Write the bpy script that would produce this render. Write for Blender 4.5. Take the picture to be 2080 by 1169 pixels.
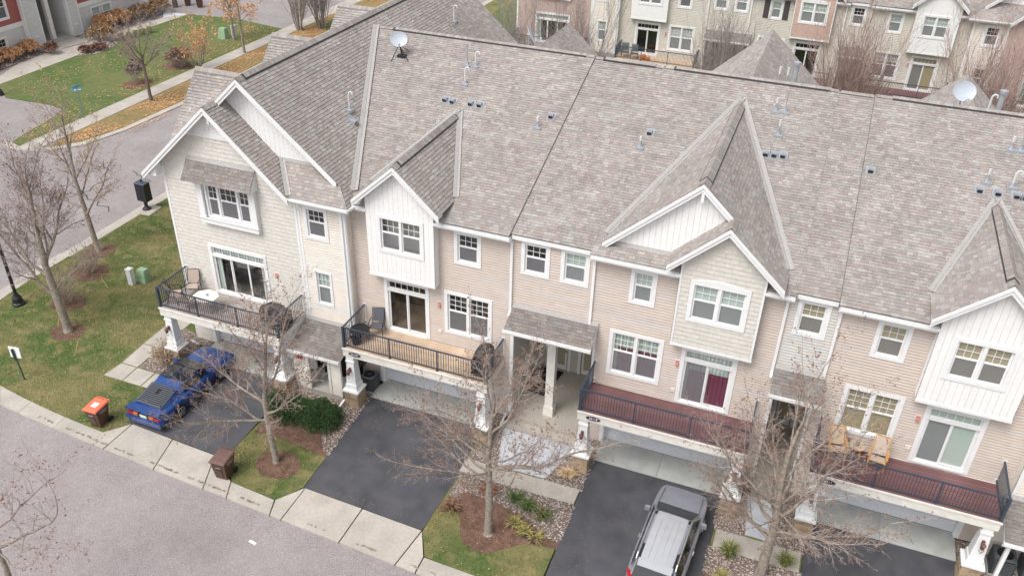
import bpy, math, random
from mathutils import Vector, Matrix
from mathutils.geometry import tessellate_polygon
import numpy as np

# ------------------------------------------------------------------ camera, world, sun, exposure
scene = bpy.context.scene
for o in list(bpy.data.objects): bpy.data.objects.remove(o)
COL = scene.collection
YAW, PIT, ROLL, FPX = math.radians(-20.06733), math.radians(32.38045), math.radians(1.67969), 1740.7
def cam_axes():
    cy, sy, cp, sp = math.cos(YAW), math.sin(YAW), math.cos(PIT), math.sin(PIT)
    f = Vector((sy*cp, cy*cp, -sp)); r = Vector((cy, -sy, 0)); u = r.cross(f)
    return r*math.cos(ROLL)+u*math.sin(ROLL), u*math.cos(ROLL)-r*math.sin(ROLL), f
_r, _u, _f = cam_axes()
cam = bpy.data.objects.new('camera', bpy.data.cameras.new('camera')); COL.objects.link(cam)
cam.matrix_world = Matrix(((_r.x,_u.x,-_f.x,0),(_r.y,_u.y,-_f.y,-26.0),(_r.z,_u.z,-_f.z,23.93),(0,0,0,1)))
cam.data.sensor_width = 36; cam.data.lens = FPX/2080*36
cam.data.clip_start = .5; cam.data.clip_end = 800
scene.camera = cam
SUN_EL, SUN_AZ = math.radians(58), math.radians(205)      # azimuth measured clockwise from +Y
world = bpy.data.worlds.new('World'); scene.world = world; world.use_nodes = True
nt = world.node_tree; nt.nodes.clear()
sky = nt.nodes.new('ShaderNodeTexSky'); sky.sky_type = 'NISHITA'; sky.sun_disc = False
sky.sun_elevation = SUN_EL; sky.sun_rotation = SUN_AZ
sky.air_density = 1.0; sky.dust_density = 3.0; sky.ozone_density = 1.0
hs = nt.nodes.new('ShaderNodeHueSaturation'); hs.inputs['Saturation'].default_value = .22
bg = nt.nodes.new('ShaderNodeBackground'); bg.inputs['Strength'].default_value = .15
wo = nt.nodes.new('ShaderNodeOutputWorld')
nt.links.new(sky.outputs[0], hs.inputs['Color']); nt.links.new(hs.outputs[0], bg.inputs[0]); nt.links.new(bg.outputs[0], wo.inputs[0])
sun = bpy.data.objects.new('sun', bpy.data.lights.new('sun', 'SUN')); COL.objects.link(sun)
sun.data.energy = 1.5; sun.data.angle = math.radians(30); sun.data.color = (1, .965, .93)
sd = Vector((math.sin(SUN_AZ)*math.cos(SUN_EL), math.cos(SUN_AZ)*math.cos(SUN_EL), math.sin(SUN_EL)))
sun.rotation_euler = sd.to_track_quat('Z', 'Y').to_euler(); sun.location = (0, -30, 60)
scene.view_settings.view_transform = 'Standard'; scene.view_settings.look = 'None'
scene.view_settings.exposure = .55; scene.view_settings.gamma = 1; scene.view_settings.use_curve_mapping = False
scene.render.engine = 'CYCLES'; scene.cycles.max_bounces = 5; scene.cycles.transparent_max_bounces = 10

# ------------------------------------------------------------------ materials
def srgb(r, g, b):
    f = lambda c: (c/255/12.92) if c/255 <= .04045 else ((c/255+.055)/1.055)**2.4
    return (f(r), f(g), f(b), 1)
def mat(name, col, rough=.8, noise=None, amt=.15, col2=None, bump=0, bscale=None, metal=0, attr=False, spec=.5, detail=4, coat=0, objrand=0, extra=None):
    """procedural material: base colour (or the per-piece colour attribute) varied by noise in object space"""
    m = bpy.data.materials.new(name); m.use_nodes = True; n = m.node_tree.nodes; l = m.node_tree.links
    p = n['Principled BSDF']; p.inputs['Roughness'].default_value = rough; p.inputs['Metallic'].default_value = metal
    p.inputs['Specular IOR Level'].default_value = spec
    if coat: p.inputs['Coat Weight'].default_value = coat; p.inputs['Coat Roughness'].default_value = .04
    tc = n.new('ShaderNodeTexCoord')
    if attr:
        a = n.new('ShaderNodeAttribute'); a.attribute_name = 'Col'; src = a.outputs['Color']
    else:
        a = n.new('ShaderNodeRGB'); a.outputs[0].default_value = col; src = a.outputs[0]
    for (sc, am, c2, dt) in ([(noise, amt, col2, detail)] if noise else []) + (extra or []):
        t = n.new('ShaderNodeTexNoise'); t.inputs['Scale'].default_value = sc; t.inputs['Detail'].default_value = dt
        l.new(tc.outputs['Object'], t.inputs['Vector'])
        r = n.new('ShaderNodeMapRange'); r.inputs[1].default_value = .35; r.inputs[2].default_value = .65
        l.new(t.outputs[0], r.inputs[0])
        mx = n.new('ShaderNodeMix'); mx.data_type = 'RGBA'
        if c2 is not None:
            r.inputs[3].default_value = 0; r.inputs[4].default_value = am
            l.new(r.outputs[0], mx.inputs[0]); l.new(src, mx.inputs[6]); mx.inputs[7].default_value = c2
        else:
            r.inputs[3].default_value = 1-am; r.inputs[4].default_value = 1+am
            mx.blend_type = 'MULTIPLY'; mx.inputs[0].default_value = 1
            l.new(src, mx.inputs[6]); l.new(r.outputs[0], mx.inputs[7])
        src = mx.outputs[2]
    if objrand:
        oi = n.new('ShaderNodeObjectInfo'); r = n.new('ShaderNodeMapRange'); r.inputs[3].default_value = 1-objrand; r.inputs[4].default_value = 1+objrand
        l.new(oi.outputs['Random'], r.inputs[0]); mx = n.new('ShaderNodeMix'); mx.data_type = 'RGBA'; mx.blend_type = 'MULTIPLY'; mx.inputs[0].default_value = 1
        l.new(src, mx.inputs[6]); l.new(r.outputs[0], mx.inputs[7]); src = mx.outputs[2]
    l.new(src, p.inputs['Base Color'])
    if bump:
        t = n.new('ShaderNodeTexNoise'); t.inputs['Scale'].default_value = bscale or 60; t.inputs['Detail'].default_value = 3
        l.new(tc.outputs['Object'], t.inputs['Vector'])
        b = n.new('ShaderNodeBump'); b.inputs['Strength'].default_value = bump; b.inputs['Distance'].default_value = .02
        l.new(t.outputs[0], b.inputs['Height']); l.new(b.outputs[0], p.inputs['Normal'])
    return m
M = {}
M['shingle'] = mat('asphalt_shingle', (.3,.28,.27,1), .95, 26, .22, attr=True, bump=.35, bscale=90, extra=[(.55, .07, None, 2)], spec=.2)
M['ridge_dark'] = mat('vent_dark', (.05,.048,.05,1), .8)
M['seam'] = mat('step_shadow_edge', (.135,.125,.118,1), .8)  # roof step edge: its shadow line is put into this dark colour
M['flash'] = mat('valley_flashing', (.365,.345,.33,1), .6, 12, .08, metal=0)
M['tan'] = mat('siding_tan', (.56,.47,.40,1), .7, 3, .04, attr=True)
M['greige'] = mat('siding_greige', (.53,.49,.44,1), .7, 3, .04, attr=True)
M['cream'] = mat('siding_cream', (.70,.645,.57,1), .7, 3, .04, attr=True)
M['beige'] = mat('siding_shake_beige', (.62,.58,.52,1), .75, 5, .06, attr=True)
M['pinkshake'] = mat('siding_shake_pink', (.5,.35,.3,1), .75, 5, .06, attr=True)
M['olive'] = mat('siding_olive', (.56,.53,.46,1), .7, 3, .04, attr=True)
M['palegrey'] = mat('siding_pale_grey', (.50,.485,.455,1), .7, 3, .04, attr=True)
LAPC = {'siding_tan':(.55,.472,.415),'siding_greige':(.53,.49,.44),'siding_cream':(.70,.645,.57),'siding_olive':(.56,.53,.46),'siding_pale_grey':(.54,.52,.48),'siding_far_grey':(.60,.585,.56),'white_board':(.74,.735,.72)}
M['red'] = mat('siding_shake_red', (.36,.11,.10,1), .75, 5, .06, attr=True)
M['farsiding'] = mat('siding_far_grey', (.6,.585,.56,1), .7, 3, .04, attr=True)
M['board'] = mat('white_board', (.80,.795,.78,1), .6, 8, .03, objrand=.015)
M['white'] = mat('white_trim', (.765,.765,.76,1), .5, 6, .03)
M['offwhite'] = mat('cream_trim', (.70,.675,.62,1), .55, 5, .06)
M['garage'] = mat('garage_door_white', (.66,.68,.72,1), .45, 5, .03)
M['rail'] = mat('railing_slate', (.05,.068,.098,1), .45, metal=.2)
M['black'] = mat('black_plastic', (.018,.018,.022,1), .45, 9, .3)
M['cloth_black'] = mat('black_cover', (.02,.02,.024,1), .55, 6, .5, bump=.5, bscale=14)
M['cedar'] = mat('deck_cedar', (.50,.375,.27,1), .75, 7, .22, col2=None, objrand=.13, extra=[(40, .1, None, 3)])
M['maroon'] = mat('deck_maroon', (.165,.082,.082,1), .6, 6, .18, objrand=.10)
M['greydeck'] = mat('deck_grey', (.36,.31,.29,1), .8, 7, .2, objrand=.12)
M['stone'] = mat('stone_veneer', (.36,.27,.18,1), .9, 9, .3, objrand=.25, bump=.6, bscale=22)
M['conc'] = mat('concrete_light', (.425,.39,.345,1), .9, 1.3, .10, objrand=.05, extra=[(45,.10,None,3),(9,.07,None,4),(2.6,.25,(.27,.235,.20,1),6)], bump=.2, bscale=80)
M['concg'] = mat('concrete_grey', (.40,.41,.39,1), .9, 1.5, .10, objrand=.04, extra=[(45,.06,None,3)], bump=.15, bscale=80)
M['slabblue'] = mat('concrete_bluish', (.50,.52,.56,1), .85, 1.8, .07, extra=[(40,.06,None,3)])
M['drive'] = mat('asphalt_sealed', (.050,.051,.062,1), .75, .9, .25, extra=[(60,.2,None,3),(1.6,.35,(.12,.115,.115,1),6),(.5,.3,(.085,.083,.09,1),4)], bump=.25, bscale=140)
M['road'] = mat('asphalt_street', (.278,.248,.246,1), .95, .35, .08, extra=[(22,.18,None,2),(55,.32,None,1),(2.2,.05,None,5)], bump=.6, bscale=60)
M['dust'] = mat('driveway_dust', (.11,.104,.10,1), .95, 8, .25)
M['crack'] = mat('crack_sealant', (.05,.05,.055,1), .7)
M['stain'] = mat('gutter_dirt', (.23,.195,.16,1), .95, 14, .4)
M['soil'] = mat('soil', (.12,.085,.06,1), 1, 5, .3, bump=.5)
M['mulch'] = mat('bark_mulch', (.15,.085,.060,1), 1, 30, .5, extra=[(4,.25,None,3)], bump=1, bscale=45)
M['bedding'] = mat('gravel_bed', (.16,.12,.10,1), 1, 24, .5, bump=1, bscale=40)
M['pebble'] = mat('pebbles', (.4,.35,.3,1), .8, attr=True, noise=20, amt=.15)
M['bark'] = mat('tree_bark', (.27,.225,.19,1), .95, 9, .35, bump=1, bscale=26, extra=[(2.5,.2,(.30,.29,.20,1),3)])
M['bark_dark'] = mat('tree_bark_dark', (.15,.115,.095,1), .95, 9, .3, bump=.8, bscale=26)
M['twig'] = mat('twigs', (.32,.265,.235,1), .9, 5, .3)
M['twig_grey'] = mat('twigs_grey', (.30,.255,.24,1), .9, 5, .3)
M['twig_red'] = mat('twigs_reddish', (.36,.255,.225,1), .9, 3, .3)
M['leaf'] = mat('leaves', (.3,.2,.1,1), .8, attr=True, noise=8, amt=.2)
M['tyre'] = mat('tyre_rubber', (.012,.012,.013,1), .75)
M['rim'] = mat('alloy_rim', (.62,.62,.64,1), .25, metal=.9)
M['blue'] = mat('car_paint_blue', (.007,.058,.245,1), .28, 3, .05, metal=.3, coat=1)
M['suv'] = mat('car_paint_grey', (.27,.275,.32,1), .3, 3, .05, metal=.25, coat=1)
M['silver'] = mat('roof_panel_silver', (.47,.48,.51,1), .35, 3, .04, metal=.3, coat=.6)
M['carglass'] = mat('car_glass', (.012,.014,.016,1), .06, spec=.8)
M['redlight'] = mat('tail_light_red', (.42,.012,.018,1), .2, coat=.5)
M['amber'] = mat('tail_light_amber', (.6,.20,.03,1), .25)
M['louver'] = mat('louver_grey', (.10,.105,.125,1), .45)
M['chrome'] = mat('chrome_trim', (.7,.7,.72,1), .2, metal=.9)
M['plate'] = mat('licence_plate', (.6,.66,.55,1), .5, 30, .3)
M['brown'] = mat('bin_brown', (.085,.042,.030,1), .45, 5, .15)
M['coral'] = mat('bin_lid_coral', (.80,.17,.095,1), .4, 5, .06)
M['brownlid'] = mat('bin_lid_brown', (.17,.10,.082,1), .4, 6, .12)
M['print'] = mat('printed_white', (.8,.8,.84,1), .6)
M['ink'] = mat('printed_ink', (.05,.05,.09,1), .6)
M['plaque'] = mat('plaque_dark', (.03,.025,.035,1), .4)
M['ac'] = mat('ac_unit_grey', (.10,.11,.12,1), .5, 8, .1)
M['galv'] = mat('galvanised_vent', (.40,.42,.45,1), .45, 8, .1, metal=.4)
M['pvc'] = mat('pvc_white', (.60,.60,.59,1), .45)
M['utility'] = mat('utility_green', (.27,.40,.25,1), .6, 5, .08)
M['utility_white'] = mat('utility_grey', (.62,.64,.62,1), .6, 5, .06)
M['bush'] = mat('boxwood', (.03,.06,.022,1), .8, attr=True, noise=6, amt=.2)
M['salmon'] = mat('alarm_salmon', (.55,.24,.20,1), .5)
M['copper'] = mat('lantern_copper', (.16,.07,.055,1), .45, 8, .2)
M['teak'] = mat('teak', (.50,.27,.08,1), .6, 12, .15)
M['wicker'] = mat('woven_seat', (.46,.35,.24,1), .8, 60, .2)
M['tabletop'] = mat('resin_table', (.74,.69,.62,1), .5, 6, .04)
M['mesh_tan'] = mat('mesh_fabric_tan', (.45,.36,.30,1), .8, 60, .1)
M['mesh_grey'] = mat('mesh_fabric_grey', (.10,.105,.12,1), .7, 60, .1)
M['mat_black'] = mat('door_mat', (.014,.010,.012,1), .95, 20, .3)
M['door'] = mat('entry_door', (.40,.35,.26,1), .5, 3, .05)
M['signblue'] = mat('street_sign_blue', (.12,.35,.42,1), .4)
M['pole'] = mat('galvanised_pole', (.20,.25,.27,1), .5, metal=.4)
M['signpost'] = mat('sign_post_green', (.03,.06,.055,1), .6)
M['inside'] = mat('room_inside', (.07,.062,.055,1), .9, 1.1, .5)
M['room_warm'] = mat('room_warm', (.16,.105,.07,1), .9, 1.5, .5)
M['shutter'] = mat('shutter_dark', (.07,.055,.055,1), .6)
M['pumpkin'] = mat('pumpkin', (.6,.2,.05,1), .6, 8, .1)
M['dish'] = mat('dish_grey', (.44,.48,.53,1), .45)
M['terracotta'] = mat('terracotta', (.33,.16,.10,1), .8)
def stripe(name, c1, c2, scale, axis=2):
    m = bpy.data.materials.new(name); m.use_nodes = True; n = m.node_tree.nodes; l = m.node_tree.links
    p = n['Principled BSDF']; p.inputs['Roughness'].default_value = .8
    tc = n.new('ShaderNodeTexCoord'); w = n.new('ShaderNodeTexWave'); w.bands_direction = 'XYZ'[axis]; w.inputs['Scale'].default_value = scale
    w.inputs['Distortion'].default_value = .4 if axis != 2 else .0; w.inputs['Detail'].default_value = 1
    l.new(tc.outputs['Object'], w.inputs['Vector']); mx = n.new('ShaderNodeMix'); mx.data_type = 'RGBA'
    l.new(w.outputs[0], mx.inputs[0]); mx.inputs[6].default_value = c1; mx.inputs[7].default_value = c2
    l.new(mx.outputs[2], p.inputs['Base Color']); return m
M['blind_tan'] = stripe('blind_tan', (.36,.28,.17,1), (.60,.49,.33,1), 6)
M['blind_green'] = stripe('blind_green', (.48,.54,.49,1), (.66,.72,.67,1), 6)
M['blind_white'] = stripe('blind_white', (.5,.5,.5,1), (.75,.75,.75,1), 6)
M['sheer'] = stripe('sheer_curtain', (.46,.52,.47,1), (.74,.78,.74,1), 2.2, 0)
M['wine'] = stripe('wine_curtain', (.14,.022,.06,1), (.22,.035,.085,1), 2.0, 0)
M['wood_blind'] = stripe('vertical_blind_brown', (.16,.075,.02,1), (.33,.18,.06,1), 3.0, 0)
M['gold'] = mat('curtain_gold', (.30,.26,.12,1), .8, 8, .2)
def glass(name, tint, rough=.02, k=.10):
    m = bpy.data.materials.new(name); m.use_nodes = True; n = m.node_tree.nodes; l = m.node_tree.links; n.clear()
    t = n.new('ShaderNodeBsdfTransparent'); t.inputs[0].default_value = tint
    g = n.new('ShaderNodeBsdfGlossy'); g.inputs['Roughness'].default_value = rough; g.inputs['Color'].default_value = (.9,.95,1,1)
    f0 = n.new('ShaderNodeLayerWeight'); f1 = n.new('ShaderNodeMath'); f1.operation = 'POWER'; f1.inputs[1].default_value = 4; l.new(f0.outputs['Facing'], f1.inputs[0])
    f = n.new('ShaderNodeMath'); f.operation = 'MULTIPLY'; f.inputs[1].default_value = .7; l.new(f1.outputs[0], f.inputs[0])
    a = n.new('ShaderNodeMath'); a.operation = 'ADD'; a.inputs[1].default_value = k
    x = n.new('ShaderNodeMixShader'); o = n.new('ShaderNodeOutputMaterial')
    l.new(f.outputs[0], a.inputs[0]); l.new(a.outputs[0], x.inputs[0]); l.new(t.outputs[0], x.inputs[1]); l.new(g.outputs[0], x.inputs[2]); l.new(x.outputs[0], o.inputs[0])
    return m
M['glass'] = glass('window_glass', (.86,.90,.885,1))
def screen():
    m = bpy.data.materials.new('insect_screen'); m.use_nodes = True; n = m.node_tree.nodes; l = m.node_tree.links; n.clear()
    t = n.new('ShaderNodeBsdfTransparent'); d = n.new('ShaderNodeBsdfDiffuse'); d.inputs[0].default_value = (.25,.25,.262,1)
    x = n.new('ShaderNodeMixShader'); x.inputs[0].default_value = .55; o = n.new('ShaderNodeOutputMaterial')
    l.new(t.outputs[0], x.inputs[1]); l.new(d.outputs[0], x.inputs[2]); l.new(x.outputs[0], o.inputs[0]); return m
M['screen'] = screen()
def grass_mat(name, c1, c2, c3):
    m = bpy.data.materials.new(name); m.use_nodes = True; n = m.node_tree.nodes; l = m.node_tree.links
    p = n['Principled BSDF']; p.inputs['Roughness'].default_value = 1; p.inputs['Specular IOR Level'].default_value = .1
    tc = n.new('ShaderNodeTexCoord'); src = None
    a = n.new('ShaderNodeRGB'); a.outputs[0].default_value = c1; src = a.outputs[0]
    for sc, am, c, lo, hi, dt in ((.42, .9, c2, .44, .60, 6), (1.7, .65, c3, .48, .66, 6), (.16, .35, c3, .5, .62, 4), (9, .5, c2, .5, .7, 4), (60, .45, (.035,.055,.015,1), .48, .72, 2)):
        t = n.new('ShaderNodeTexNoise'); t.inputs['Scale'].default_value = sc; t.inputs['Detail'].default_value = dt
        l.new(tc.outputs['Object'], t.inputs['Vector'])
        r = n.new('ShaderNodeMapRange'); r.inputs[1].default_value = lo; r.inputs[2].default_value = hi; r.inputs[4].default_value = am
        l.new(t.outputs[0], r.inputs[0]); mx = n.new('ShaderNodeMix'); mx.data_type = 'RGBA'
        l.new(r.outputs[0], mx.inputs[0]); l.new(src, mx.inputs[6]); mx.inputs[7].default_value = c; src = mx.outputs[2]
    l.new(src, p.inputs['Base Color'])
    b = n.new('ShaderNodeBump'); b.inputs['Strength'].default_value = .8; b.inputs['Distance'].default_value = .04
    t = n.new('ShaderNodeTexNoise'); t.inputs['Scale'].default_value = 45; l.new(tc.outputs['Object'], t.inputs['Vector'])
    l.new(t.outputs[0], b.inputs['Height']); l.new(b.outputs[0], p.inputs['Normal'])
    return m
M['grass'] = grass_mat('lawn_green', (.098,.145,.046,1), (.215,.198,.088,1), (.32,.26,.13,1))
M['worn'] = mat('worn_grass', (.26,.21,.09,1), 1, 20, .4)
M['grass_far'] = grass_mat('lawn_far_green', (.095,.148,.050,1), (.150,.178,.070,1), (.22,.20,.095,1))
M['grass_leafy'] = grass_mat('verge_leafy', (.27,.21,.10,1), (.36,.23,.11,1), (.17,.165,.07,1))

# ------------------------------------------------------------------ building blocks
ORG = {}
def setp(o, label=None, cat=None, group=None, kind=None):
    if label: o['label'] = label
    if cat: o['category'] = cat
    if group: o['group'] = group
    if kind: o['kind'] = kind
    return o
def thing(name, loc, label=None, cat=None, group=None, kind=None, rz=0, local=False):
    o = bpy.data.objects.new(name, None); COL.objects.link(o); o.location = loc; o.rotation_euler = (0,0,rz)
    o.empty_display_size = .2
    ORG[o.name] = (0,0,0) if (local or rz) else tuple(loc)
    return setp(o, label, cat, group, kind)
def V3(p): return Vector(p)
class MB:
    def __init__(s): s.V=[]; s.F=[]; s.C=[]; s.hascol=False
    def poly(s, pts, col=None):
        n=len(s.V); s.V.extend(tuple(p) for p in pts); s.F.append(tuple(range(n,n+len(pts)))); s.C.append(col or (1,1,1))
        if col: s.hascol=True
        return s
    def hexa(s, P, col=None):          # P: 8 points, bottom 0-3 ccw, top 4-7
        n=len(s.V); s.V.extend(tuple(p) for p in P)
        for f in ((0,3,2,1),(4,5,6,7),(0,1,5,4),(1,2,6,5),(2,3,7,6),(3,0,4,7)):
            s.F.append(tuple(n+i for i in f)); s.C.append(col or (1,1,1))
        if col: s.hascol=True
        return s
    def box(s, x0,y0,z0,x1,y1,z1, col=None):
        x0,x1=min(x0,x1),max(x0,x1); y0,y1=min(y0,y1),max(y0,y1); z0,z1=min(z0,z1),max(z0,z1)
        return s.hexa([(x0,y0,z0),(x1,y0,z0),(x1,y1,z0),(x0,y1,z0),(x0,y0,z1),(x1,y0,z1),(x1,y1,z1),(x0,y1,z1)],col)
    def fbox(s, fr, u0,u1,z0,z1,d0,d1, col=None):
        O,U,N=fr; P=lambda u,z,d:(O[0]+U[0]*u+N[0]*d, O[1]+U[1]*u+N[1]*d, O[2]+z)
        return s.hexa([P(u0,z0,d0),P(u0,z0,d1),P(u1,z0,d1),P(u1,z0,d0),P(u0,z1,d0),P(u0,z1,d1),P(u1,z1,d1),P(u1,z1,d0)],col)
    def bar(s, a, b, w, h=None, up=(0,0,1), col=None):
        a=V3(a); b=V3(b); h=h or w; d=(b-a).normalized(); up=V3(up)
        if abs(d.dot(up))>.99: up=Vector((0,1,0))
        r=d.cross(up).normalized()*w/2; t=r.cross(d).normalized()*h/2
        return s.hexa([a-r-t,a+r-t,b+r-t,b-r-t,a-r+t,a+r+t,b+r+t,b-r+t],col)
    def tube(s, pts, rad, n=6, cap=True, col=None):
        pts=[V3(p) for p in pts]; base=len(s.V); prev=None
        for i,p in enumerate(pts):
            d=(pts[min(i+1,len(pts)-1)]-pts[max(i-1,0)])
            d=d.normalized() if d.length>1e-9 else Vector((0,0,1))
            if prev is None:
                r=d.cross(Vector((0,0,1)) if abs(d.z)<.9 else Vector((1,0,0))).normalized()
            else:
                r=(prev-d*prev.dot(d)); r=r.normalized() if r.length>1e-6 else prev
            prev=r; t=d.cross(r); R=rad[i] if hasattr(rad,'__len__') else rad
            for k in range(n):
                a=2*math.pi*k/n; q=p+r*(math.cos(a)*R)+t*(math.sin(a)*R); s.V.append((q.x,q.y,q.z))
        for i in range(len(pts)-1):
            for k in range(n):
                k2=(k+1)%n; s.F.append((base+i*n+k,base+i*n+k2,base+(i+1)*n+k2,base+(i+1)*n+k)); s.C.append(col or (1,1,1))
        if cap:
            s.F.append(tuple(base+k for k in reversed(range(n)))); s.C.append(col or (1,1,1))
            m=base+(len(pts)-1)*n; s.F.append(tuple(m+k for k in range(n))); s.C.append(col or (1,1,1))
        if col: s.hascol=True
        return s
    def lathe(s, c, prof, n=12, col=None):
        base=len(s.V)
        for r,z in prof:
            for k in range(n):
                a=2*math.pi*k/n; s.V.append((c[0]+r*math.cos(a),c[1]+r*math.sin(a),c[2]+z))
        for i in range(len(prof)-1):
            for k in range(n):
                k2=(k+1)%n; s.F.append((base+i*n+k,base+i*n+k2,base+(i+1)*n+k2,base+(i+1)*n+k)); s.C.append(col or (1,1,1))
        s.F.append(tuple(base+k for k in reversed(range(n)))); s.C.append(col or (1,1,1))
        m=base+(len(prof)-1)*n; s.F.append(tuple(m+k for k in range(n))); s.C.append(col or (1,1,1))
        return s
    def prism(s, pts, z0, z1, col=None):       # closed plan outline extruded up
        n=len(pts); s.poly([(x,y,z1) for x,y in pts],col); s.poly([(x,y,z0) for x,y in reversed(pts)],col)
        for i in range(n):
            a,b=pts[i],pts[(i+1)%n]; s.poly([(a[0],a[1],z0),(b[0],b[1],z0),(b[0],b[1],z1),(a[0],a[1],z1)],col)
        return s
    def mesh(s, name, m, org=(0,0,0)):
        me=bpy.data.meshes.new(name); V=np.array(s.V,dtype=float).reshape(-1,3)-np.array(org)
        me.from_pydata(V.tolist(),[],s.F)
        if m: me.materials.append(m)
        if s.hascol:
            at=me.color_attributes.new('Col','FLOAT_COLOR','CORNER')
            cnt=np.array([len(f) for f in s.F]); c=np.repeat(np.array([(*c[:3],1.0) for c in s.C]),cnt,axis=0)
            at.data.foreach_set('color',c.ravel())
        return me
    def build(s, name, m, parent=None, smooth=False, kind=None, label=None, cat=None, group=None, org=None):
        o_=org if org is not None else (ORG.get(parent.name,(0,0,0)) if parent else (0,0,0))
        me=s.mesh(name,m,o_)
        if smooth: me.polygons.foreach_set('use_smooth',[True]*len(me.polygons))
        o=bpy.data.objects.new(name,me); COL.objects.link(o)
        if parent: o.parent=parent; ORG[o.name]=ORG.get(parent.name,(0,0,0))
        else:
            o.location=o_; ORG[o.name]=o_
        return setp(o,label,cat,group,kind)
def inst(me, name, parent, loc, rot=None, scale=None, mtx=None):
    o=bpy.data.objects.new(name,me); COL.objects.link(o)
    if parent: o.parent=parent; g=ORG.get(parent.name,(0,0,0)); ORG[o.name]=g
    else: g=(0,0,0)
    if mtx is not None:
        mm=mtx.copy(); mm.translation=mm.translation-V3(g); o.matrix_local=mm if parent else mm
        if not parent: o.matrix_world=mm
    else:
        o.location=(loc[0]-g[0],loc[1]-g[1],loc[2]-g[2])
        if rot: o.rotation_euler=rot
        if scale: o.scale=scale
    return o
def copy_tree(o, loc=None, rz=None, parent=None):
    c=o.copy(); COL.objects.link(c)
    if parent: c.parent=parent
    if loc is not None: c.location=loc
    if rz is not None: c.rotation_euler=(0,0,rz)
    for ch in list(o.children): copy_tree(ch,parent=c)
    return c
def clip_halfplane(P, a, b, c):   # keep a*x+b*y+c>=0
    out=[]
    for i in range(len(P)):
        p,q=P[i],P[(i+1)%len(P)]; fp=a*p[0]+b*p[1]+c; fq=a*q[0]+b*q[1]+c
        if fp>=0: out.append(p)
        if (fp>=0)!=(fq>=0):
            t=fp/(fp-fq); out.append((p[0]+t*(q[0]-p[0]),p[1]+t*(q[1]-p[1])))
    return out
def clip_convex(P, H):
    for (a,b,c) in H:
        P=clip_halfplane(P,a,b,c)
        if len(P)<3: return []
    return P
def halfplanes(poly):
    A=sum(poly[i][0]*poly[(i+1)%len(poly)][1]-poly[(i+1)%len(poly)][0]*poly[i][1] for i in range(len(poly)))
    if A<0: poly=list(reversed(poly))
    H=[]
    for i in range(len(poly)):
        p,q=poly[i],poly[(i+1)%len(poly)]; dx,dy=q[0]-p[0],q[1]-p[1]; L=math.hypot(dx,dy)
        if L<1e-6: continue
        H.append((-dy/L,dx/L,(dy*p[0]-dx*p[1])/L))
    return H
SH_COLS=[(.325,.300,.280),(.305,.278,.258),(.285,.262,.246),(.318,.275,.255),(.300,.256,.238),(.365,.342,.322),(.295,.276,.262),(.312,.270,.252),(.345,.325,.308),(.330,.308,.285),(.27,.245,.23),(.338,.305,.282)]
SH_COLS=[(a*1.015,b*1.005,c*1.0) for a,b,c in SH_COLS]
SHM=[]
for i,c in enumerate(SH_COLS[:6]):
    SHM.append(mat('shingle_piece_%s'%'abcdef'[i], (*c,1), .95, 26, .22, bump=.35, bscale=90, spec=.2))
CAMP=Vector((0,-26,23.93))
PIECES={}          # root name -> list of (dist, matrix) of the shingles nearest the eye
_b=MB(); _b.hexa([(0,0,0),(1,0,0),(1,1,-.6),(0,1,-.6),(0,0,1),(1,0,1),(1,1,0),(0,1,0)])
SHMESH=[_b.mesh('shingle',m) for m in SHM]
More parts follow.
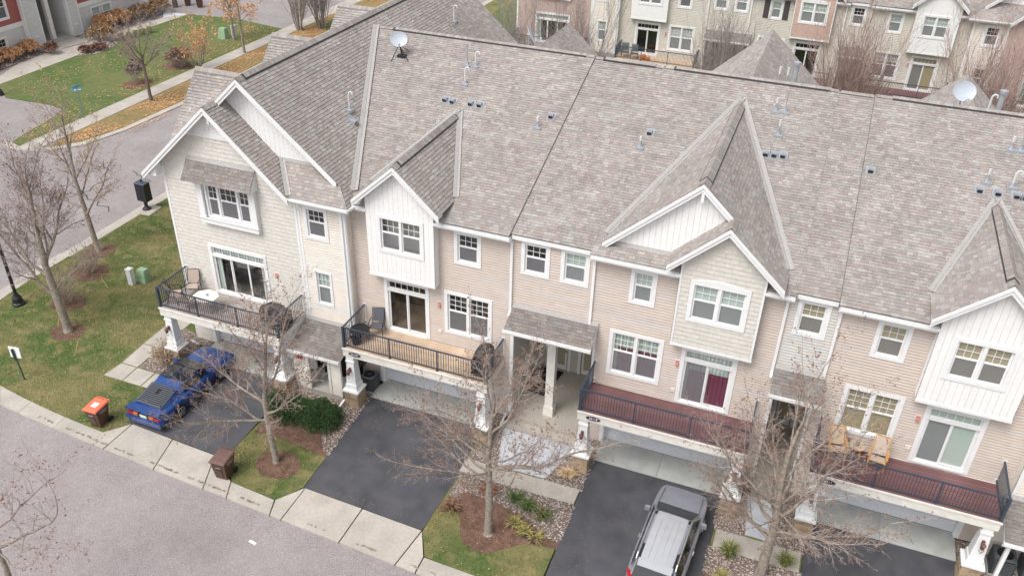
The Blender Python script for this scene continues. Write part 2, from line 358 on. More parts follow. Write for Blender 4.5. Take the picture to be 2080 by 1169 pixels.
def shingles(root, poly3, mb, base, rng, expo=.145, pieces=0, lift=0.0, store=None, tone=1.0):
    """lay rows of overlapping tabs over one convex planar roof face; base gets the deck under them"""
    P=[V3(p) for p in poly3]
    nrm=Vector((0,0,0))
    for i in range(1,len(P)-1): nrm+=(P[i]-P[0]).cross(P[i+1]-P[0])
    nrm.normalize()
    if nrm.z<0: nrm=-nrm; P.reverse()
    U=Vector((0,0,1)).cross(nrm).normalized(); Vv=nrm.cross(U).normalized()     # Vv points up the slope
    zmin=min(p.z for p in P); O=min(P,key=lambda p:p.z)
    q=[((p-O).dot(U),(p-O).dot(Vv)) for p in P]
    base.poly([p+nrm*lift for p in P],(.2,.19,.18))
    H=halfplanes(q); vmax=max(a[1] for a in q); umin=min(a[0] for a in q); umax=max(a[0] for a in q)
    T=.014; k=0; v=0.0
    Nn,Uu,V2=np.array(nrm),np.array(U),np.array(Vv); Oo=np.array(O)+Nn*lift
    def W(u,vv,d): w=Oo+Uu*u+V2*vv+Nn*d; return (float(w[0]),float(w[1]),float(w[2]))
    while v<vmax:
        row=clip_convex([(umin-1,v),(umax+1,v),(umax+1,v+expo),(umin-1,v+expo)],H)
        if row:
            a0=min(a[0] for a in row); a1=max(a[0] for a in row); u=a0-rng.random()*.2; cprev=rng.choice(SH_COLS); odd=rng.random()
            while u<a1:
                w=rng.uniform(.09,.24)
                if rng.random()<.15: c=cprev
                else: c=rng.choice(SH_COLS)
                cprev=c; th=T*(1.0 if rng.random()<.5 else 1.5)
                g=rng.uniform(.92,1.08)*tone; cc=(c[0]*g,c[1]*g,c[2]*g)
                pl=clip_convex([(u,v),(min(u+w,a1+.01),v),(min(u+w,a1+.01),v+expo),(u,v+expo)],H)
                if pl and len(pl)>=3:
                    full=len(pl)==4 and abs((pl[1][0]-pl[0][0])*(pl[2][1]-pl[1][1]))>0.9*w*expo and w>.12
                    mid=W(u+w/2,v+expo/2,0)
                    if full and store is not None and abs(pl[0][0]-u)<1e-6 and abs(pl[2][0]-u-w)<1e-6:
                        store.append(((Vector(mid)-CAMP).length,W(u,v,0.001),w-.004,th,U,Vv,nrm,expo))
                        store[-1]=store[-1]+(cc,pl)
                    else:
                        _tab(mb,pl,v,expo,th,W,cc)
                u+=w
        v+=expo
    return W
def _tab(mb,pl,v,expo,th,W,cc):
    hh=lambda y: th*(1-(y-v)/expo)+.002
    mb.poly([W(a,b,hh(b)) for a,b in pl],cc)
    n=len(pl); dk=(cc[0]*.55,cc[1]*.55,cc[2]*.55)
    for i in range(n):
        p,r=pl[i],pl[(i+1)%n]
        if abs(p[1]-v)<1e-5 and abs(r[1]-v)<1e-5:
            mb.poly([W(p[0],p[1],-.002),W(r[0],r[1],-.002),W(r[0],r[1],hh(v)),W(p[0],p[1],hh(v))],cc)
        elif abs(p[0]-r[0])<1e-5 and p[1]!=r[1]:
            mb.poly([W(p[0],p[1],-.002),W(r[0],r[1],-.002),W(r[0],r[1],hh(r[1])),W(p[0],p[1],hh(p[1]))],cc)
class Roof:
    """one house's roof: collects shingled faces, then makes the 300 nearest shingles parts and joins the rest"""
    def __init__(s, root, name='roof', seed=1, npieces=0, tone=1.0):
        s.tone=tone
        s.root=root; s.mb=MB(); s.base=MB(); s.rng=random.Random(seed); s.n=npieces; s.store=[] if npieces else None; s.name=name
        s.seam=MB(); s.trim=MB(); s.trim.rakes=[]; s.cap=MB(); s.vent=MB(); s.fl=MB()
    def face(s, poly, lift=0.0, back=None):
        shingles(s.root,poly,s.mb,s.base,s.rng,store=s.store,lift=lift,tone=s.tone)
        if back is not None: shingles(s.root,[(x,2*back-y,z) for x,y,z in poly],s.mb,s.base,s.rng,lift=lift)
    def valley(s,a,b,w=.2,lift=0.0):
        a,b=V3(a)+Vector((0,0,lift)),V3(b)+Vector((0,0,lift)); d=(b-a).normalized(); r=d.cross(Vector((0,0,1))).normalized()
        for sg in (-1,1):
            e=r*(w/2)*sg; up=Vector((0,0,w*.16))
            s.fl.poly([a+Vector((0,0,.035)),b+Vector((0,0,.035)),b+e+up+Vector((0,0,.035)),a+e+up+Vector((0,0,.035))][::sg])
        s.fl.bar(a+Vector((0,0,.05)),b+Vector((0,0,.05)),.02,.02)
    def ridge(s,a,b,sl1,sl2,w=.16,vent=True,v0=.35,v1=.35):
        """cap shingles folded over a horizontal ridge a-b; slopes are the fall per metre each side"""
        a,b=V3(a),V3(b); L=(b-a).length; d=(b-a)/L; r=Vector((d.y,-d.x,0)); n=int(L/.145)
        def sect(t,lift,ww):
            p=a+d*t+Vector((0,0,lift)); return [p-r*ww-Vector((0,0,ww*sl1)),p,p+r*ww-Vector((0,0,ww*sl2))]
        if vent and L>1.6:
            A=sect(v0,.012,w+.02);B=sect(L-v1,.012,w+.02);A2=sect(v0,.055,w+.02);B2=sect(L-v1,.055,w+.02)
            for i in (0,1): s.vent.poly([A2[i],A2[i+1],B2[i+1],B2[i]])
            for i in (0,2): s.vent.poly([A[i],A2[i],B2[i],B[i]])
            s.vent.poly(A+A2[::-1]); s.vent.poly(B+B2[::-1])
        for k in range(n+1):
            t0=k*.145; t1=min(L,t0+.18); 
            if t0>=L-.01: break
            lf=.058 if (vent and L>1.6 and v0-.02<=t0<=L-v1-.1) else .022
            c=s.rng.choice(SH_COLS); A=sect(t0,lf+.012,w);B=sect(t1,lf,w)
            for i in (0,1): s.cap.poly([A[i],A[i+1],B[i+1],B[i]],c)
            A0=sect(t0,lf-.006,w)
            for i in (0,1): s.cap.poly([A0[i],A0[i+1],A[i+1],A[i]],c)
    def done(s):
        rf=s.base.build(s.name,M['shingle'],s.root)
        if s.store:
            s.store.sort(key=lambda t:t[0])
            for k,(dist,o,w,th,U,Vv,nn,ex,cc,pl) in enumerate(s.store):
                if k<s.n:
                    O=Vector(o)
                    mtx=Matrix(((U.x*w,Vv.x*ex,nn.x*th,O.x),(U.y*w,Vv.y*ex,nn.y*th,O.y),(U.z*w,Vv.z*ex,nn.z*th,O.z),(0,0,0,1)))
                    inst(SHMESH[s.rng.randrange(6)],'shingle',rf,None,mtx=mtx)
                else:
                    q0=Vector(o)
                    def W(u,v,d,q0=q0,U=U,Vv=Vv,nn=nn): return tuple(q0+U*u+Vv*v+nn*d)
                    _tab(s.mb,[(0,0),(w+.004,0),(w+.004,ex),(0,ex)],0,ex,th,W,cc)
        s.mb.build('shingle_field',M['shingle'],rf,kind='stuff')
        if s.cap.V: s.cap.build('ridge_cap',M['shingle'],rf,kind='stuff')
        if s.vent.V: s.vent.build('ridge_vent',M['ridge_dark'],rf)
        if s.seam.V: s.seam.build('roof_step',M['seam'],rf)
        if s.fl.V: s.fl.build('valley_flashing',M['flash'],rf)
        if s.trim.V: s.trim.build('fascia',M['white'],rf)
        for q in s.trim.rakes: q.build('rake_board',M['white'],rf)
        return rf
def rake(mb, a, b, y0, drop=.24, th=.05, soff=0.0, wall_y=None):
    """sloping white rake board from a=(x,z) to b=(x,z) at depth y0, with a second thin board above and a soffit back to the wall"""
    host=mb; mb=MB(); host.rakes.append(mb)
    for (d0,d1,yy,t) in ((-.01,-.15,y0-.035,.035),(-.15,-drop-.06,y0,th)):
        mb.hexa([(a[0],yy,a[1]+d1),(b[0],yy,b[1]+d1),(b[0],yy+t,b[1]+d1),(a[0],yy+t,a[1]+d1),(a[0],yy,a[1]+d0),(b[0],yy,b[1]+d0),(b[0],yy+t,b[1]+d0),(a[0],yy+t,a[1]+d0)])
    if wall_y is not None:
        mb.hexa([(a[0],y0+.02,a[1]-.10),(b[0],y0+.02,b[1]-.10),(b[0],wall_y,b[1]-.10),(a[0],wall_y,a[1]-.10),(a[0],y0+.02,a[1]-.03),(b[0],y0+.02,b[1]-.03),(b[0],wall_y,b[1]-.03),(a[0],wall_y,a[1]-.03)])
def FR(y=0, x=0): return ((x,y,0),(1,0,0),(0,-1,0))                # wall facing the street (-Y)
def FRW(x, y=0): return ((x,y,0),(0,-1,0),(-1,0,0))                # wall facing -X ; u runs toward -Y
def FRE(x, y=0): return ((x,y,0),(0,1,0),(1,0,0))                  # wall facing +X ; u runs toward +Y
def FRB(y, x=0): return ((x,y,0),(-1,0,0),(0,1,0))                 # wall facing +Y
def bands(e, poly, openings):
    zmin=min(p[1] for p in poly); zmax=max(p[1] for p in poly); H=halfplanes(poly); out=[]; k=0
    z0=math.floor(zmin/e)*e
    while z0<zmax-1e-6:
        z1=z0+e; cuts=sorted({z0,z1}|{z for o in openings for z in (o[2],o[3]) if z0<z<z1})
        for a,b in zip(cuts,cuts[1:]):
            row=clip_convex([(-1e3,a),(1e3,a),(1e3,b),(-1e3,b)],H)
            if not row: continue
            us=[p[0] for p in row]; spans=[(min(us),max(us))]
            for o in openings:
                if o[2]<(a+b)/2<o[3]:
                    ns=[]
                    for s0,s1 in spans:
                        if o[1]<=s0 or o[0]>=s1: ns.append((s0,s1)); continue
                        if o[0]>s0: ns.append((s0,o[0]))
                        if o[1]<s1: ns.append((o[1],s1))
                    spans=ns
            out.append((z0,z1,a,b,spans,H))
        z0=z1
    return out
def siding(parent, fr, poly, openings, m, style='lap', rng=None, name='siding', colrange=None, indiv=False):
    O,U,N=fr; P=lambda u,z,d:(O[0]+U[0]*u+N[0]*d,O[1]+U[1]*u+N[1]*d,O[2]+z)
    mb=MB(); rng=rng or random.Random(5)
    if style=='lap':
        e,t=.118,.024; base_c=LAPC.get(m.name.split('.')[0],(.6,.6,.6)); mb.hascol=True
        lastz=None
        for z0,z1,a,b,spans,H in bands(e,poly,openings):
            bv=z0+.03; d=lambda z: (t-.015+.015*(z-z0)/.03) if z<bv else t*(z1-z)/(e-.03)+.003
            if lastz!=z0:
                lastz=z0; x=-80+rng.random()*4; brk=[]
                while x<60: brk.append((x,rng.choice((1,1,1,1,.985,1.015,.97,1.03)),rng.random()<.12)); x+=rng.uniform(2.2,4.2)
            sp=[]
            for s0,s1 in spans:
                cuts=[s0]+[q[0] for q in brk if s0<q[0]<s1]+[s1]; sp+=list(zip(cuts,cuts[1:]))
            for s0,s1 in sp:
                pl=clip_convex([(s0,a),(s1,a),(s1,b),(s0,b)],H)
                if not pl: continue
                g=[q for q in brk if q[0]<=s0+1e-6][-1]; cc=tuple(min(1,v*g[1]) for v in base_c)
                if g[2]: cc=(cc[0]*.93+.03,cc[1]*.97+.03,cc[2]+.05)
                for lo_,hi_ in ((a-1e-6,min(b,bv)),(max(a,bv),b+1e-6)):
                    if hi_-lo_<1e-4: continue
                    pq=clip_halfplane(pl,0,1,-lo_); pq=clip_halfplane(pq,0,-1,hi_) if len(pq)>2 else pq
                    if len(pq)>2: mb.poly([P(u,z,(t-.015+.015*(z-z0)/.03) if hi_<=bv+1e-6 else t*(z1-z)/(e-.03)+.003) for u,z in pq],cc)
                if abs(a-z0)<1e-6:
                    lo=[u for u,z in pl if abs(z-a)<1e-6]
                    if len(lo)>=2: mb.poly([P(min(lo),a,-.002),P(max(lo),a,-.002),P(max(lo),a,t-.015),P(min(lo),a,t-.015)],base_c)
    elif style=='shake':
        e,t=.18,.021
        for z0,z1,a,b,spans,H in bands(e,poly,openings):
            d=lambda z: t*(z1-z)/e; ph=(int(round(z0/e))%2)*.15
            for s0,s1 in spans:
                u=math.floor((s0-ph)/.3)*.3+ph
                while u<s1:
                    w=.3; q0=max(u+.0022,s0); q1=min(u+w-.0022,s1); g=rng.uniform(.972,1.02)
                    if q1>q0+.01:
                        pl=clip_convex([(q0,a),(q1,a),(q1,b),(q0,b)],H); c=tuple(x*g for x in colrange)
                        if pl:
                            mb.poly([P(x,z,d(z)+.004) for x,z in pl],c)
                            if abs(a-z0)<1e-6:
                                lo=[x for x,z in pl if abs(z-a)<1e-6]
                                if len(lo)>=2: mb.poly([P(min(lo),a,-.004),P(max(lo),a,-.004),P(max(lo),a,t+.004),P(min(lo),a,t+.004)],c)
                    u+=w
                pl=clip_convex([(s0,a),(s1,a),(s1,b),(s0,b)],H)
                if pl: mb.poly([P(x,z,0) for x,z in pl],tuple(x*.8 for x in colrange))
    elif style=='board':
        H=halfplanes(poly); umin=min(p[0] for p in poly); umax=max(p[0] for p in poly)
        n=max(1,round((umax-umin)/.205)); w=(umax-umin)/n; hold=[]
        under=MB()
        for k in range(n):
            u0,u1=umin+k*w+.003,umin+(k+1)*w-.003
            zs=sorted({-1e3,1e3}|{z for o in openings if o[0]<u1 and o[1]>u0 for z in (o[2],o[3])})
            for a,b in zip(zs,zs[1:]):
                segs=[(u0,u1)]
                for o in openings:
                    if o[2]<=a+1e-6 and b-1e-6<=o[3]:
                        segs=[x for s0,s1 in segs for x in ((s0,min(s1,o[0])),(max(s0,o[1]),s1)) if x[1]>x[0]+1e-4]
                for s0,s1 in segs:
                    pl=clip_convex([(s0,max(a,-50)),(s1,max(a,-50)),(s1,min(b,50)),(s0,min(b,50))],H)
                    if not pl: continue
                    bb=MB() if indiv else mb
                    bb.poly([P(x,z,.014) for x,z in pl])
                    for i in range(len(pl)):
                        p,q=pl[i],pl[(i+1)%len(pl)]
                        if abs(p[0]-q[0])<1e-5 and abs(p[1]-q[1])>1e-4: bb.poly([P(p[0],p[1],0),P(q[0],q[1],0),P(q[0],q[1],.014),P(p[0],p[1],.014)])
                    if indiv: hold.append(bb)
                    under.poly([P(x,z,.001) for x,z in clip_convex([(s0-.006,max(a,-50)),(s1+.006,max(a,-50)),(s1+.006,min(b,50)),(s0-.006,min(b,50))],H)])
        w_=under.build('wall_sheathing',m,parent)
        if indiv:
            for bb in hold: bb.build('board',m,w_)
            return w_
    return mb.build(name,m,parent,kind='stuff')
def simple_wall(parent, fr, poly, m, name='wall', d=0.0):
    O,U,N=fr; mb=MB(); mb.poly([(O[0]+U[0]*u+N[0]*d,O[1]+U[1]*u+N[1]*d,O[2]+z) for u,z in poly]); return mb.build(name,m,parent)
# ------------------------------------------------------------------ windows
def sash(mb, fr, u0,u1,z0,z1, d0,d1, t=.045):
    mb.fbox(fr,u0,u1,z0,z0+t,d0,d1); mb.fbox(fr,u0,u1,z1-t,z1,d0,d1); mb.fbox(fr,u0,u0+t,z0+t,z1-t,d0,d1); mb.fbox(fr,u1-t,u1,z0+t,z1-t,d0,d1)
def window(parent, fr, u0,u1,z0,z1, units=1, cover='inside', lower='screen', case=.14, cols=3, rows=2, cover_low=None, sill=False, head=0.0, cols_list=None, simple=False, splits=None, top_frac=.42):
    """double-hung window(s); (u0,u1,z0,z1) is the outside of the casing. Returns the part; the wall opening is hole()"""
    mb=MB(); c=case
    mb.fbox(fr,u0,u1,z0,z0+c,-.03,.045); mb.fbox(fr,u0,u1,z1-c,z1,-.03,.045); mb.fbox(fr,u0,u0+c,z0+c,z1-c,-.03,.045); mb.fbox(fr,u1-c,u1,z0+c,z1-c,-.03,.045)
    if head:
        O,U,N=fr; P=lambda u,z,d:(O[0]+U[0]*u+N[0]*d,O[1]+U[1]*u+N[1]*d,O[2]+z); um=(u0+u1)/2
        for a,b,za,zb in ((u0,um,0,head),(um,u1,head,0)):
            mb.hexa([P(a,z1-.01,-.01),P(a,z1-.01,.05),P(b,z1-.01,.05),P(b,z1-.01,-.01),P(a,z1+za+.01,-.01),P(a,z1+za+.01,.05),P(b,z1+zb+.01,.05),P(b,z1+zb+.01,-.01)])
    i0,i1,j0,j1=u0+c,u1-c,z0+c,z1-c
    if splits: xs=[i0]+[i0+(i1-i0)*s for s in splits]+[i1]
    else: xs=[i0+(i1-i0)*k/units for k in range(units+1)]
    for x in xs[1:-1]: mb.fbox(fr,x-.05,x+.05,j0,j1,-.05,.03)
    # jamb returns
    for a,b in ((i0-.001,i0+.025),(i1-.025,i1+.001)): mb.fbox(fr,a,b,j0,j1,-.12,-.028)
    mb.fbox(fr,i0,i1,j0-.001,j0+.025,-.12,-.028); mb.fbox(fr,i0,i1,j1-.025,j1+.001,-.12,-.028)
    w=mb.build('window',M['white'],parent)
    sm=MB(); gm=MB(); lm=MB()
    for k in range(len(xs)-1):
        a=xs[k]+(.05 if k else .02); b=xs[k+1]-(.05 if k<len(xs)-2 else .02); zm=j0+(j1-j0)*(1-top_frac-.06) if False else j1-(j1-j0)*.46
        sash(sm,fr,a,b,zm-.01,j1-.02,-.075,-.045); sash(sm,fr,a,b,j0+.02,zm+.03,-.045,-.02,.05)
        cc=cols_list[k] if cols_list else cols
        A,B,Z0,Z1=a+.045,b-.045,zm+.03,j1-.065
        for i in range(1,cc): x=A+(B-A)*i/cc; lm.fbox(fr,x-.010,x+.010,Z0,Z1,-.064,-.052)
        for i in range(1,rows): z=Z0+(Z1-Z0)*i/rows; lm.fbox(fr,A,B,z-.010,z+.010,-.0635,-.0525)
        for (q0,q1,r0,r1,dd) in ((A,B,Z0,Z1,-.066),(A,B,j0+.07,zm-.02,-.036)):
            g=MB(); O,U,N=fr; P=lambda u,z,d:(O[0]+U[0]*u+N[0]*d,O[1]+U[1]*u+N[1]*d,O[2]+z)
            g.poly([P(q0,r0,dd),P(q1,r0,dd),P(q1,r1,dd),P(q0,r1,dd)]); g.build('pane',M['glass'],w)
            if dd==-.036 and lower=='screen':
                g=MB(); g.poly([P(q0,r0,-.022),P(q1,r0,-.022),P(q1,r1,-.022),P(q0,r1,-.022)]); g.build('insect_screen',M['screen'],w)
    sm.build('sash',M['white'],w); lm.build('grille',M['white'],w)
    fill(w,fr,i0+.01,i1-.01,j0+.01,j1-.01,cover,cover_low)
    return w
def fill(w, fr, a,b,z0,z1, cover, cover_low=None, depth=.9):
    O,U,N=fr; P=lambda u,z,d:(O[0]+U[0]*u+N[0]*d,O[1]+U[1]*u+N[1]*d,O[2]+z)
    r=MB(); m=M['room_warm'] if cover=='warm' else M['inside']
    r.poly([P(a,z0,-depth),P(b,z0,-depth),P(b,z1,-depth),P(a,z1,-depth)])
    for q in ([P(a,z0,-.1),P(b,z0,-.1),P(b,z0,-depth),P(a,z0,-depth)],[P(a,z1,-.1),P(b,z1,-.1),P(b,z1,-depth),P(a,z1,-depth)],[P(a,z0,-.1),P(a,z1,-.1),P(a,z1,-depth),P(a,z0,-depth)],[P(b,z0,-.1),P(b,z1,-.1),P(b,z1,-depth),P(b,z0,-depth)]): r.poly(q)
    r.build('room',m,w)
    def sheet(nm,mt,u0,u1,za,zb,d=-.10):
        g=MB(); n=max(2,int((u1-u0)/.12))
        for k in range(n):
            x0=u0+(u1-u0)*k/n; x1=u0+(u1-u0)*(k+1)/n; dd=.012 if 'curtain' in nm else 0
            g.poly([P(x0,za,d-(dd if k%2 else 0)),P(x1,za,d-(0 if k%2 else dd)),P(x1,zb,d-(0 if k%2 else dd)),P(x0,zb,d-(dd if k%2 else 0))])
        g.build(nm,mt,w)
    zm=z0+(z1-z0)*.54
    if cover in ('blind_tan','blind_green','blind_white'): sheet('blind',M[cover],a,b,z0 if cover_low is None else zm*0+cover_low,z1)
    if cover=='sheer': sheet('curtain',M['sheer'],a,b,z0,z1)
    if cover=='wine':
        sheet('curtain',M['sheer'],a,b,z0,z1,-.16); 
        n=2 if b-a>1 else 1
        for k in range(n):
            c0=a+(b-a)*k/n+.07+(.12 if k==0 else 0); c1=a+(b-a)*(k+1)/n-.07; sheet('curtain',M['wine'],c0,c1,z0+.03,z0+(z1-z0)*.62,-.115)
    if cover=='drapes':
        sheet('curtain',M['sheer'],a,a+(b-a)*.12,z0,z1,-.12); sheet('curtain',M['sheer'],b-(b-a)*.10,b,z0,z1,-.12); sheet('curtain',M['sheer'],a,b,z1-.32,z1,-.13)
def slider(parent, fr, u0,u1,z0,z1, cover='inside', case=.15, panels=2, trans=True, screen_left=False):
    mb=MB(); c=case
    mb.fbox(fr,u0,u1,z1-c,z1,-.03,.045); mb.fbox(fr,u0,u0+c,z0,z1-c,-.03,.045); mb.fbox(fr,u1-c,u1,z0,z1-c,-.03,.045); mb.fbox(fr,u0+c,u1-c,z0,z0+.09,-.05,.07)
    i0,i1,j0,j1=u0+c,u1-c,z0+.09,z1-c; zt=j1-.42 if trans else j1
    if trans: mb.fbox(fr,i0,i1,zt-.05,zt+.07,-.05,.03)
    for a,b in ((i0-.001,i0+.03),(i1-.03,i1+.001)): mb.fbox(fr,a,b,j0,j1,-.12,-.028)
    mb.fbox(fr,i0,i1,j1-.03,j1+.001,-.12,-.028)
    w=mb.build('sliding_door',M['white'],parent); sm=MB(); lm=MB()
    O,U,N=fr; P=lambda u,z,d:(O[0]+U[0]*u+N[0]*d,O[1]+U[1]*u+N[1]*d,O[2]+z)
    for k in range(panels):
        a=i0+.03+(i1-i0-.06)*k/panels; b=i0+.03+(i1-i0-.06)*(k+1)/panels; d=-.06 if k%2 else -.03
        sash(sm,fr,a-.01,b+.01,j0+.01,zt-.05,d-.03,d,.06)
        g=MB(); g.poly([P(a+.05,j0+.07,d-.02),P(b-.05,j0+.07,d-.02),P(b-.05,zt-.11,d-.02),P(a+.05,zt-.11,d-.02)]); g.build('pane',M['glass'],w)
        if screen_left and k==0:
            g=MB(); g.poly([P(a+.05,j0+.07,d-.005),P(b-.05,j0+.07,d-.005),P(b-.05,zt-.11,d-.005),P(a+.05,zt-.11,d-.005)]); g.build('insect_screen',M['screen'],w)
            lm.fbox(fr,a+.0,a+.03,(j0+zt)/2-.12,(j0+zt)/2+.05,d,d+.03)
    if trans:
        n=6; sash(sm,fr,i0+.02,i1-.02,zt+.07,j1-.02,-.075,-.045,.03)
        for i in range(1,n): x=i0+.05+(i1-i0-.1)*i/n; lm.fbox(fr,x-.011,x+.011,zt+.09,j1-.05,-.064,-.052)
        for i in range(n):
            x=i0+.05+(i1-i0-.1)*i/n; y=i0+.05+(i1-i0-.1)*(i+1)/n
            g=MB(); g.poly([P(x+.012,zt+.1,-.066),P(y-.012,zt+.1,-.066),P(y-.012,j1-.05,-.066),P(x+.012,j1-.05,-.066)]); g.build('pane',M['glass'],w)
    sm.build('sash',M['white'],w); lm.build('grille',M['white'],w)
    fill(w,fr,i0+.01,i1-.01,j0,j1-.01,cover,depth=1.4)
    return w
def hole(u0,u1,z0,z1,m=.06): return (u0+m,u1-m,z0+m,z1-m)
def text_mesh(txt, size, m, extr=.004):
    cu=bpy.data.curves.new('lettering','FONT'); cu.body=txt; cu.size=size; cu.extrude=extr; cu.align_x='CENTER'; cu.align_y='CENTER'
    o=bpy.data.objects.new('lettering',cu); COL.objects.link(o)
    dg=bpy.context.evaluated_depsgraph_get(); me=bpy.data.meshes.new_from_object(o.evaluated_get(dg)); bpy.data.objects.remove(o); bpy.data.curves.remove(cu)
    me.materials.clear(); me.materials.append(m); return me
SZ=2.98           # balcony floor level
STONE=[]
for k in range(3):
    b=MB(); j=[random.Random(k*7+i).uniform(-.03,.03) for i in range(8)]
    b.hexa([(-.5+j[0],-.5,-.5+j[1]),(.5,-.5,-.5+j[2]),(.5,.5,-.5),(-.5,.5,-.5),(-.5+j[3],-.5,.5),(.5+j[4],-.5,.5+j[5]),(.5,.5,.5),(-.5,.5,.5)]); STONE.append(b.mesh('stone',M['stone']))
_b=MB(); _b.box(-.009,-.009,0,.009,.009,.86); BALUSTER=_b.mesh('baluster',M['rail'])
_b=MB(); _b.box(-.5,-.062,-.014,.5,.062,.014); BOARDM={k:None for k in ('cedar','maroon','greydeck')}
for k in BOARDM:
    BOARDM[k]=_b.mesh('deck_board',M[k])
def column(root, x, y, zt, rng, zb=0.0, flip=False, lantern=True, detail=True):
    c=MB(); s=.37; c.box(x-s,y-s,.78+zb,x+s,y+s,.87+zb); c.box(x-.30,y-.30,.87+zb,x+.30,y+.30,.93+zb)
    def tap(r0,r1,z0,z1): c.hexa([(x-r0,y-r0,z0),(x+r0,y-r0,z0),(x+r0,y+r0,z0),(x-r0,y+r0,z0),(x-r1,y-r1,z1),(x+r1,y-r1,z1),(x+r1,y+r1,z1),(x-r1,y+r1,z1)])
    tap(.27,.25,.93+zb,1.15+zb); tap(.225,.165,1.15+zb,zt-.28); c.box(x-.2,y-.2,zt-.28,x+.2,y+.2,zt-.22); c.box(x-.17,y-.17,zt-.22,x+.17,y+.17,zt)
    col=c.build('column',M['white'],root)
    if detail:
        core=MB(); core.box(x-.29,y-.29,zb-.15,x+.29,y+.29,.78+zb); core.build('stone_core',M['stone'],col)
        for (ax,sg) in ((0,-1),(0,1),(1,-1),(1,1)):
            z=zb-.12
            while z<.77+zb:
                h=rng.choice([.10,.13,.16,.19]); h=min(h,.78+zb-z); 
                if h<.05: break
                u=-.32
                while u<.315:
                    w=min(rng.uniform(.18,.4),.32-u)
                    if .32-(u+w)<.1: w=.32-u
                    d=rng.uniform(.025,.05); me=STONE[rng.randrange(3)]
                    if ax==0: inst(me,'stone',col,(x+u+w/2,y+sg*(.29+d/2),z+h/2),scale=(w-.012,d,h-.012))
                    else: inst(me,'stone',col,(x+sg*(.29+d/2),y+u+w/2,z+h/2),scale=(d,w-.012,h-.012))
                    u+=w
                z+=h
    if lantern:
        l=MB(); l.box(x-.05,y-.235,1.80+zb,x+.05,y-.20,2.02+zb); l.bar((x,y-.23,1.95+zb),(x,y-.36,2.0+zb),.03); l.lathe((x,y-.36,1.72+zb),[(.03,0),(.065,.05),(.085,.2),(.10,.21),(.05,.27),(.015,.33)],6)
        l.bar((x-.09,y-.36,1.72+zb),(x,y-.36,1.55+zb),.015); l.bar((x+.09,y-.36,1.72+zb),(x,y-.36,1.55+zb),.015)
        l.build('lantern',M['copper'],root)
    return col
def deck(root, x0,x1, yf, yw, wood, rng, number=None, detail=True, sides=(1,1), beam='white', flipside=None):
    d=MB(); zt=SZ-.03
    d.box(x0,yf,zt-.40,x1,yf+.14,zt); d.box(x0,yf+.14,zt-.30,x0+.10,yw-.005,zt); d.box(x1-.10,yf+.14,zt-.30,x1,yw-.005,zt)
    d.box(x0-.03,yf-.03,zt-.07,x1+.03,yf-.001,zt-.002); d.box(x0+.1,yf+.14,zt-.28,x1-.1,yw-.005,zt-.03)
    dk=d.build('balcony',M['offwhite'],root)
    n=int(round((yw-yf-.02)/.14))
    if detail:
        for k in range(n):
            y=yf+.045+.14*(k+.5)-.03
            if y+.07>yw: break
            inst(BOARDM[wood],'deck_board',dk,((x0+x1)/2,y,SZ-.014+rng.uniform(-.002,.002)),scale=(x1-x0+.02,1,1))
    else:
        b=MB()
        for k in range(n): y=yf+.015+.14*k; b.box(x0,y,SZ-.028,x1,y+.132,SZ)
        b.build('deck_boards',M[wood],dk,kind='stuff')
    # railing
    r=MB(); zr=SZ+.98; f=yf+.07; L=x0+.05; Rr=x1-.05
    r.box(L-.045,f-.03,zr-.04,Rr+.045,f+.03,zr); r.box(L,f-.018,SZ+.08,Rr,f+.018,SZ+.115)
    for sx in (L,Rr):
        r.box(sx-.03,f+.031,zr-.04,sx+.03,yw-.03,zr); r.box(sx-.018,f+.03,SZ+.08,sx+.018,yw-.03,SZ+.115)
    rl=r.build('rail',M['rail'],dk)
    for i in range(4):
        x=L+(Rr-L)*i/3; p=MB(); w=.045 if i in (0,3) else .024
        p.box(x-w,f-w,SZ,x+w,f+w,zr-.041 if i in (1,2) else zr+.01); p.box(x-w-.02,f-w-.02,SZ,x+w+.02,f+w+.02,SZ+.03); p.build('post',M['rail'],dk)
    w=MB()
    for sx in (L,Rr): w.box(sx-.07,yw-.03,zr-.09,sx+.07,yw+.0,zr+.05); w.box(sx-.06,yw-.03,SZ+.04,sx+.06,yw,SZ+.16)
    w.build('rail_bracket',M['white'],dk)
    xs=[]; m=int((Rr-L)/.105)
    for k in range(1,m):
        x=L+(Rr-L)*k/m
        if all(abs(x-(L+(Rr-L)*i/3))>.05 for i in range(4)): xs.append((x,f))
    ms=int((yw-f)/.105)
    for k in range(1,ms):
        y=f+(yw-f)*k/ms
        for sx in (L,Rr): xs.append((sx,y))
    if detail:
        for x,y in xs: inst(BALUSTER,'baluster',dk,(x,y,SZ+.10))
    else:
        b=MB()
        for x,y in xs: b.box(x-.009,y-.009,SZ+.1,x+.009,y+.009,SZ+.95)
        b.build('balusters',M['rail'],dk,kind='stuff')
    if number:
        p=MB(); cx=x0+.62 if number!='36190' else x0+.55; pts=[]
        q=[(cx+.28*math.cos(a)*1.0,zt-.20+.085*math.sin(a)) for a in [i*math.pi/10 for i in range(20)]]
        P0=[(a,yf-.012,b) for a,b in q]; P1=[(a,yf-.03,b) for a,b in q]
        p.poly(P1); 
        for i in range(20): j=(i+1)%20; p.poly([P0[i],P0[j],P1[j],P1[i]])
        pl=p.build('number_plaque',M['plaque'],dk)
        t=inst(text_mesh(number,.135,M['print']),'number',pl,(cx,yf-.033,zt-.20),rot=(math.pi/2,0,0))
    return dk
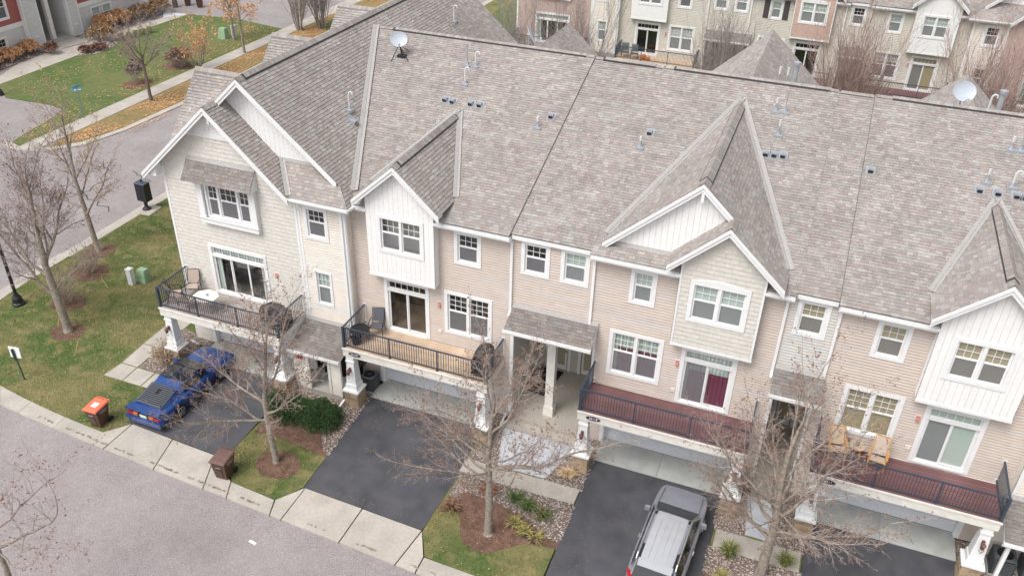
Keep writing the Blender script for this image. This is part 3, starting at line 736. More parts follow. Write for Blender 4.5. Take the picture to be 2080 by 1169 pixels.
def garage(root, x0,x1, y, h=2.13, trim=.16, depth=.22, open_=0):
    t=MB(); t.box(x0-trim,y-.03,0.02,x0,y+.02,h+trim); t.box(x1,y-.03,.02,x1+trim,y+.02,h+trim); t.box(x0,y-.03,h,x1,y+.02,h+trim)
    t.box(x0-.001,y+.02,0.02,x0+.03,y+depth,h); t.box(x1-.03,y+.02,.02,x1+.001,y+depth,h); t.box(x0,y+.02,h-.03,x1,y+depth,h+.001)
    g=t.build('garage_door',M['white'],root)
    for k in range(4):
        z0=.02+(h-.02)*k/4; z1=.02+(h-.02)*(k+1)/4-.012; p=MB(); p.box(x0+.032,y+depth,z0,x1-.032,y+depth+.04,z1)
        n=8
        for i in range(n):
            a=x0+.1+(x1-x0-.2)*i/n+.04; b=x0+.1+(x1-x0-.2)*(i+1)/n-.04; p.box(a,y+depth-.012,z0+.1,b,y+depth-.0,z1-.1)
        p.build('panel',M['garage'],g)
    s=MB(); s.box(x0+.03,y+depth-.01,.0,x1-.03,y+depth+.03,.025); s.build('weather_seal',M['black'],g)
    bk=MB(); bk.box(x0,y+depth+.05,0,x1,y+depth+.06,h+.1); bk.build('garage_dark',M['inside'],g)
    return g
def gutter(root, x0,x1, y, z, m='white'):
    g=MB(); g.box(x0,y-.12,z-.02,x1,y-.105,z+.09); g.box(x0,y-.105,z-.02,x1,y,z-.005); g.box(x0,y-.004,z-.14,x1,y+.02,z+.08)
    g.box(x0,y-.105,z-.005,x0+.01,y,z+.08); g.box(x1-.01,y-.105,z-.005,x1,y,z+.08)
    return g.build('gutter',M[m],root)
def downspout(root, x, y, z0, z1, kick=(0,-.3)):
    d=MB(); d.box(x-.05,y-.1,z0+.1,x+.05,y-.025,z1-.12); d.bar((x,y-.06,z1-.13),(x,y-.3,z1+.02),.09,.07); d.bar((x,y-.06,z0+.13),(x+kick[0],y-.1+kick[1],z0+.03),.09,.07)
    return d.build('downspout',M['white'],root)
def wall_light(root,x,y,z):
    a=MB(); a.box(x-.07,y-.05,z-.07,x+.07,y-.012,z+.07); a.box(x-.05,y-.1,z-.16,x+.05,y-.02,z-.05); a.build('alarm_strobe',M['salmon'],root)
    b=MB(); b.box(x-.09,y-.03,z-.09,x+.09,y-.01,z+.09); b.build('mount_plate',M['white'],root)
def outlet(root,x,y,z):
    b=MB(); b.box(x-.08,y-.05,z-.08,x+.08,y-.01,z+.08); b.build('outlet_cover',M['offwhite'],root)
def cornerboard(mb,x,y,z0,z1,w=.12,sx=1):
    mb.box(x,y-.028,z0,x+sx*w,y+.02,z1)
def corbel(root,x,y,z):
    b=MB(); b.box(x-.05,y-.28,z-.16,x+.05,y,z); b.box(x-.05,y-.28,z-.32,x+.05,y-.20,z-.16); b.build('bracket',M['white'],root)
def entry_roof(root, x0,x1, y0,z0, y1,z1, seed, box_under=True, gut=True):
    R=Roof(root,'porch_roof',seed,tone=.66)
    R.face([(x0,y1,z1),(x1,y1,z1),(x1,y0,z0),(x0,y0,z0)])
    R.trim.hexa([(x0,y1,z1-.13),(x1,y1,z1-.13),(x1,y0,z0-.13),(x0,y0,z0-.13),(x0,y1,z1-.012),(x1,y1,z1-.012),(x1,y0,z0-.012),(x0,y0,z0-.012)])
    R.fl.hexa([(x0,y0-.10,z0-.02),(x1,y0-.10,z0-.02),(x1,y0-.02,z0+.02),(x0,y0-.02,z0+.02),(x0,y0-.10,z0+.0),(x1,y0-.10,z0+.0),(x1,y0-.02,z0+.14),(x0,y0-.02,z0+.14)])
    r=R.done()
    if gut: gutter(r,x0-.03,x1+.03,y1+.01,z1-.07)
    return r
SLP=.365
def main_z(y): return 8.75+SLP*(y+.35)
YR=9.87; ZR=main_z(YR)
def small_gable(R, root, c, rng):
    zr=10.85; hw=1.83; ze=9.19; yv=(ze-8.75)/SLP-.35; ya=(zr-8.75)/SLP-.35; yf=-.72
    for s in (-1,1):
        R.face([(c,yf,zr),(c+s*hw,yf,ze),(c+s*hw,yv,ze),(c,ya,zr)],back=YR)
        R.valley((c+s*hw,yv,ze),(c,ya,zr),.24,.06)
        rake(R.trim,(c,zr+.0),(c+s*hw,ze),yf,wall_y=-.38)
        R.trim.box(c+s*(hw-.10),yf+.02,ze-.25,c+s*(hw-.42),-.38,ze-.14) if False else None
    R.ridge((c,yf+.02,zr+.02),(c,ya-.15,zr+.02),.9,.9)
    # back rakes
    for s in (-1,1): rake(R.trim,(c,zr),(c+s*hw,ze),2*YR-yf,wall_y=2*YR+.38)
def bump(root, x0,x1, zb, zt, c, zpk, style, m, rng, holes, colr=None, detail=True, trimedge=False):
    """box bay hung 0.4 m out of the wall with a gabled face"""
    y=-.4; poly=[(x0,zb),(x1,zb),(x1,zt),(c,zpk),(x0,zt)]
    w=siding(root,FR(y),poly,holes,m,style,rng,'bay_wall',colr,indiv=(style=='board' and detail))
    t=MB(); t.box(x0-.01,y-.03,zb-.10,x1+.01,y+.0,zb+.02); t.box(x0-.01,y+.0,zb-.10,x1+.01,-.002,zb-.0)
    if trimedge:
        for xx in (x0,x1-.07): t.box(xx,y-.035,zb+.02,xx+.07,y-.0,zt)
    t.build('bay_trim',M['white'],root)
    siding(root,FRE(x1),[(y,zb),(0,zb),(0,zt),(y,zt)],[],M['board'] if style=='board' else m,'lap',rng,'bay_side')
    siding(root,FRW(x0),[(0,zb),(-y,zb),(-y,zt),(0,zt)],[],M['board'] if style=='board' else m,'lap',rng,'bay_side')
def row(oy, rear, labels, pal, group):
    """one terrace of townhouses facing -Y, its front wall on y=0 (moved to y=oy)"""
    rng=random.Random(11 if rear else 3); det=not rear; NP=0 if rear else 300
    roots=[]
    pre={o.name for o in bpy.data.objects}
    def new(x,lab):
        r=thing('townhouse',(x,0,0),lab,'house',group); roots.append(r); return r
    # ---------------------------------------------------------- house 1 (left end)
    h1=new(-20.9,labels[0]); R=Roof(h1,'roof',21,NP); y1=-.4
    hl=[hole(-23.05,-20.65,6.85,8.5),(-23.38+.08,-20.44-.08,2.98,5.40),hole(-18.29,-17.2,6.83,8.32),hole(-18.11,-17.27,3.68,5.38)]
    wl=[(-25.05,2.5),(-18.72,2.5),(-18.72,8.75),(-22.0,11.75),(-25.05,8.9)]
    siding(h1,FR(y1),[(-25.05,0),(-18.72,0),(-18.72,8.72),(-20.55,10.50),(-23.5,10.50),(-25.05,9.08)],[(-23.9,-19.3,-.1,2.2)]+hl[:2],M[pal['w1']],'shake',rng,'siding',pal['c1'])
    siding(h1,FR(y1),[(-18.72,0),(-16.4,0),(-16.4,8.7),(-18.72,8.7)],hl[2:]+[(-18.5,-17.6,-.1,2.1)],M[pal['cream']],'lap',rng)
    siding(h1,FR(y1-.03),[(-23.5,10.52),(-20.55,10.52),(-22.0,11.84)],[],M['board'],'board',rng,'gable_boards',indiv=det)
    siding(h1,FRE(-16.4),[(y1,2.3),(0,2.3),(0,8.7),(y1,8.7)],[],M[pal['cream']],'lap',rng)
    siding(h1,FRW(-25.05),[(-20.15,0),(.4,0),(.4,8.8),(-20.15,8.8)],[],M['palegrey'],'lap',rng)
    siding(h1,FR(.4),[(-21.9,8.6),(-16.9,8.6),(-16.9,9.4),(-20.7,12.7),(-21.9,12.2)],[],M['board'],'board',rng,'gable_boards',indiv=det)
    t=MB(); t.box(-23.45,y1-.06,10.45,-20.6,y1-.02,10.6)
    for x,s in ((-25.05,1),(-18.72,1),(-18.58,1),(-16.4,-1)): t.box(x,y1-.03,2.4,x+s*.11,y1+.0,8.75)
    t.box(-16.4,y1-.0,2.4,-16.37,y1+.11,8.7)
    t.box(-22.95,y1-.1,11.5,-22.9,y1-.02,11.6)
    # rake return block on the left eave
    t.hexa([(-25.55,y1-.38,8.42),(-25.06,y1-.38,8.42),(-25.06,y1+.2,8.42),(-25.55,y1+.2,8.42),(-25.55,y1-.38,8.48),(-25.06,y1-.38,8.92),(-25.06,y1+.2,8.92),(-25.55,y1+.2,8.48)])
    t.build('corner_trim',M['white'],h1)
    corbel(h1,-21.98,y1-.05,11.5) if det else None
    # bay window box + its little roof
    b=MB(); bx0,bx1,bz0,bz1=-23.27,-20.43,6.6,8.7; bf=-.62
    b.box(bx0,bf,bz0,bx1,y1-.005,bz0+.22); b.box(bx0,bf,bz0+.22,bx0+.26,y1-.005,bz1); b.box(bx1-.26,bf,bz0+.22,bx1,y1-.005,bz1); b.box(bx0-.03,bf-.04,bz0+.22,bx1+.03,bf-.001,bz0+.27); b.box(bx0+.26,bf,8.44,bx1-.26,y1-.005,bz1)
    bb=b.build('bay_box',M['white'],h1)
    window(h1,FR(-.47),-22.97,-20.73,6.85,8.46,cover='warm',splits=(.27,.73),cols_list=[2,3,2],case=.09)
    aw=Roof(h1,'window_awning',5,tone=.7); aw.face([(-23.63,-1.0,8.62),(-20.33,-1.0,8.62),(-20.33,y1-.02,9.42),(-23.63,y1-.02,9.42)])
    aw.fl.hexa([(-23.6,y1-.1,9.34),(-20.33,y1-.1,9.34),(-20.33,y1-.02,9.38),(-23.6,y1-.02,9.38),(-23.6,y1-.1,9.37),(-20.33,y1-.1,9.37),(-20.33,y1-.018,9.5),(-23.6,y1-.018,9.5)])
    for xx in (-23.6,-20.43): aw.trim.hexa([(xx,-.95,8.56),(xx+.1,-.95,8.56),(xx+.1,y1-.02,8.56),(xx,y1-.02,8.56),(xx,-.96,8.61),(xx+.1,-.96,8.61),(xx+.1,y1-.02,9.38),(xx,y1-.02,9.38)])
    aw.done()
    slider(h1,FR(y1),-23.38,-20.44,2.98,5.46,cover='drapes',panels=3)
    window(h1,FR(y1),-18.29,-17.2,6.83,8.32); window(h1,FR(y1),-18.11,-17.27,3.68,5.38,case=.1,cover='blind_green')
    wall_light(h1,-19.99,y1,4.68); outlet(h1,-24.0,y1,3.5)
    gutter(h1,-18.75,-15.98,-.78,8.66); downspout(h1,-16.55,y1,SZ-.5,8.7)
    g=MB(); g.bar((-16.0,-.82,8.70),(-15.92,-.40,8.70),.12,.1); g.build('gutter_return',M['white'],h1)
    # roof faces
    RX,RZ=-20.85,12.97; rz=lambda x:12.49-.8675*(x+20.3); lz=lambda x:RZ-.915*(RX-x); RLZ=lz(-22.0); r2=lambda x:RLZ-.945*(x+22.0)
    yf0,yf1=-.9,-.15
    R.face([(RX,yf1,rz(RX)),(-16.61,yf1,rz(-16.61)),(-16.085,yf1,rz(-16.085)),(-20.3,YR,rz(-20.3)),(RX,YR,rz(RX))],back=YR)
    R.face([(-16.61,yf1,rz(-16.61)),(-16.0,-.8,rz(-16.0)),(-16.0,-.35,rz(-16.0)),(-16.085,yf1,rz(-16.085))])
    zf=lambda y:8.75+.81*(y+.8)
    R.face([(-18.7,-.8,8.75),(-16.0,-.8,8.75),(-17.17,.42,zf(.42)),(-19.75,.42,zf(.42))])
    R.face([(-22.0,yf0,r2(-22)),(-22.0,.42,r2(-22)),(-18.62,.42,r2(-18.62)),(-18.62,yf0,r2(-18.62))])
    R.face([(-25.7,yf0,lz(-25.7)),(-22.0,yf0,lz(-22)),(-22.0,yf1,lz(-22)),(-25.7,yf1,lz(-25.7))])
    R.face([(-25.7,yf1,lz(-25.7)),(RX,yf1,lz(RX)),(RX,YR,lz(RX)),(-25.7,YR,lz(-25.7))],back=YR)
    for yw in (3.7,9.5,15.8):
        zt=11.6; xl=RX-(RZ-zt)/.915
        for s in (-1,1): R.face([(-25.95,yw,zt),(xl,yw,zt),(-25.72,yw+s*2.75,zt-2.75*1.05+.02),(-25.95,yw+s*2.75,zt-2.75*1.05)])
        R.ridge((-25.95,yw,zt+.02),(xl,yw,zt+.02),1.0,1.0,vent=False)
        R.trim.poly([(-25.93,yw-2.75,8.4),(-25.93,yw+2.75,8.4),(-25.93,yw+2.75,8.7),(-25.93,yw,zt-.03),(-25.93,yw-2.75,8.7)])
    rake(R.trim,(-22.0,RLZ),(-25.7,lz(-25.7)),yf0,wall_y=y1+.02); rake(R.trim,(-22.0,RLZ),(-18.62,r2(-18.62)),yf0,wall_y=y1+.02)
    rake(R.trim,(RX,RZ-.01),(-22.0,lz(-22.0)-.01),yf1,wall_y=.42); rake(R.trim,(RX,RZ-.01),(-16.8,rz(-16.8)-.01),yf1,wall_y=.42)
    R.valley((-18.62,-.8,8.78),(-19.6,.42,9.76),.22); R.valley((-16.25,.2,8.97),(-20.3,YR,12.50),.30,.06)
    R.fl.hexa([(-19.7,.33,9.66),(-17.2,.33,9.66),(-17.2,.41,9.7),(-19.7,.41,9.7),(-19.7,.33,9.70),(-17.2,.33,9.70),(-17.2,.41,9.86),(-19.7,.41,9.86)])
    R.ridge((RX,yf1+.05,RZ+.02),(RX,2*YR-yf1,RZ+.02),.9,.9); R.ridge((-22.0,yf0+.02,RLZ+.02),(-22.0,.40,RLZ+.02),.93,.93,vent=False)
    R.done()
    downspout(h1,-24.9,y1,0,2.6) if False else None
    garage(h1,-23.9,-19.3,y1)
    deck(h1,-24.88,-18.8,-2.42,y1,'greydeck',rng,detail=det)
    for x in (-24.62,-19.02): column(h1,x,-2.17,SZ-.43,rng,detail=det)
    entry_roof(h1,-18.7,-16.25,y1-.02,2.85,-2.05,2.28,31)
    # porch front wall with an opening
    siding(h1,FR(-1.85),[(-18.55,.25),(-16.35,.25),(-16.35,2.25),(-18.55,2.25)],[(-17.85,-16.95,.28,2.05)],M[pal['cream']],'lap',rng,'porch_wall')
    t=MB(); t.box(-18.55,-1.87,-.05,-16.35,-1.7,.25); t.build('porch_base',M['conc'],h1)
    t=MB(); t.box(-17.97,-1.9,.25,-17.85,-1.8,2.15); t.box(-16.95,-1.9,.25,-16.83,-1.8,2.15); t.box(-17.85,-1.9,2.03,-16.95,-1.8,2.15); t.box(-18.6,-1.9,.25,-18.48,-1.8,2.2); t.box(-16.42,-1.9,.25,-16.32,-1.8,2.2); t.build('porch_trim',M['offwhite'],h1)
    t=MB(); t.box(-18.5,-1.7,.0,-16.4,-.41,.2); t.build('porch_floor',M['concg'],h1)
    t=MB(); t.box(-18.0,-.6,.2,-17.0,-.45,1.95); t.build('porch_inner_wall',M['greige'],h1)
    siding(h1,FRB(2*YR),[(16.3,0),(25.1,0),(25.1,8.8),(16.3,8.8)],[],M['greige'],'lap',rng)
    # ---------------------------------------------------------- houses 2..4 shared makers
    def eave(root,x0,x1,z=8.75,y=-.35,gut=True):
        if gut: gutter(root,x0,x1,y+.02,z-.10)
        t=MB(); t.box(x0,y+.03,z-.24,x1,y+.05,z-.01) if gut else t.box(x0,y-.0,z-.16,x1,y+.05,z+.0)
        t.box(x0,y+.05,z-.20,x1,.0,z-.12); t.build('soffit',M['white'],root)
    # house 2
    h2=new(-12.9,labels[1]); R=Roof(h2,'roof',22,NP); c=-14.02
    hs=[(-15.05+.08,-13.03-.08,2.98,5.5),hole(-11.89,-10.77,6.93,8.39),hole(-12.35,-10.29,3.56,5.59)]
    siding(h2,FR(0),[(-16.4,0),(-9.4,0),(-9.4,8.66),(-16.4,8.66)],hs+[(-15.35,-10.42,-.1,2.15)],M[pal['tan']],'lap',rng)
    bump(h2,-15.45,-12.56,5.9,9.35,c,10.62,'board',M[pal['b2']],rng,[hole(-14.97,-12.98,6.98,8.62)],detail=det)
    window(h2,FR(-.4),-14.97,-12.98,6.98,8.62,units=2,cover='inside')
    slider(h2,FR(0),-15.05,-13.03,2.98,5.56,cover='warm' if not rear else 'inside'); window(h2,FR(0),-11.89,-10.77,6.93,8.39); window(h2,FR(0),-12.35,-10.29,3.56,5.59,units=2,cols=3,rows=3,cover='blind_white' if rear else 'inside')
    wall_light(h2,-12.57,0,4.9); outlet(h2,-12.57,0,3.54)
    eave(h2,-16.3,-15.45); eave(h2,-12.56,-9.5); downspout(h2,-9.52,0,SZ-.0 if False else 5.2,8.6,(0,-.15))
    R.face([(-16.05,-.35,8.75),(-9.55,-.35,8.75),(-9.55,YR,ZR),(-20.3,YR,ZR)],lift=.05,back=YR)
    small_gable(R,h2,c,rng)
    R.trim.box(-9.55,-.33,8.6,-9.53,-.2,8.8); R.seam.hexa([(-9.55,-.35,8.72),(-9.53,-.35,8.72),(-9.53,YR,ZR-.03),(-9.55,YR,ZR-.03),(-9.55,-.35,8.81),(-9.53,-.35,8.81),(-9.53,YR,ZR+.06),(-9.55,YR,ZR+.06)])
    R.ridge((-20.25,YR,ZR+.07),(-9.6,YR,ZR+.07),SLP,SLP,v0=.9); R.done()
    garage(h2,-15.35,-10.42,0); deck(h2,-16.1,-9.73,-1.9,0,'cedar',rng,number='36190' if det else None,detail=det)
    for x in (-15.82,-9.98): column(h2,x,-1.72,SZ-.43,rng,detail=det)
    if det:
        l=MB(); l.box(-15.98,-.9,1.2,-15.94,-.35,1.2)
        for i in range(6):
            for j in range(9): l.bar((-15.96,-1.2+i*.12,1.25+j*.12),(-15.96,-1.2+i*.12+.12,1.25+j*.12+.12),.02); l.bar((-15.96,-1.08+i*.12,1.25+j*.12),(-15.96,-1.2+i*.12,1.25+j*.12+.12),.02)
        l.build('lattice',M['black'],h2)
    siding(h2,FRE(-9.4),[(0,.15),(4.0,.15),(4.0,5.6),(0,5.6)],[],M['greige'],'lap',rng)
    siding(h2,FRE(-9.4),[(-.02,5.6),(.0,5.6),(.0,8.6),(-.02,8.6)],[],M['greige'],'lap',rng)
    # house 3 with the shared porch on its left
    h3=new(-2.9,labels[2]); R=Roof(h3,'roof',23,NP)
    hs=[hole(-9.16,-8.03,7.12,8.56),hole(-7.61,-6.51,7.12,8.57),hole(-4.98,-4.02,6.9,8.36),hole(-5.53,-3.47,3.53,5.60),(-2.80+.08,-.76-.08,2.98,5.5)]
    siding(h3,FR(0),[(-9.4,0),(.55,0),(.55,8.66),(-9.4,8.66)],hs+[(-9.40,-6.12,-.1,5.32),(-5.38,-.42,-.1,2.15)],M[pal['tan']],'lap',rng)
    for q in ((-9.16,-8.03,7.12,8.56),(-7.61,-6.51,7.12,8.57),(-4.98,-4.02,6.9,8.36)): window(h3,FR(0),*q,cover='inside' if q[0]<-9 and not rear else 'blind_green')
    window(h3,FR(0),-5.53,-3.47,3.53,5.60,units=2,cols=3,rows=3,cover='wine' if not rear else 'blind_green')
    slider(h3,FR(0),-2.80,-.76,2.98,5.56,cover='wine' if not rear else 'inside',screen_left=not rear)
    bump(h3,-3.22,-.34,5.9,9.35,-1.8,10.75,'shake',M[pal['w3']],rng,[hole(-2.82,-.78,6.96,8.62)],pal['c3'],detail=det,trimedge=True)
    window(h3,FR(-.4),-2.82,-.78,6.96,8.62,units=2,cover='blind_green' if not rear else 'blind_green',head=.16)
    wall_light(h3,-2.9,0,4.82); outlet(h3,-2.91,0,3.49)
    if rear:
        for a,b in ((-5.42,-5.02),(-3.98,-3.58)):
            s=MB(); s.box(a,-.05,6.95,b,-.01,8.35); s.build('shutter',M['shutter'],h3)
    eave(h3,-9.5,-6.45,8.77,-.18,gut=False); eave(h3,-6.42,-3.22,8.75); eave(h3,-.34,.62,8.75)
    downspout(h3,-6.33,0,5.25,8.6,(0,-.2)); downspout(h3,.42,0,5.25,8.6,(0,-.2))
    R.face([(-9.53,-.18,main_z(-.18)),(-6.45,-.18,main_z(-.18)),(-6.45,YR,ZR),(-9.53,YR,ZR)],back=YR)
    R.face([(-6.45,-.35,8.75),(.65,-.35,8.75),(.65,YR,ZR),(-6.45,YR,ZR)],lift=.025,back=YR)
    a=.9067; ux,uz=-2.95,12.0; uyf,ufw=.05,.32; ya=(uz-8.75)/SLP-.35; yv=(9.1-8.75)/SLP-.35; lx=-1.8; lzr=uz-a*(lx-ux)
    R.face([(ux,uyf,uz),(ux,ya,uz),(.25,yv,9.1),(.25,uyf,9.1)],back=YR)
    R.face([(lx,-.72,lzr),(lx,uyf,lzr),(.25,uyf,9.1),(.25,-.72,9.1)])
    R.face([(ux,uyf,uz),(ux,ya,uz),(-6.15,yv,9.1),(-6.15,uyf,9.1)],back=YR)
    R.face([(lx,-.72,lzr),(lx,ufw+.02,lzr),(-3.68,ufw+.02,lzr-.945*1.88),(-3.68,-.72,lzr-.945*1.88)])
    R.ridge((lx,-.70,lzr+.02),(lx,uyf,lzr+.02),.9,.9,vent=False,w=.15)
    R.ridge((ux,uyf+.02,uz+.02),(ux,ya-.1,uz+.02),.9,.9,w=.2,v0=.4)
    R.valley((-6.15,yv,9.1),(ux,ya,uz),.3,.04); R.valley((.25,yv,9.1),(ux,ya,uz),.3,.04)
    rake(R.trim,(ux,uz-.01),(-6.15,9.1),uyf,wall_y=ufw); rake(R.trim,(ux,uz-.01),(-1.62,uz-a*1.33-.01),uyf,wall_y=ufw)
    rake(R.trim,(lx,lzr-.01),(-3.68,lzr-.945*1.88-.01),-.72,wall_y=-.38); rake(R.trim,(lx,lzr-.01),(.25,9.1),-.72,wall_y=-.38)
    R.fl.hexa([(-5.9,.22,8.94),(-3.4,.22,8.94),(-3.4,.30,8.98),(-5.9,.30,8.98),(-5.9,.22,8.98),(-3.4,.22,8.98),(-3.4,.30,9.13),(-5.9,.30,9.13)])
    siding(h3,FR(ufw),[(-6.0,8.9),(-6.0,9.0),(ux,11.85),(-1.7,10.75),(-1.7,8.9)],[],M['board'],'board',rng,'gable_boards',indiv=det); corbel(h3,ux+.02,ufw-.02,11.65)
    R.seam.hexa([(-6.46,-.35,8.72),(-6.44,-.35,8.72),(-6.44,YR,ZR-.03),(-6.46,YR,ZR-.03),(-6.46,-.35,8.775),(-6.44,-.35,8.775),(-6.44,YR,ZR+.03),(-6.46,YR,ZR+.03)])
    R.ridge((-9.5,YR,ZR+.03),(-6.5,YR,ZR+.03),SLP,SLP); R.ridge((-6.4,YR,ZR+.05),(.6,YR,ZR+.05),SLP,SLP); R.done()
    garage(h3,-5.38,-.42,0); deck(h3,-6.03,.21,-1.93,0,'maroon',rng,number='36118' if det else None,detail=det)
    for x in (-5.78,-.02): column(h3,x,-1.72,SZ-.43,rng,detail=det)
    entry_roof(h3,-9.42,-5.98,-.01,5.60,-1.02,5.14,33)
    def porch(root,x0,x1,steps=True):
        f=MB(); f.box(x0,-.4,-.1,x1,3.5,.34); f.build('porch_floor',M['conc'],root)
        s=MB(); s.box(x0,-.78,-.1,x1,-.401,.17); s.build('step',M['conc'],root)
        siding(root,FRW(x1),[(-3.5,.34),(0,.34),(0,5.3),(-3.5,5.3)],[],M['greige'],'lap',rng,'porch_wall')
        siding(root,FR(3.5),[(x0,.34),(x1,.34),(x1,3.1),(x0,3.1)],[(x0+.45,x0+1.35,.3,2.5),(x1-1.3,x1-.4,.3,2.5)] if x1-x0>2 else [(x0+.3,x1-.3,.3,2.5)],M['greige'],'lap',rng,'porch_wall')
        cl=MB(); cl.box(x0,.02,5.32,x1,3.5,5.4); cl.box(x0,3.3,3.1,x1,3.5,5.32); cl.build('porch_ceiling',M['offwhite'],root)
        ds=((x0+.45,x0+1.35),(x1-1.3,x1-.4)) if x1-x0>2 else ((x0+.3,x1-.3),)
        for a_,b_ in ds:
            d=MB(); d.box(a_,3.50,.34,b_,3.56,2.5); D=d.build('entry_door',M['door'],root)
            t=MB(); t.box(a_-.13,3.44,.34,a_,3.5,2.63); t.box(b_,3.44,.34,b_+.13,3.5,2.63); t.box(a_,3.44,2.5,b_,3.5,2.63); t.box(a_+.06,3.47,.36,a_+.14,3.50,2.44); t.box(b_-.14,3.47,.36,b_-.06,3.50,2.44); t.box(a_+.14,3.47,2.34,b_-.14,3.50,2.44); t.box(a_+.14,3.47,.36,b_-.14,3.50,.6); t.build('door_frame',M['white'],D)
            k=MB(); k.lathe((b_-.1,3.44,1.35),[(.03,0),(.03,.05)],8); k.build('door_knob',M['black'],D)
    porch(h3,-9.38,-6.14)
    t=MB(); t.box(-6.16,-.03,.2,-6.04,.05,5.3); t.box(-6.16,-.03,0,-6.14,.2,5.3); t.box(-9.5,-.03,.2,-9.36,.03,5.3); t.box(-9.38,-.05,5.05,-6.1,.03,5.32)
    t.box(-9.4,-1.0,4.98,-6.02,-.94,5.12); t.box(-9.4,-.94,4.98,-9.3,-.05,5.12); t.box(-6.12,-.94,4.98,-6.02,-.05,5.12); t.build('porch_trim',M['white'],h3)
    p=MB(); x,y=-7.85,.45; w=.17
    p.hexa([(x-.22,y-.22,.34),(x+.22,y-.22,.34),(x+.22,y+.22,.34),(x-.22,y+.22,.34),(x-.20,y-.20,.8),(x+.20,y-.20,.8),(x+.20,y+.20,.8),(x-.20,y+.20,.8)]); p.box(x-w,y-w,.8,x+w,y+w,5.3); p.build('porch_column',M['offwhite'],h3)
    # house 4 with the narrow entry on its left
    h4=new(6.5,labels[3]); R=Roof(h4,'roof',24,NP); c=6.5
    hs=[hole(.75,1.83,7.11,8.56),hole(3.32,4.40,6.9,8.38),hole(2.88,4.84,3.54,5.57),(5.53+.08,7.46-.08,2.98,5.48)]
    siding(h4,FR(0),[(.55,5.1),(2.05,5.1),(2.05,8.66),(.55,8.66)],hs[:1],M['palegrey' if not rear else 'olive'],'lap',rng)
    siding(h4,FR(0),[(2.05,0),(9.2,0),(9.2,8.66),(2.05,8.66)],hs[1:]+[(2.82,7.85,-.1,2.15)],M[pal['tan2']],'lap',rng)
    window(h4,FR(0),.75,1.83,7.11,8.56,cover='blind_tan'if not rear else 'inside'); window(h4,FR(0),3.32,4.40,6.9,8.38,cover='blind_tan' if not rear else 'blind_green')
    window(h4,FR(0),2.88,4.84,3.54,5.57,units=2,cols=3,rows=3,cover='blind_tan' if not rear else 'wine',lower='none' if not rear else 'screen')
    slider(h4,FR(0),5.53,7.46,2.98,5.54,cover='blind_green' if not rear else 'blind_tan',screen_left=True)
    bump(h4,5.05,7.95,5.9,9.35,c,10.62,'board',M[pal['b4']],rng,[hole(5.53,7.42,6.94,8.58)],detail=det)
    window(h4,FR(-.4),5.53,7.42,6.94,8.58,units=2,cover='blind_tan' if not rear else 'blind_green')
    wall_light(h4,5.4,0,4.9); outlet(h4,5.4,0,3.54)
    eave(h4,.66,1.98,8.77,-.18,gut=False); eave(h4,2.02,5.05); eave(h4,7.95,8.9); downspout(h4,2.13,0,5.2,8.6,(0,-.2))
    R.face([(.65,-.18,main_z(-.18)),(2.0,-.18,main_z(-.18)),(2.0,YR,ZR),(.65,YR,ZR)],back=YR)
    R.face([(2.0,-.35,8.75),(8.45,-.35,8.75),(12.7,YR,ZR),(2.0,YR,ZR)],lift=.05,back=YR)
    small_gable(R,h4,c,rng)
    R.seam.hexa([(1.98,-.35,8.72),(2.0,-.35,8.72),(2.0,YR,ZR-.03),(1.98,YR,ZR-.03),(1.98,-.35,8.81),(2.0,-.35,8.81),(2.0,YR,ZR+.06),(1.98,YR,ZR+.06)])
    R.ridge((.7,YR,ZR+.03),(1.95,YR,ZR+.03),SLP,SLP,v0=.2,v1=.2); R.ridge((2.05,YR,ZR+.07),(12.6,YR,ZR+.07),SLP,SLP,v0=.6); R.done()
    garage(h4,2.82,7.85,0); deck(h4,2.37,8.42,-1.95,0,'maroon',rng,number='36511' if det else None,detail=det)
    for x in (2.66,8.15): column(h4,x,-1.75,SZ-.43,rng,detail=det)
    entry_roof(h4,.50,2.2,-.01,5.60,-1.02,5.14,34)
    porch(h4,.66,1.96)
    siding(h4,FRE(.55),[(0,.15),(4.0,.15),(4.0,5.3),(0,5.3)],[],M['greige'],'lap',rng,'porch_wall')
    t=MB(); t.box(.55,-.04,.1,.67,.1,5.3); t.box(1.94,-.04,.1,2.06,.1,5.3); t.box(.67,-.05,5.05,1.94,.03,5.32); t.box(.55,-1.0,4.98,2.15,-.94,5.12); t.box(.55,-.94,4.98,.65,-.05,5.12); t.box(2.05,-.94,4.98,2.15,-.05,5.12); t.build('porch_trim',M['white'],h4)
    for hh,xa,xb in ((h2,-16.3,-9.4),(h3,-9.4,.55),(h4,.55,9.0)): siding(hh,FRB(2*YR-.0),[(-xb,0),(-xa,0),(-xa,8.66),(-xb,8.66)],[],M['greige'],'lap',rng,'rear_wall')
    # ---------------------------------------------------------- house 5: the mirrored right end
    h5=new(13.3,labels[4]); R=Roof(h5,'roof',25,0)
    siding(h5,FR(y1),[(8.84,0),(11.16,0),(11.16,8.7),(8.84,8.7)],[hole(9.63,10.72,6.83,8.32),hole(9.70,10.54,3.68,5.38)],M[pal['cream']],'lap',rng)
    siding(h5,FRW(8.84),[(0,2.3),(-y1,2.3),(-y1,8.7),(0,8.7)],[],M[pal['cream']],'lap',rng)
    siding(h5,FR(y1),[(11.16,0),(17.5,0),(17.5,8.95),(15.44,10.6),(13.7,10.6),(11.16,8.9)],[hole(13.1,15.5,6.85,8.5),(12.96,15.74,2.98,5.4),(11.8,16.4,-.1,2.2)],M[pal['w1']],'shake',rng,'siding',pal['c1'])
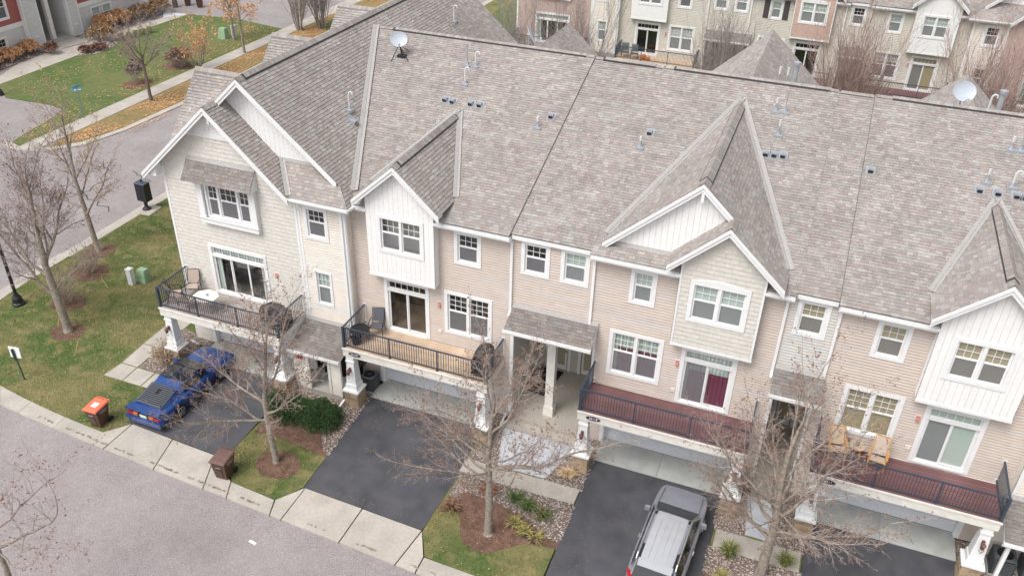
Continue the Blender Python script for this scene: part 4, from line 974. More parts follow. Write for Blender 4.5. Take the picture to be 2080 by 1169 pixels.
    window(h5,FR(y1),9.63,10.72,6.83,8.32); window(h5,FR(y1),9.70,10.54,3.68,5.38,case=.1); window(h5,FR(y1-.07),13.1,15.5,6.85,8.46,cover='warm',splits=(.27,.73),cols_list=[2,3,2])
    slider(h5,FR(y1),12.88,15.82,2.98,5.46,cover='drapes',panels=3); garage(h5,11.8,16.4,y1)
    for x,s in ((8.84,1),(11.05,1),(17.5,-1)): t=MB(); t.box(x,y1-.03,2.4,x+s*.11,y1,8.75); t.build('corner_trim',M['white'],h5)
    mx=lambda P:[(-7.56-x,y,z) for x,y,z in P]
    R.face(mx([(RX,yf1,rz(RX)),(-16.61,yf1,rz(-16.61)),(-16.085,yf1,rz(-16.085)),(-20.3,YR,rz(-20.3)),(RX,YR,rz(RX))]),back=YR)
    R.face(mx([(-16.61,yf1,rz(-16.61)),(-16.0,-.8,rz(-16.0)),(-16.0,-.35,rz(-16.0)),(-16.085,yf1,rz(-16.085))]))
    R.face(mx([(-18.7,-.8,8.75),(-16.0,-.8,8.75),(-17.17,.42,zf(.42)),(-19.75,.42,zf(.42))]))
    R.face(mx([(-22.0,yf0,r2(-22)),(-22.0,.42,r2(-22)),(-18.62,.42,r2(-18.62)),(-18.62,yf0,r2(-18.62))]))
    R.face(mx([(-25.7,yf0,lz(-25.7)),(-22.0,yf0,lz(-22)),(-22.0,yf1,lz(-22)),(-25.7,yf1,lz(-25.7))]))
    R.face(mx([(-25.7,yf1,lz(-25.7)),(RX,yf1,lz(RX)),(RX,YR,lz(RX)),(-25.7,YR,lz(-25.7))]),back=YR)
    q=lambda x:-7.56-x
    rake(R.trim,(q(-22.0),RLZ),(q(-25.7),lz(-25.7)),yf0,wall_y=y1+.02); rake(R.trim,(q(-22.0),RLZ),(q(-18.62),r2(-18.62)),yf0,wall_y=y1+.02)
    rake(R.trim,(q(RX),RZ-.01),(q(-22.0),lz(-22.0)-.01),yf1,wall_y=.42); rake(R.trim,(q(RX),RZ-.01),(q(-16.8),rz(-16.8)-.01),yf1,wall_y=.42)
    R.done()
    siding(h5,FR(.4),[(q(-16.9),8.6),(q(-21.9),8.6),(q(-21.9),12.2),(q(-20.7),12.7),(q(-16.9),9.4)],[],M['board'],'board',rng,'gable_boards')
    gutter(h5,8.42,11.19,-.78,8.66)
    entry_roof(h5,8.69,11.14,y1-.02,2.85,-2.05,2.28,35)
    deck(h5,11.24,17.32,-2.42,y1,'greydeck',rng,detail=False)
    for x in (11.5,17.0): column(h5,x,-2.17,SZ-.43,rng,detail=False)
    siding(h5,FR(-.38),[(8.9,.25),(11.1,.25),(11.1,2.25),(8.9,2.25)],[],M['cream'],'lap',rng,'porch_wall')
    t=MB(); t.box(8.86,-1.95,-.05,8.98,-1.83,2.2); t.hexa([(8.78,-2.0,2.05),(8.92,-2.0,2.05),(8.92,y1,2.60),(8.78,y1,2.60),(8.78,-2.0,2.25),(8.92,-2.0,2.25),(8.92,y1,2.82),(8.78,y1,2.82)]); t.build('porch_trim',M['white'],h5)
    siding(h5,FRE(17.5),[(-.4,0),(20.1,0),(20.1,8.8),(-.4,8.8)],[],M['palegrey'],'lap',rng)
    for r in roots:
        r.location.y+=oy
    return roots
PAL_F=dict(w1='beige',c1=(.62,.59,.54),cream='cream',tan='tan',tan2='tan',b2='board',b4='board',w3='beige',c3=(.60,.57,.515))
PAL_R=dict(w1='pinkshake',c1=(.47,.355,.315),cream='cream',tan='olive',tan2='olive',b2='board',b4='board',w3='pinkshake',c3=(.52,.37,.31))
FRONT=row(0,False,['beige shake-sided end townhouse with two stacked gables and a bay window under a shingled awning',
 'tan townhouse with a white gabled bay over a cedar balcony numbered 36190',
 'tan townhouse with a steep double gable, beige bay and maroon balcony with wine-red curtains',
 'tan townhouse with white gabled bay over the maroon balcony holding two teak chairs',
 'cream-sided end townhouse mostly cut off by the right edge of the photo'],PAL_F,'townhouses in the front terrace')
REAR=row(42.2,True,['pink shake-sided end townhouse of the rear terrace with a wide three-panel sliding door',
 'rear townhouse with a cream bay over the balcony set with chairs and an orange pot',
 'rear townhouse with dark window shutters and a pink shake bay',
 'rear townhouse with a white gabled bay above a sliding door with brown vertical blinds',
 'pink and white end townhouse of the rear terrace behind bare trees at the far right'],PAL_R,'townhouses in the rear terrace')
# ------------------------------------------------------------------ ground
def gz(y): return 0.0 if y>-1.8 else max(.035*(y+1.8),-.28)
KINK=(-1.8,-9.8)
def drape(mb, pts, off, skirt=.14, col=None):
    """flat outline laid on the ground profile as a thin slab"""
    P=[Vector((x,y,0)) for x,y in pts]
    for t in tessellate_polygon([P]):
        tri=[(P[i].x,P[i].y) for i in t]
        A=(tri[1][0]-tri[0][0])*(tri[2][1]-tri[0][1])-(tri[2][0]-tri[0][0])*(tri[1][1]-tri[0][1])
        if A<0: tri.reverse()
        for lo,hi in ((-1e4,KINK[1]),(KINK[1],KINK[0]),(KINK[0],1e4)):
            q=clip_halfplane(tri,0,1,-lo); q=clip_halfplane(q,0,-1,hi) if len(q)>2 else q
            if len(q)>2: mb.poly([(x,y,gz(y)+off) for x,y in q],col)
    if skirt:
        n=len(pts)
        for i in range(n):
            a,b=pts[i],pts[(i+1)%n]; ts=[0,1]
            for k in KINK:
                if (a[1]-k)*(b[1]-k)<0: ts.append((k-a[1])/(b[1]-a[1]))
            ts.sort()
            for s,t in zip(ts,ts[1:]):
                p=(a[0]+(b[0]-a[0])*s,a[1]+(b[1]-a[1])*s); q=(a[0]+(b[0]-a[0])*t,a[1]+(b[1]-a[1])*t)
                mb.poly([(p[0],p[1],gz(p[1])+off-skirt),(q[0],q[1],gz(q[1])+off-skirt),(q[0],q[1],gz(q[1])+off),(p[0],p[1],gz(p[1])+off)],col)
    return mb
def area(name, pts, m, off, skirt=.14, parent=None, kind='structure'):
    return drape(MB(),pts,off,skirt).build(name,M[m],parent,kind=kind if not parent else None)
R_=random.Random(77)
area('ground',[(-160,-60),(120,-60),(120,160),(-160,160)],'soil',-.15,0)
# street in front, side street on the left, far street behind the corner
def smooth(pts,n=4):
    out=[]
    for i in range(len(pts)-1):
        p0=pts[max(i-1,0)];p1=pts[i];p2=pts[i+1];p3=pts[min(i+2,len(pts)-1)]
        for k in range(n):
            t=k/n; out.append(tuple(.5*((2*p1[j])+(-p0[j]+p2[j])*t+(2*p0[j]-5*p1[j]+4*p2[j]-p3[j])*t*t+(-p0[j]+3*p1[j]-3*p2[j]+p3[j])*t**3) for j in (0,1)))
    return out+[pts[-1]]
EDGE=smooth([(-36.75,3.0),(-36.7,-.6),(-36.2,-3.6),(-34.6,-5.9),(-32.3,-6.95),(-29.71,-7.4),(-26.57,-7.68),(-23.74,-7.87),(-21.2,-8.02),(-18.9,-8.14),(-15.2,-8.33),(-12.4,-8.47),(-9.59,-8.62),(-5,-8.9),(0,-9.3),(12,-10.6),(30,-13)])
INNER=smooth([(-36.1,3.0),(-36.05,-.4),(-35.6,-3.0),(-34.1,-5.05),(-32.4,-5.95),(-30.62,-6.5),(-28.57,-6.79),(-26.58,-7.0),(-24.44,-7.13),(-21.2,-7.3),(-18.0,-7.45),(-15.9,-7.6),(-12.4,-7.75),(-9.61,-7.9),(-7.58,-7.98),(-5,-8.15),(0,-8.5),(12,-9.8),(30,-12.2)])
area('street',[(-36.7,140)]+EDGE+[(120,-13),(120,-60),(-160,-60),(-160,140)],'road',-.05,0)
# one kerb panel at a time
kerb=area('kerb',[(-36.05,100),(-36.05,3.0),(-36.7,3.0),(-36.7,100)],'conc',-.015)
def interp(path,x):
    for a,b in zip(path,path[1:]):
        if a[0]<=x<=b[0] and b[0]>a[0]: t=(x-a[0])/(b[0]-a[0]); return a[1]+(b[1]-a[1])*t
    return path[-1][1]
def kerb_piece(o,i,dz=0.0):
    drape(MB(),o+i[::-1],.012+dz).build('kerb_panel',M['conc'],kerb)
for a,b in zip(range(0,20,2),range(2,22,2)):
    kerb_piece(EDGE[a:b+1],INNER[a:b+1])
xs=[-29.71,-28.6,-26.57,-24.33]
for x0,x1 in zip(xs,xs[1:]):
    x0+=.008; x1-=.008; m=(x0+x1)/2
    ia=x0 if x0>-29.6 else -30.6; ib=x1
    kerb_piece([(x0,interp(EDGE,x0)),(m,interp(EDGE,m)),(x1,interp(EDGE,x1))],[(ia,interp(INNER,ia)),(m,interp(INNER,m)),(ib,interp(INNER,ib))])
E_=lambda x:(x,interp(EDGE,x)); I_=lambda x:(x,interp(INNER,x))
# driveway approach slabs (apron) of house 1
def slab(pts,m='conc',off=.018,parent=None,name='slab'):
    c=(sum(p[0] for p in pts)/len(pts),sum(p[1] for p in pts)/len(pts)); g=.006
    q=[]
    for x,y in pts:
        d=math.hypot(c[0]-x,c[1]-y); q.append((x+(c[0]-x)/d*g,y+(c[1]-y)/d*g))
    return drape(MB(),q,off).build(name,M[m],parent)
pav=bpy.data.objects.new('pavement',None); COL.objects.link(pav); setp(pav,kind='structure')
slab([E_(-24.30),E_(-23.80),(-23.73,-6.32),(-24.45,-7.12)],parent=pav)
slab([E_(-23.76),(-22.3,interp(EDGE,-22.3)),E_(-21.22),(-21.6,-6.42),(-23.69,-6.30)],parent=pav)
slab([E_(-21.18),E_(-19.95),E_(-18.80),(-19.45,-6.53),(-21.56,-6.43)],parent=pav)
slab([E_(-18.76),E_(-17.7),(-18.02,-7.45),(-19.41,-6.55)],parent=pav)
slab([E_(-17.66),E_(-15.72),(-15.95,-7.62),(-17.98,-7.46)],parent=pav)
slab([E_(-15.68),E_(-15.22),(-15.21,-6.68),(-15.91,-7.60)],parent=pav)
slab([E_(-15.18),E_(-12.72),(-12.70,-6.78),(-15.18,-6.69)],parent=pav)
slab([E_(-12.68),E_(-10.42),(-10.20,-6.89),(-12.66,-6.79)],parent=pav)
slab([E_(-10.38),E_(-9.62),(-9.63,-7.90),(-10.16,-6.92)],parent=pav)
slab([E_(-9.58),E_(-7.9),(-7.6,-7.97),(-9.59,-7.92)],parent=pav)
slab([E_(-7.86),E_(-5.4),(-5.3,-7.2),(-5.9,-8.0),(-7.56,-7.98)],parent=pav)
slab([E_(-5.36),E_(-2.9),(-2.9,-7.3),(-5.26,-7.2)],parent=pav); slab([E_(-2.86),E_(-.2),(-.4,-7.5),(-2.86,-7.3)],parent=pav)
slab([E_(-.16),E_(2.9),(2.8,-8.6),(.2,-8.3),(-.3,-7.6)],parent=pav); slab([E_(2.94),E_(8.4),(7.9,-7.8),(2.9,-7.8)],parent=pav)
# asphalt driveways and garage threshold slabs
area('driveway',[(-24.0,-6.27),(-23.69,-6.27),(-21.6,-6.39),(-19.46,-6.50),(-18.95,-6.2),(-19.0,-1.75),(-24.0,-1.75)],'drive',.014)
area('driveway',[(-15.26,-6.66),(-12.7,-6.75),(-10.18,-6.86),(-10.05,-4.0),(-10.2,-1.17),(-15.42,-1.17)],'drive',.014)
area('driveway',[(-5.38,-7.17),(-.35,-7.4),(-.36,-1.2),(-5.42,-1.2)],'drive',.014)
area('driveway',[(2.85,-7.75),(7.9,-7.75),(7.9,-1.2),(2.8,-1.2)],'drive',.014)
for x0,x1,y,ym in ((-24.0,-19.2,-.2,-1.73),(-15.4,-10.35,.21,-1.15),(-5.42,-.36,.21,-1.18),(2.78,7.9,.21,-1.18)):
    xm=(x0+x1)/2; slab([(x0,ym),(xm,ym),(xm,y),(x0,y)],'concg',.02,pav); slab([(xm,ym),(x1,ym),(x1,y),(xm,y)],'concg',.02,pav)
# footpaths by house 1
for q in (((-27.05,-4.27),(-26.03,-4.27),(-26.05,-3.33),(-26.9,-3.33)),((-26.0,-4.27),(-25.05,-4.27),(-25.05,-3.33),(-26.0,-3.33)),((-25.0,-4.27),(-24.05,-4.27),(-24.05,-3.33),(-25.0,-3.33)),
          ((-26.9,-3.28),(-26.05,-3.28),(-26.05,-1.85),(-26.95,-1.85)),((-26.95,-1.80),(-26.05,-1.80),(-26.05,-.35),(-27.0,-.35)),((-27.0,-.30),(-26.05,-.30),(-26.05,1.3),(-27.0,1.3)),((-27.0,1.35),(-26.05,1.35),(-26.05,3.3),(-27.0,3.3))):
    slab(list(q),parent=pav)
# path strip and bluish porch slabs between houses 2 and 3, and at the narrow entry
slab([(-10.12,-3.75),(-8.0,-3.75),(-8.0,-2.98),(-10.12,-2.98)],parent=pav); slab([(-7.97,-3.75),(-5.44,-3.68),(-5.44,-2.9),(-7.97,-2.95)],parent=pav)
area('porch_slab',[(-9.42,-.8),(-8.82,-2.9),(-6.85,-2.86),(-6.30,-.8)],'slabblue',.016)
area('porch_slab',[(.6,-.8),(.76,-2.75),(1.66,-2.75),(1.95,-.8)],'slabblue',.016)
slab([(-.25,-3.75),(2.75,-3.75),(2.75,-2.85),(-.25,-2.85)],parent=pav)
slab([(8.2,-3.75),(12,-3.75),(12,-2.85),(8.2,-2.85)],parent=pav)
# lawns, mulch and gravel
lawnA=[(-36.02,100),(-36.02,3)]+[p for p in INNER[1:] if p[0]<-24.5]+[(-24.44,-7.1),(-23.75,-6.3),(-24.0,-6.2),(-24.0,-.3),(-25.1,-.3),(-25.1,21),(-22,100)]
area('lawn',lawnA,'grass',0)
area('lawn',[(-19.0,-6.4),(-18.0,-7.42),(-15.9,-7.58),(-15.3,-6.66),(-15.4,-1.2),(-18.8,-1.2)],'grass',0)
area('lawn',[(-10.15,-6.88),(-9.6,-7.87),(-7.58,-7.95),(-5.45,-8.0),(-5.42,-1.2),(-10.15,-1.2)],'grass',0)
area('lawn',[(-.34,-7.4),(.2,-8.25),(2.8,-8.5),(2.8,-1.2),(-.34,-1.2)],'grass',0); area('lawn',[(7.92,-9.4),(14,-10),(14,-1.2),(7.92,-1.2)],'grass',0)
def rough(P,j=.045,step=.18,seed=1):
    r=random.Random(seed); out=[]
    for a,b in zip(P,P[1:]+P[:1]):
        L=math.hypot(b[0]-a[0],b[1]-a[1]); n=max(1,int(L/step))
        for i in range(n): t=i/n; out.append((a[0]+(b[0]-a[0])*t+r.uniform(-j,j),a[1]+(b[1]-a[1])*t+r.uniform(-j,j)))
    return out
def blob(cx,cy,rx,ry,seed=0,n=34,j=.07):
    r=random.Random(seed); return [(cx+rx*math.cos(a)*(1+r.uniform(-j,j)),cy+ry*math.sin(a)*(1+r.uniform(-j,j))) for a in [2*math.pi*i/n for i in range(n)]]
area('mulch_bed',rough([(-18.9,-3.9),(-18.75,-4.9),(-18.1,-4.6),(-17.6,-4.75),(-16.2,-4.9),(-15.25,-5.0),(-15.3,-2.6),(-18.9,-2.6)]),'mulch',.008)
area('mulch_bed',blob(-16.85,-6.0,.95,.72,3),'mulch',.009)
area('mulch_bed',rough([(-10.0,-5.9),(-9.6,-5.6),(-9.2,-5.7),(-9.0,-6.2),(-8.7,-6.75),(-8.2,-7.0),(-7.6,-6.95),(-7.1,-6.5),(-6.6,-6.1),(-6.0,-5.95),(-5.33,-5.9),(-5.33,-4.1),(-9.9,-4.1)]),'mulch',.008)
area('mulch_bed',rough([(-.42,-7.0),(1.0,-6.6),(2.85,-6.0),(2.85,-4.6),(-.42,-4.6)]),'mulch',.008)
area('mulch_bed',blob(-30.9,-2.4,.82,.72,4),'mulch',.006); area('mulch_bed',blob(-35.0,4.1,.8,.8,5),'mulch',.006)
area('mulch_bed',blob(-33.8,2.1,.95,.85,6),'mulch',.006); area('mulch_bed',blob(-32.7,-.5,.9,.75,7),'mulch',.006)
BEDS=[[(-18.9,-2.7),(-17.5,-2.9),(-16.6,-3.3),(-15.7,-4.6),(-15.25,-5.0),(-15.35,-.4),(-16.0,-.0),(-16.4,-.4),(-18.9,-1.75)],
      [(-9.95,-5.1),(-9.4,-4.6),(-8.0,-4.7),(-6.8,-5.0),(-5.9,-5.5),(-5.34,-5.6),(-5.34,-3.7),(-10.0,-3.7)],
      [(-10.0,-3.0),(-8.75,-3.0),(-9.38,-.6),(-9.7,-.02),(-10.15,-.02)],[(-6.95,-3.0),(-5.35,-3.0),(-5.35,-.02),(-6.1,-.02),(-6.28,-.85)],
      [(-26.0,-3.28),(-24.05,-3.28),(-24.05,-.45),(-26.0,-.1)],[(-.42,-4.9),(.8,-5.2),(2.85,-5.0),(2.85,-3.7),(-.42,-3.7)],[(-.42,-2.9),(.78,-2.9),(.62,-.02),(-.42,-.02)],[(1.6,-2.9),(2.85,-2.9),(2.85,-.02),(1.93,-.02)],[(7.92,-2.8),(11,-2.8),(11,-.42),(7.92,-.02)]]
for b in BEDS: area('gravel_bed',rough(b,.03),'bedding',.011)
def inpoly(x,y,P):
    c=False; n=len(P); j=n-1
    for i in range(n):
        if (P[i][1]>y)!=(P[j][1]>y) and x<(P[j][0]-P[i][0])*(y-P[i][1])/(P[j][1]-P[i][1])+P[i][0]: c=not c
        j=i
    return c
def sample(P,dens,r):
    x0=min(p[0] for p in P);x1=max(p[0] for p in P);y0=min(p[1] for p in P);y1=max(p[1] for p in P); n=int((x1-x0)*(y1-y0)*dens)
    return [(x,y) for x,y in ((r.uniform(x0,x1),r.uniform(y0,y1)) for _ in range(n)) if inpoly(x,y,P)]
pc=[(.50,.46,.42),(.38,.31,.26),(.27,.20,.165),(.60,.57,.54),(.42,.30,.25),(.33,.31,.31),(.20,.15,.12),(.47,.40,.33)]
for bi,b in enumerate(BEDS):
    mb=MB(); rr=random.Random(bi+50)
    for x,y in sample(b,330,rr):
        s=rr.uniform(.012,.034); c=rr.choice(pc); z=gz(y)+.012+s*.3; a=rr.uniform(0,3.14); ca,sa=math.cos(a)*s*rr.uniform(1,1.5),math.sin(a)*s*1.2
        V=[(x+ca,y+sa,z),(x-sa*.8,y+ca*.8,z),(x-ca,y-sa,z),(x+sa*.8,y-ca*.8,z),(x,y,z+s*.75)]
        n=len(mb.V); mb.V.extend(V)
        for k in range(4): mb.F.append((n+k,n+(k+1)%4,n+4)); mb.C.append(c)
        mb.hascol=True
    mb.build('pebbles',M['pebble'],None,kind='stuff',label='loose river pebbles spread over the planting bed %s'%['beside the boxwood hedge','between the two driveways under the middle tree','left of the wide porch slab','right of the wide porch slab','around the brown shrub by the blue car','right of the grey car','below the narrow entry on its left','below the narrow entry on its right','beside the rightmost garage'][bi],cat='pebbles')
# grass blades
def blades(P, dens, m, h, seed, name, lab, xmin=-60):
    r=np.random.default_rng(seed); rr=random.Random(seed); pts=np.array(sample(P,dens,rr)); n=len(pts)
    a=r.uniform(0,6.28,n); L=r.uniform(.5,1.2,n)*h; w=.006+.010*r.random(n); ln=r.uniform(0,.03,(n,2))
    zz=np.array([gz(y) for y in pts[:,1]])
    A=np.stack([pts[:,0]-np.cos(a)*w,pts[:,1]-np.sin(a)*w,zz],1); B=np.stack([pts[:,0]+np.cos(a)*w,pts[:,1]+np.sin(a)*w,zz],1)
    T=np.stack([pts[:,0]+(ln[:,0]-.015)*1.5,pts[:,1]+(ln[:,1]-.015)*1.5,zz+L],1)
    V=np.stack([A,B,T],1).reshape(-1,3); me=bpy.data.meshes.new(name); me.from_pydata(V.tolist(),[],np.arange(3*n).reshape(-1,3).tolist()); me.materials.append(M[m])
    o=bpy.data.objects.new(name,me); COL.objects.link(o); setp(o,lab,'grass',None,'stuff')
near=[p for p in lawnA if p[1]<12 and p[1]>-20]; near=[(-36.0,12)]+[p for p in lawnA if p[1]<=3.01 or p[0]<-36]+[(-27.03,3.4),(-25.2,3.4),(-25.2,12)]
near=[(-36.0,12),(-36.0,3)]+[p for p in INNER[1:] if p[0]<-24.5]+[(-24.44,-7.1),(-23.75,-6.3),(-24.02,-6.0),(-24.02,-4.3),(-27.08,-4.3),(-27.03,3.4),(-25.2,3.4),(-25.2,12)]
blades(near,330,'grass',.05,1,'grass','short green and yellowing grass of the corner lawn on the left')
blades([(-19.0,-6.3),(-18.0,-7.4),(-15.95,-7.55),(-15.35,-6.66),(-15.4,-4.9),(-18.8,-4.6)],420,'grass',.05,2,'grass','grass of the small island round the tree beside the blue car driveway')
blades([(-10.12,-6.88),(-9.6,-7.85),(-7.58,-7.93),(-5.45,-7.95),(-5.44,-5.3),(-7.5,-6.9),(-9.0,-5.5),(-10.12,-5.3)],420,'grass',.05,3,'grass','patchy grass in front of the mulch between the middle driveways')
# far side of the side street
kerb2=area('kerb',[(-45.55,100),(-45.5,24),(-45.8,18.2),(-46.5,15.0),(-48.1,13.0),(-50.3,12.4),(-51.8,12.9),(-51.3,13.3),(-50.2,13.0),(-48.2,13.7),(-47.0,15.3),(-46.25,18.4),(-46.0,24),(-46.05,100)],'conc',.02)
area('verge',[(-46.05,100),(-46.0,24),(-46.25,18.4),(-47.0,15.3),(-48.35,13.75),(-48.75,16),(-48.72,21),(-48.75,100)],'grass_leafy',.0)
sw=area('sidewalk',[(-48.78,100),(-48.78,13.5),(-50.25,13.0),(-50.28,100)],'conc',.0)
for y0,y1 in [(13.5+1.5*k,15.0+1.5*k) for k in range(30)]:
    slab([(-48.80,y0),(-48.80,y1),(-50.26,y1),(-50.26,y0)],parent=sw,off=.012)
far=[(-50.30,44.5),(-50.3,13.1),(-51.3,13.4),(-51.6,14.6),(-52.2,17.6),(-52.7,19.5),(-54.5,19.85),(-58.6,19.6),(-61.4,21.5),(-61.5,29.6),(-62.3,36.2),(-61.6,44.8),(-56.5,45.6)]
area('lawn',far,'grass_far',.0)
area('lawn',[(-48.75,55),(-47.2,46),(-46.06,46),(-46.06,55)],'grass_far',.005); area('lawn',[(-34,30),(-24.4,30),(-20,95),(-34,95)],'grass_far',.008)
area('lawn',[(-24.0,21),(18,21),(18,42.2),(-24.0,42.2)],'grass',.004)
area('far_pavement',[(-50.3,44.5),(-56.5,45.6),(-61.6,44.8),(-66,46),(-90,52),(-90,75),(-46.1,75),(-46.1,55),(-48.75,55),(-50.3,50)],'road',-.012)
area('building_walk',[(-61.4,21.5),(-62.9,22.9),(-64.2,26.1),(-64.3,29.4),(-63.3,33.5),(-63.4,38),(-62.85,44.6),(-61.6,44.8),(-62.0,36.2),(-61.5,29.6)],'conc',.014)
area('building_walk',[(-64.2,30.0),(-66.3,30.9),(-66.3,34.0),(-63.6,33.5)],'conc',.02); area('paint_patch',[(-62.9,42.6),(-61.65,44.75),(-62.8,44.6),(-64.3,44.3)],'slabblue',.03)
farbed=[(-64.25,22.8),(-66.28,22.5),(-66.28,30.9),(-64.25,29.4)]; area('gravel_bed',farbed,'bedding',.008)
farbed2=[(-61.5,29.6),(-62.4,29.2),(-64.0,33.6),(-66.28,34.1),(-66.28,43),(-63.4,40),(-62.2,36.2),(-60.4,33),(-60.3,30.8)]; area('gravel_bed',farbed2,'bedding',.008)
for bi,b in enumerate((farbed,farbed2)):
    mb=MB(); rr=random.Random(bi+90)
    for x,y in sample(b,90,rr):
        s=rr.uniform(.03,.06); c=rr.choice(pc[:5]); z=.02; n=len(mb.V); mb.V.extend([(x+s,y,z),(x,y+s,z),(x-s,y,z),(x,y-s,z),(x,y,z+s*.7)])
        for k in range(4): mb.F.append((n+k,n+(k+1)%4,n+4)); mb.C.append(c)
        mb.hascol=True
    mb.build('pebbles',M['pebble'],None,kind='stuff',label=['pale pebbles along the far building left of its entry','pale pebbles along the far building right of its entry'][bi],cat='pebbles')
# fallen leaves
def leaves(regions, seed, label, cols, size=.030):
    mb=MB(); r=random.Random(seed)
    for P,dens in regions:
        ph=[(r.uniform(.35,1.1),r.uniform(0,6.28),r.uniform(0,6.28)) for _ in range(4)]
        for x,y in sample(P,dens*2.2,r):
            q=sum(math.sin(x*k*math.cos(a)+y*k*math.sin(a)+b) for k,a,b in ph)/4
            if r.random()>max(.06,.45+q*.9): continue
            s=size*r.uniform(.6,1.3); a=r.uniform(0,6.28); z=gz(y)+.035+r.uniform(0,.02); ca,sa=math.cos(a)*s,math.sin(a)*s; k=r.uniform(.4,.8)
            mb.poly([(x+ca,y+sa,z+r.uniform(-.01,.015)),(x-sa*k,y+ca*k,z),(x-ca,y-sa,z+r.uniform(-.01,.015)),(x+sa*k,y-ca*k,z)],r.choice(cols))
    mb.build('fallen_leaves',M['leaf'],None,kind='stuff',label=label,cat='leaves')
TANC=[(.42,.30,.13),(.40,.25,.10),(.50,.40,.22),(.33,.19,.09),(.44,.36,.17),(.26,.15,.08)]
leaves([(near,17),([(-19.0,-6.3),(-18.0,-7.4),(-15.95,-7.55),(-15.35,-6.66),(-15.4,-4.9),(-18.8,-4.6)],30),([(-10.12,-6.88),(-9.6,-7.85),(-7.58,-7.93),(-5.45,-7.95),(-5.44,-5.3),(-10.12,-5.3)],35)],5,'tan fallen leaves scattered on the near lawns',TANC)
leaves([([(-46.1,90),(-46.1,24),(-46.3,18.6),(-47.1,15.4),(-48.4,13.9),(-48.7,90)],60),([(-50.3,45),(-50.3,13.3),(-52,15),(-52.5,19.5),(-53.5,20),(-52.5,30),(-54,44)],12),([(-54,44),(-52.5,30),(-53.5,20),(-60,21),(-60,44)],3),([(-44.9,60),(-45.0,18),(-45.6,18),(-45.5,60)],26)],6,'orange fallen leaves along the far verge and sidewalk',[(.55,.25,.09),(.60,.33,.13),(.5,.36,.16),(.42,.18,.08),(.62,.42,.25)],.07)
# cracks, oil drops and gutter dirt
def strip(name,paths,w,m,off,par=None):
    mb=MB()
    for p in paths:
        for a,b in zip(p,p[1:]):
            d=math.hypot(b[0]-a[0],b[1]-a[1]); nx,ny=-(b[1]-a[1])/d*w/2,(b[0]-a[0])/d*w/2
            mb.poly([(a[0]+nx,a[1]+ny,gz(a[1])+off),(a[0]-nx,a[1]-ny,gz(a[1])+off),(b[0]-nx,b[1]-ny,gz(b[1])+off),(b[0]+nx,b[1]+ny,gz(b[1])+off)])
    return mb.build(name,M[m],par,kind='structure')
def wiggle(x0,y0,x1,y1,n,j,seed):
    r=random.Random(seed); return [(x0+(x1-x0)*i/n+r.uniform(-j,j),y0+(y1-y0)*i/n+r.uniform(-j,j)) for i in range(n+1)]
strip('road_crack',[wiggle(-39.2,14.6,-37.4,14.4,6,.12,1),wiggle(-41,15.7,-39,15.2,6,.12,2),wiggle(-40.6,13,-38.6,12.2,6,.15,3),wiggle(-43.2,13.4,-41.6,11.6,6,.2,4),wiggle(-44.6,12.8,-42.9,12.6,5,.15,5),wiggle(-41.6,18.2,-39.8,17.6,5,.12,6),wiggle(-42.5,10,-38,8,9,.25,7),wiggle(-41,11.6,-41.5,8,6,.2,8)],.07,'crack',-.044)
rr=random.Random(8); mb=MB()
for _ in range(46):
    dv=rr.choice([(-15.2,-10.4,-6.5,-1.4),(-5.2,-.6,-7,-1.5),(-21.8,-19.3,-6.2,-2.2),(3,7.7,-4,-1.5)]); x=rr.uniform(dv[0],dv[1]); y=rr.uniform(dv[2],dv[3]) if rr.random()<.5 else dv[2]+abs(rr.gauss(0,.7)); s=rr.uniform(.015,.05)
    mb.poly([(x+s*math.cos(a)*rr.uniform(.7,1.2),y+s*math.sin(a)*rr.uniform(.7,1.2),gz(y)+.0185) for a in [i*.785 for i in range(8)]])
mb.build('oil_drops',M['crack'],None,kind='structure')
mb=MB()
for x in [-27.6,-26.2,-25.5,-23.4,-21.6,-20.8,-19.7,-19.2,-16.9,-12.2,-9.9,-18.5,-17.2,-14.3,-24.9]:
    L=rr.uniform(.3,1.2); y=interp(EDGE,x)+rr.uniform(.16,.30); n=9; top=[];bot=[]
    for i in range(n+1):
        t=i/n; w=.035*rr.uniform(.2,1.5)+.004; xx=x+L*t; yy=interp(EDGE,xx)+.24+rr.uniform(-.03,.03); top.append((xx,yy+w)); bot.append((xx,yy-w))
    for i in range(n):
        if rr.random()<.25: continue
        mb.poly([(*bot[i],gz(bot[i][1])+.0215),(*bot[i+1],gz(bot[i+1][1])+.0215),(*top[i+1],gz(top[i+1][1])+.0215),(*top[i],gz(top[i][1])+.0215)])
mb.build('gutter_dirt',M['stain'],None,kind='structure')
mb=MB(); rd=random.Random(31)
for cx,cy,sx,sy,n in ((-20.4,-4.9,.38,.28,420),(-14.5,-2.7,.30,.22,220),(-14.2,-4.6,.5,.7,160),(-13.0,-6.5,1.1,.10,200),(-3.0,-3.2,.9,.6,150),(-21.0,-6.2,1.0,.1,160),(-11.2,-3.0,.5,.6,110),(-4.6,-5.6,.3,.9,120)):
    for _ in range(n):
        x=rd.gauss(cx,sx); y=rd.gauss(cy,sy); s=rd.uniform(.008,.03)
        if not any(a<x<b and c<y<d for a,b,c,d in ((-23.9,-19.1,-6.35,-1.8),(-15.2,-10.3,-6.65,-1.25),(-5.3,-.5,-7.1,-1.3))): continue
        mb.poly([(x+s*math.cos(a)*rd.uniform(.6,1.4),y+s*math.sin(a)*rd.uniform(.6,1.4),gz(y)+.0175) for a in [i*1.257 for i in range(5)]])
mb.build('driveway_dust',M['dust'],None,kind='structure')
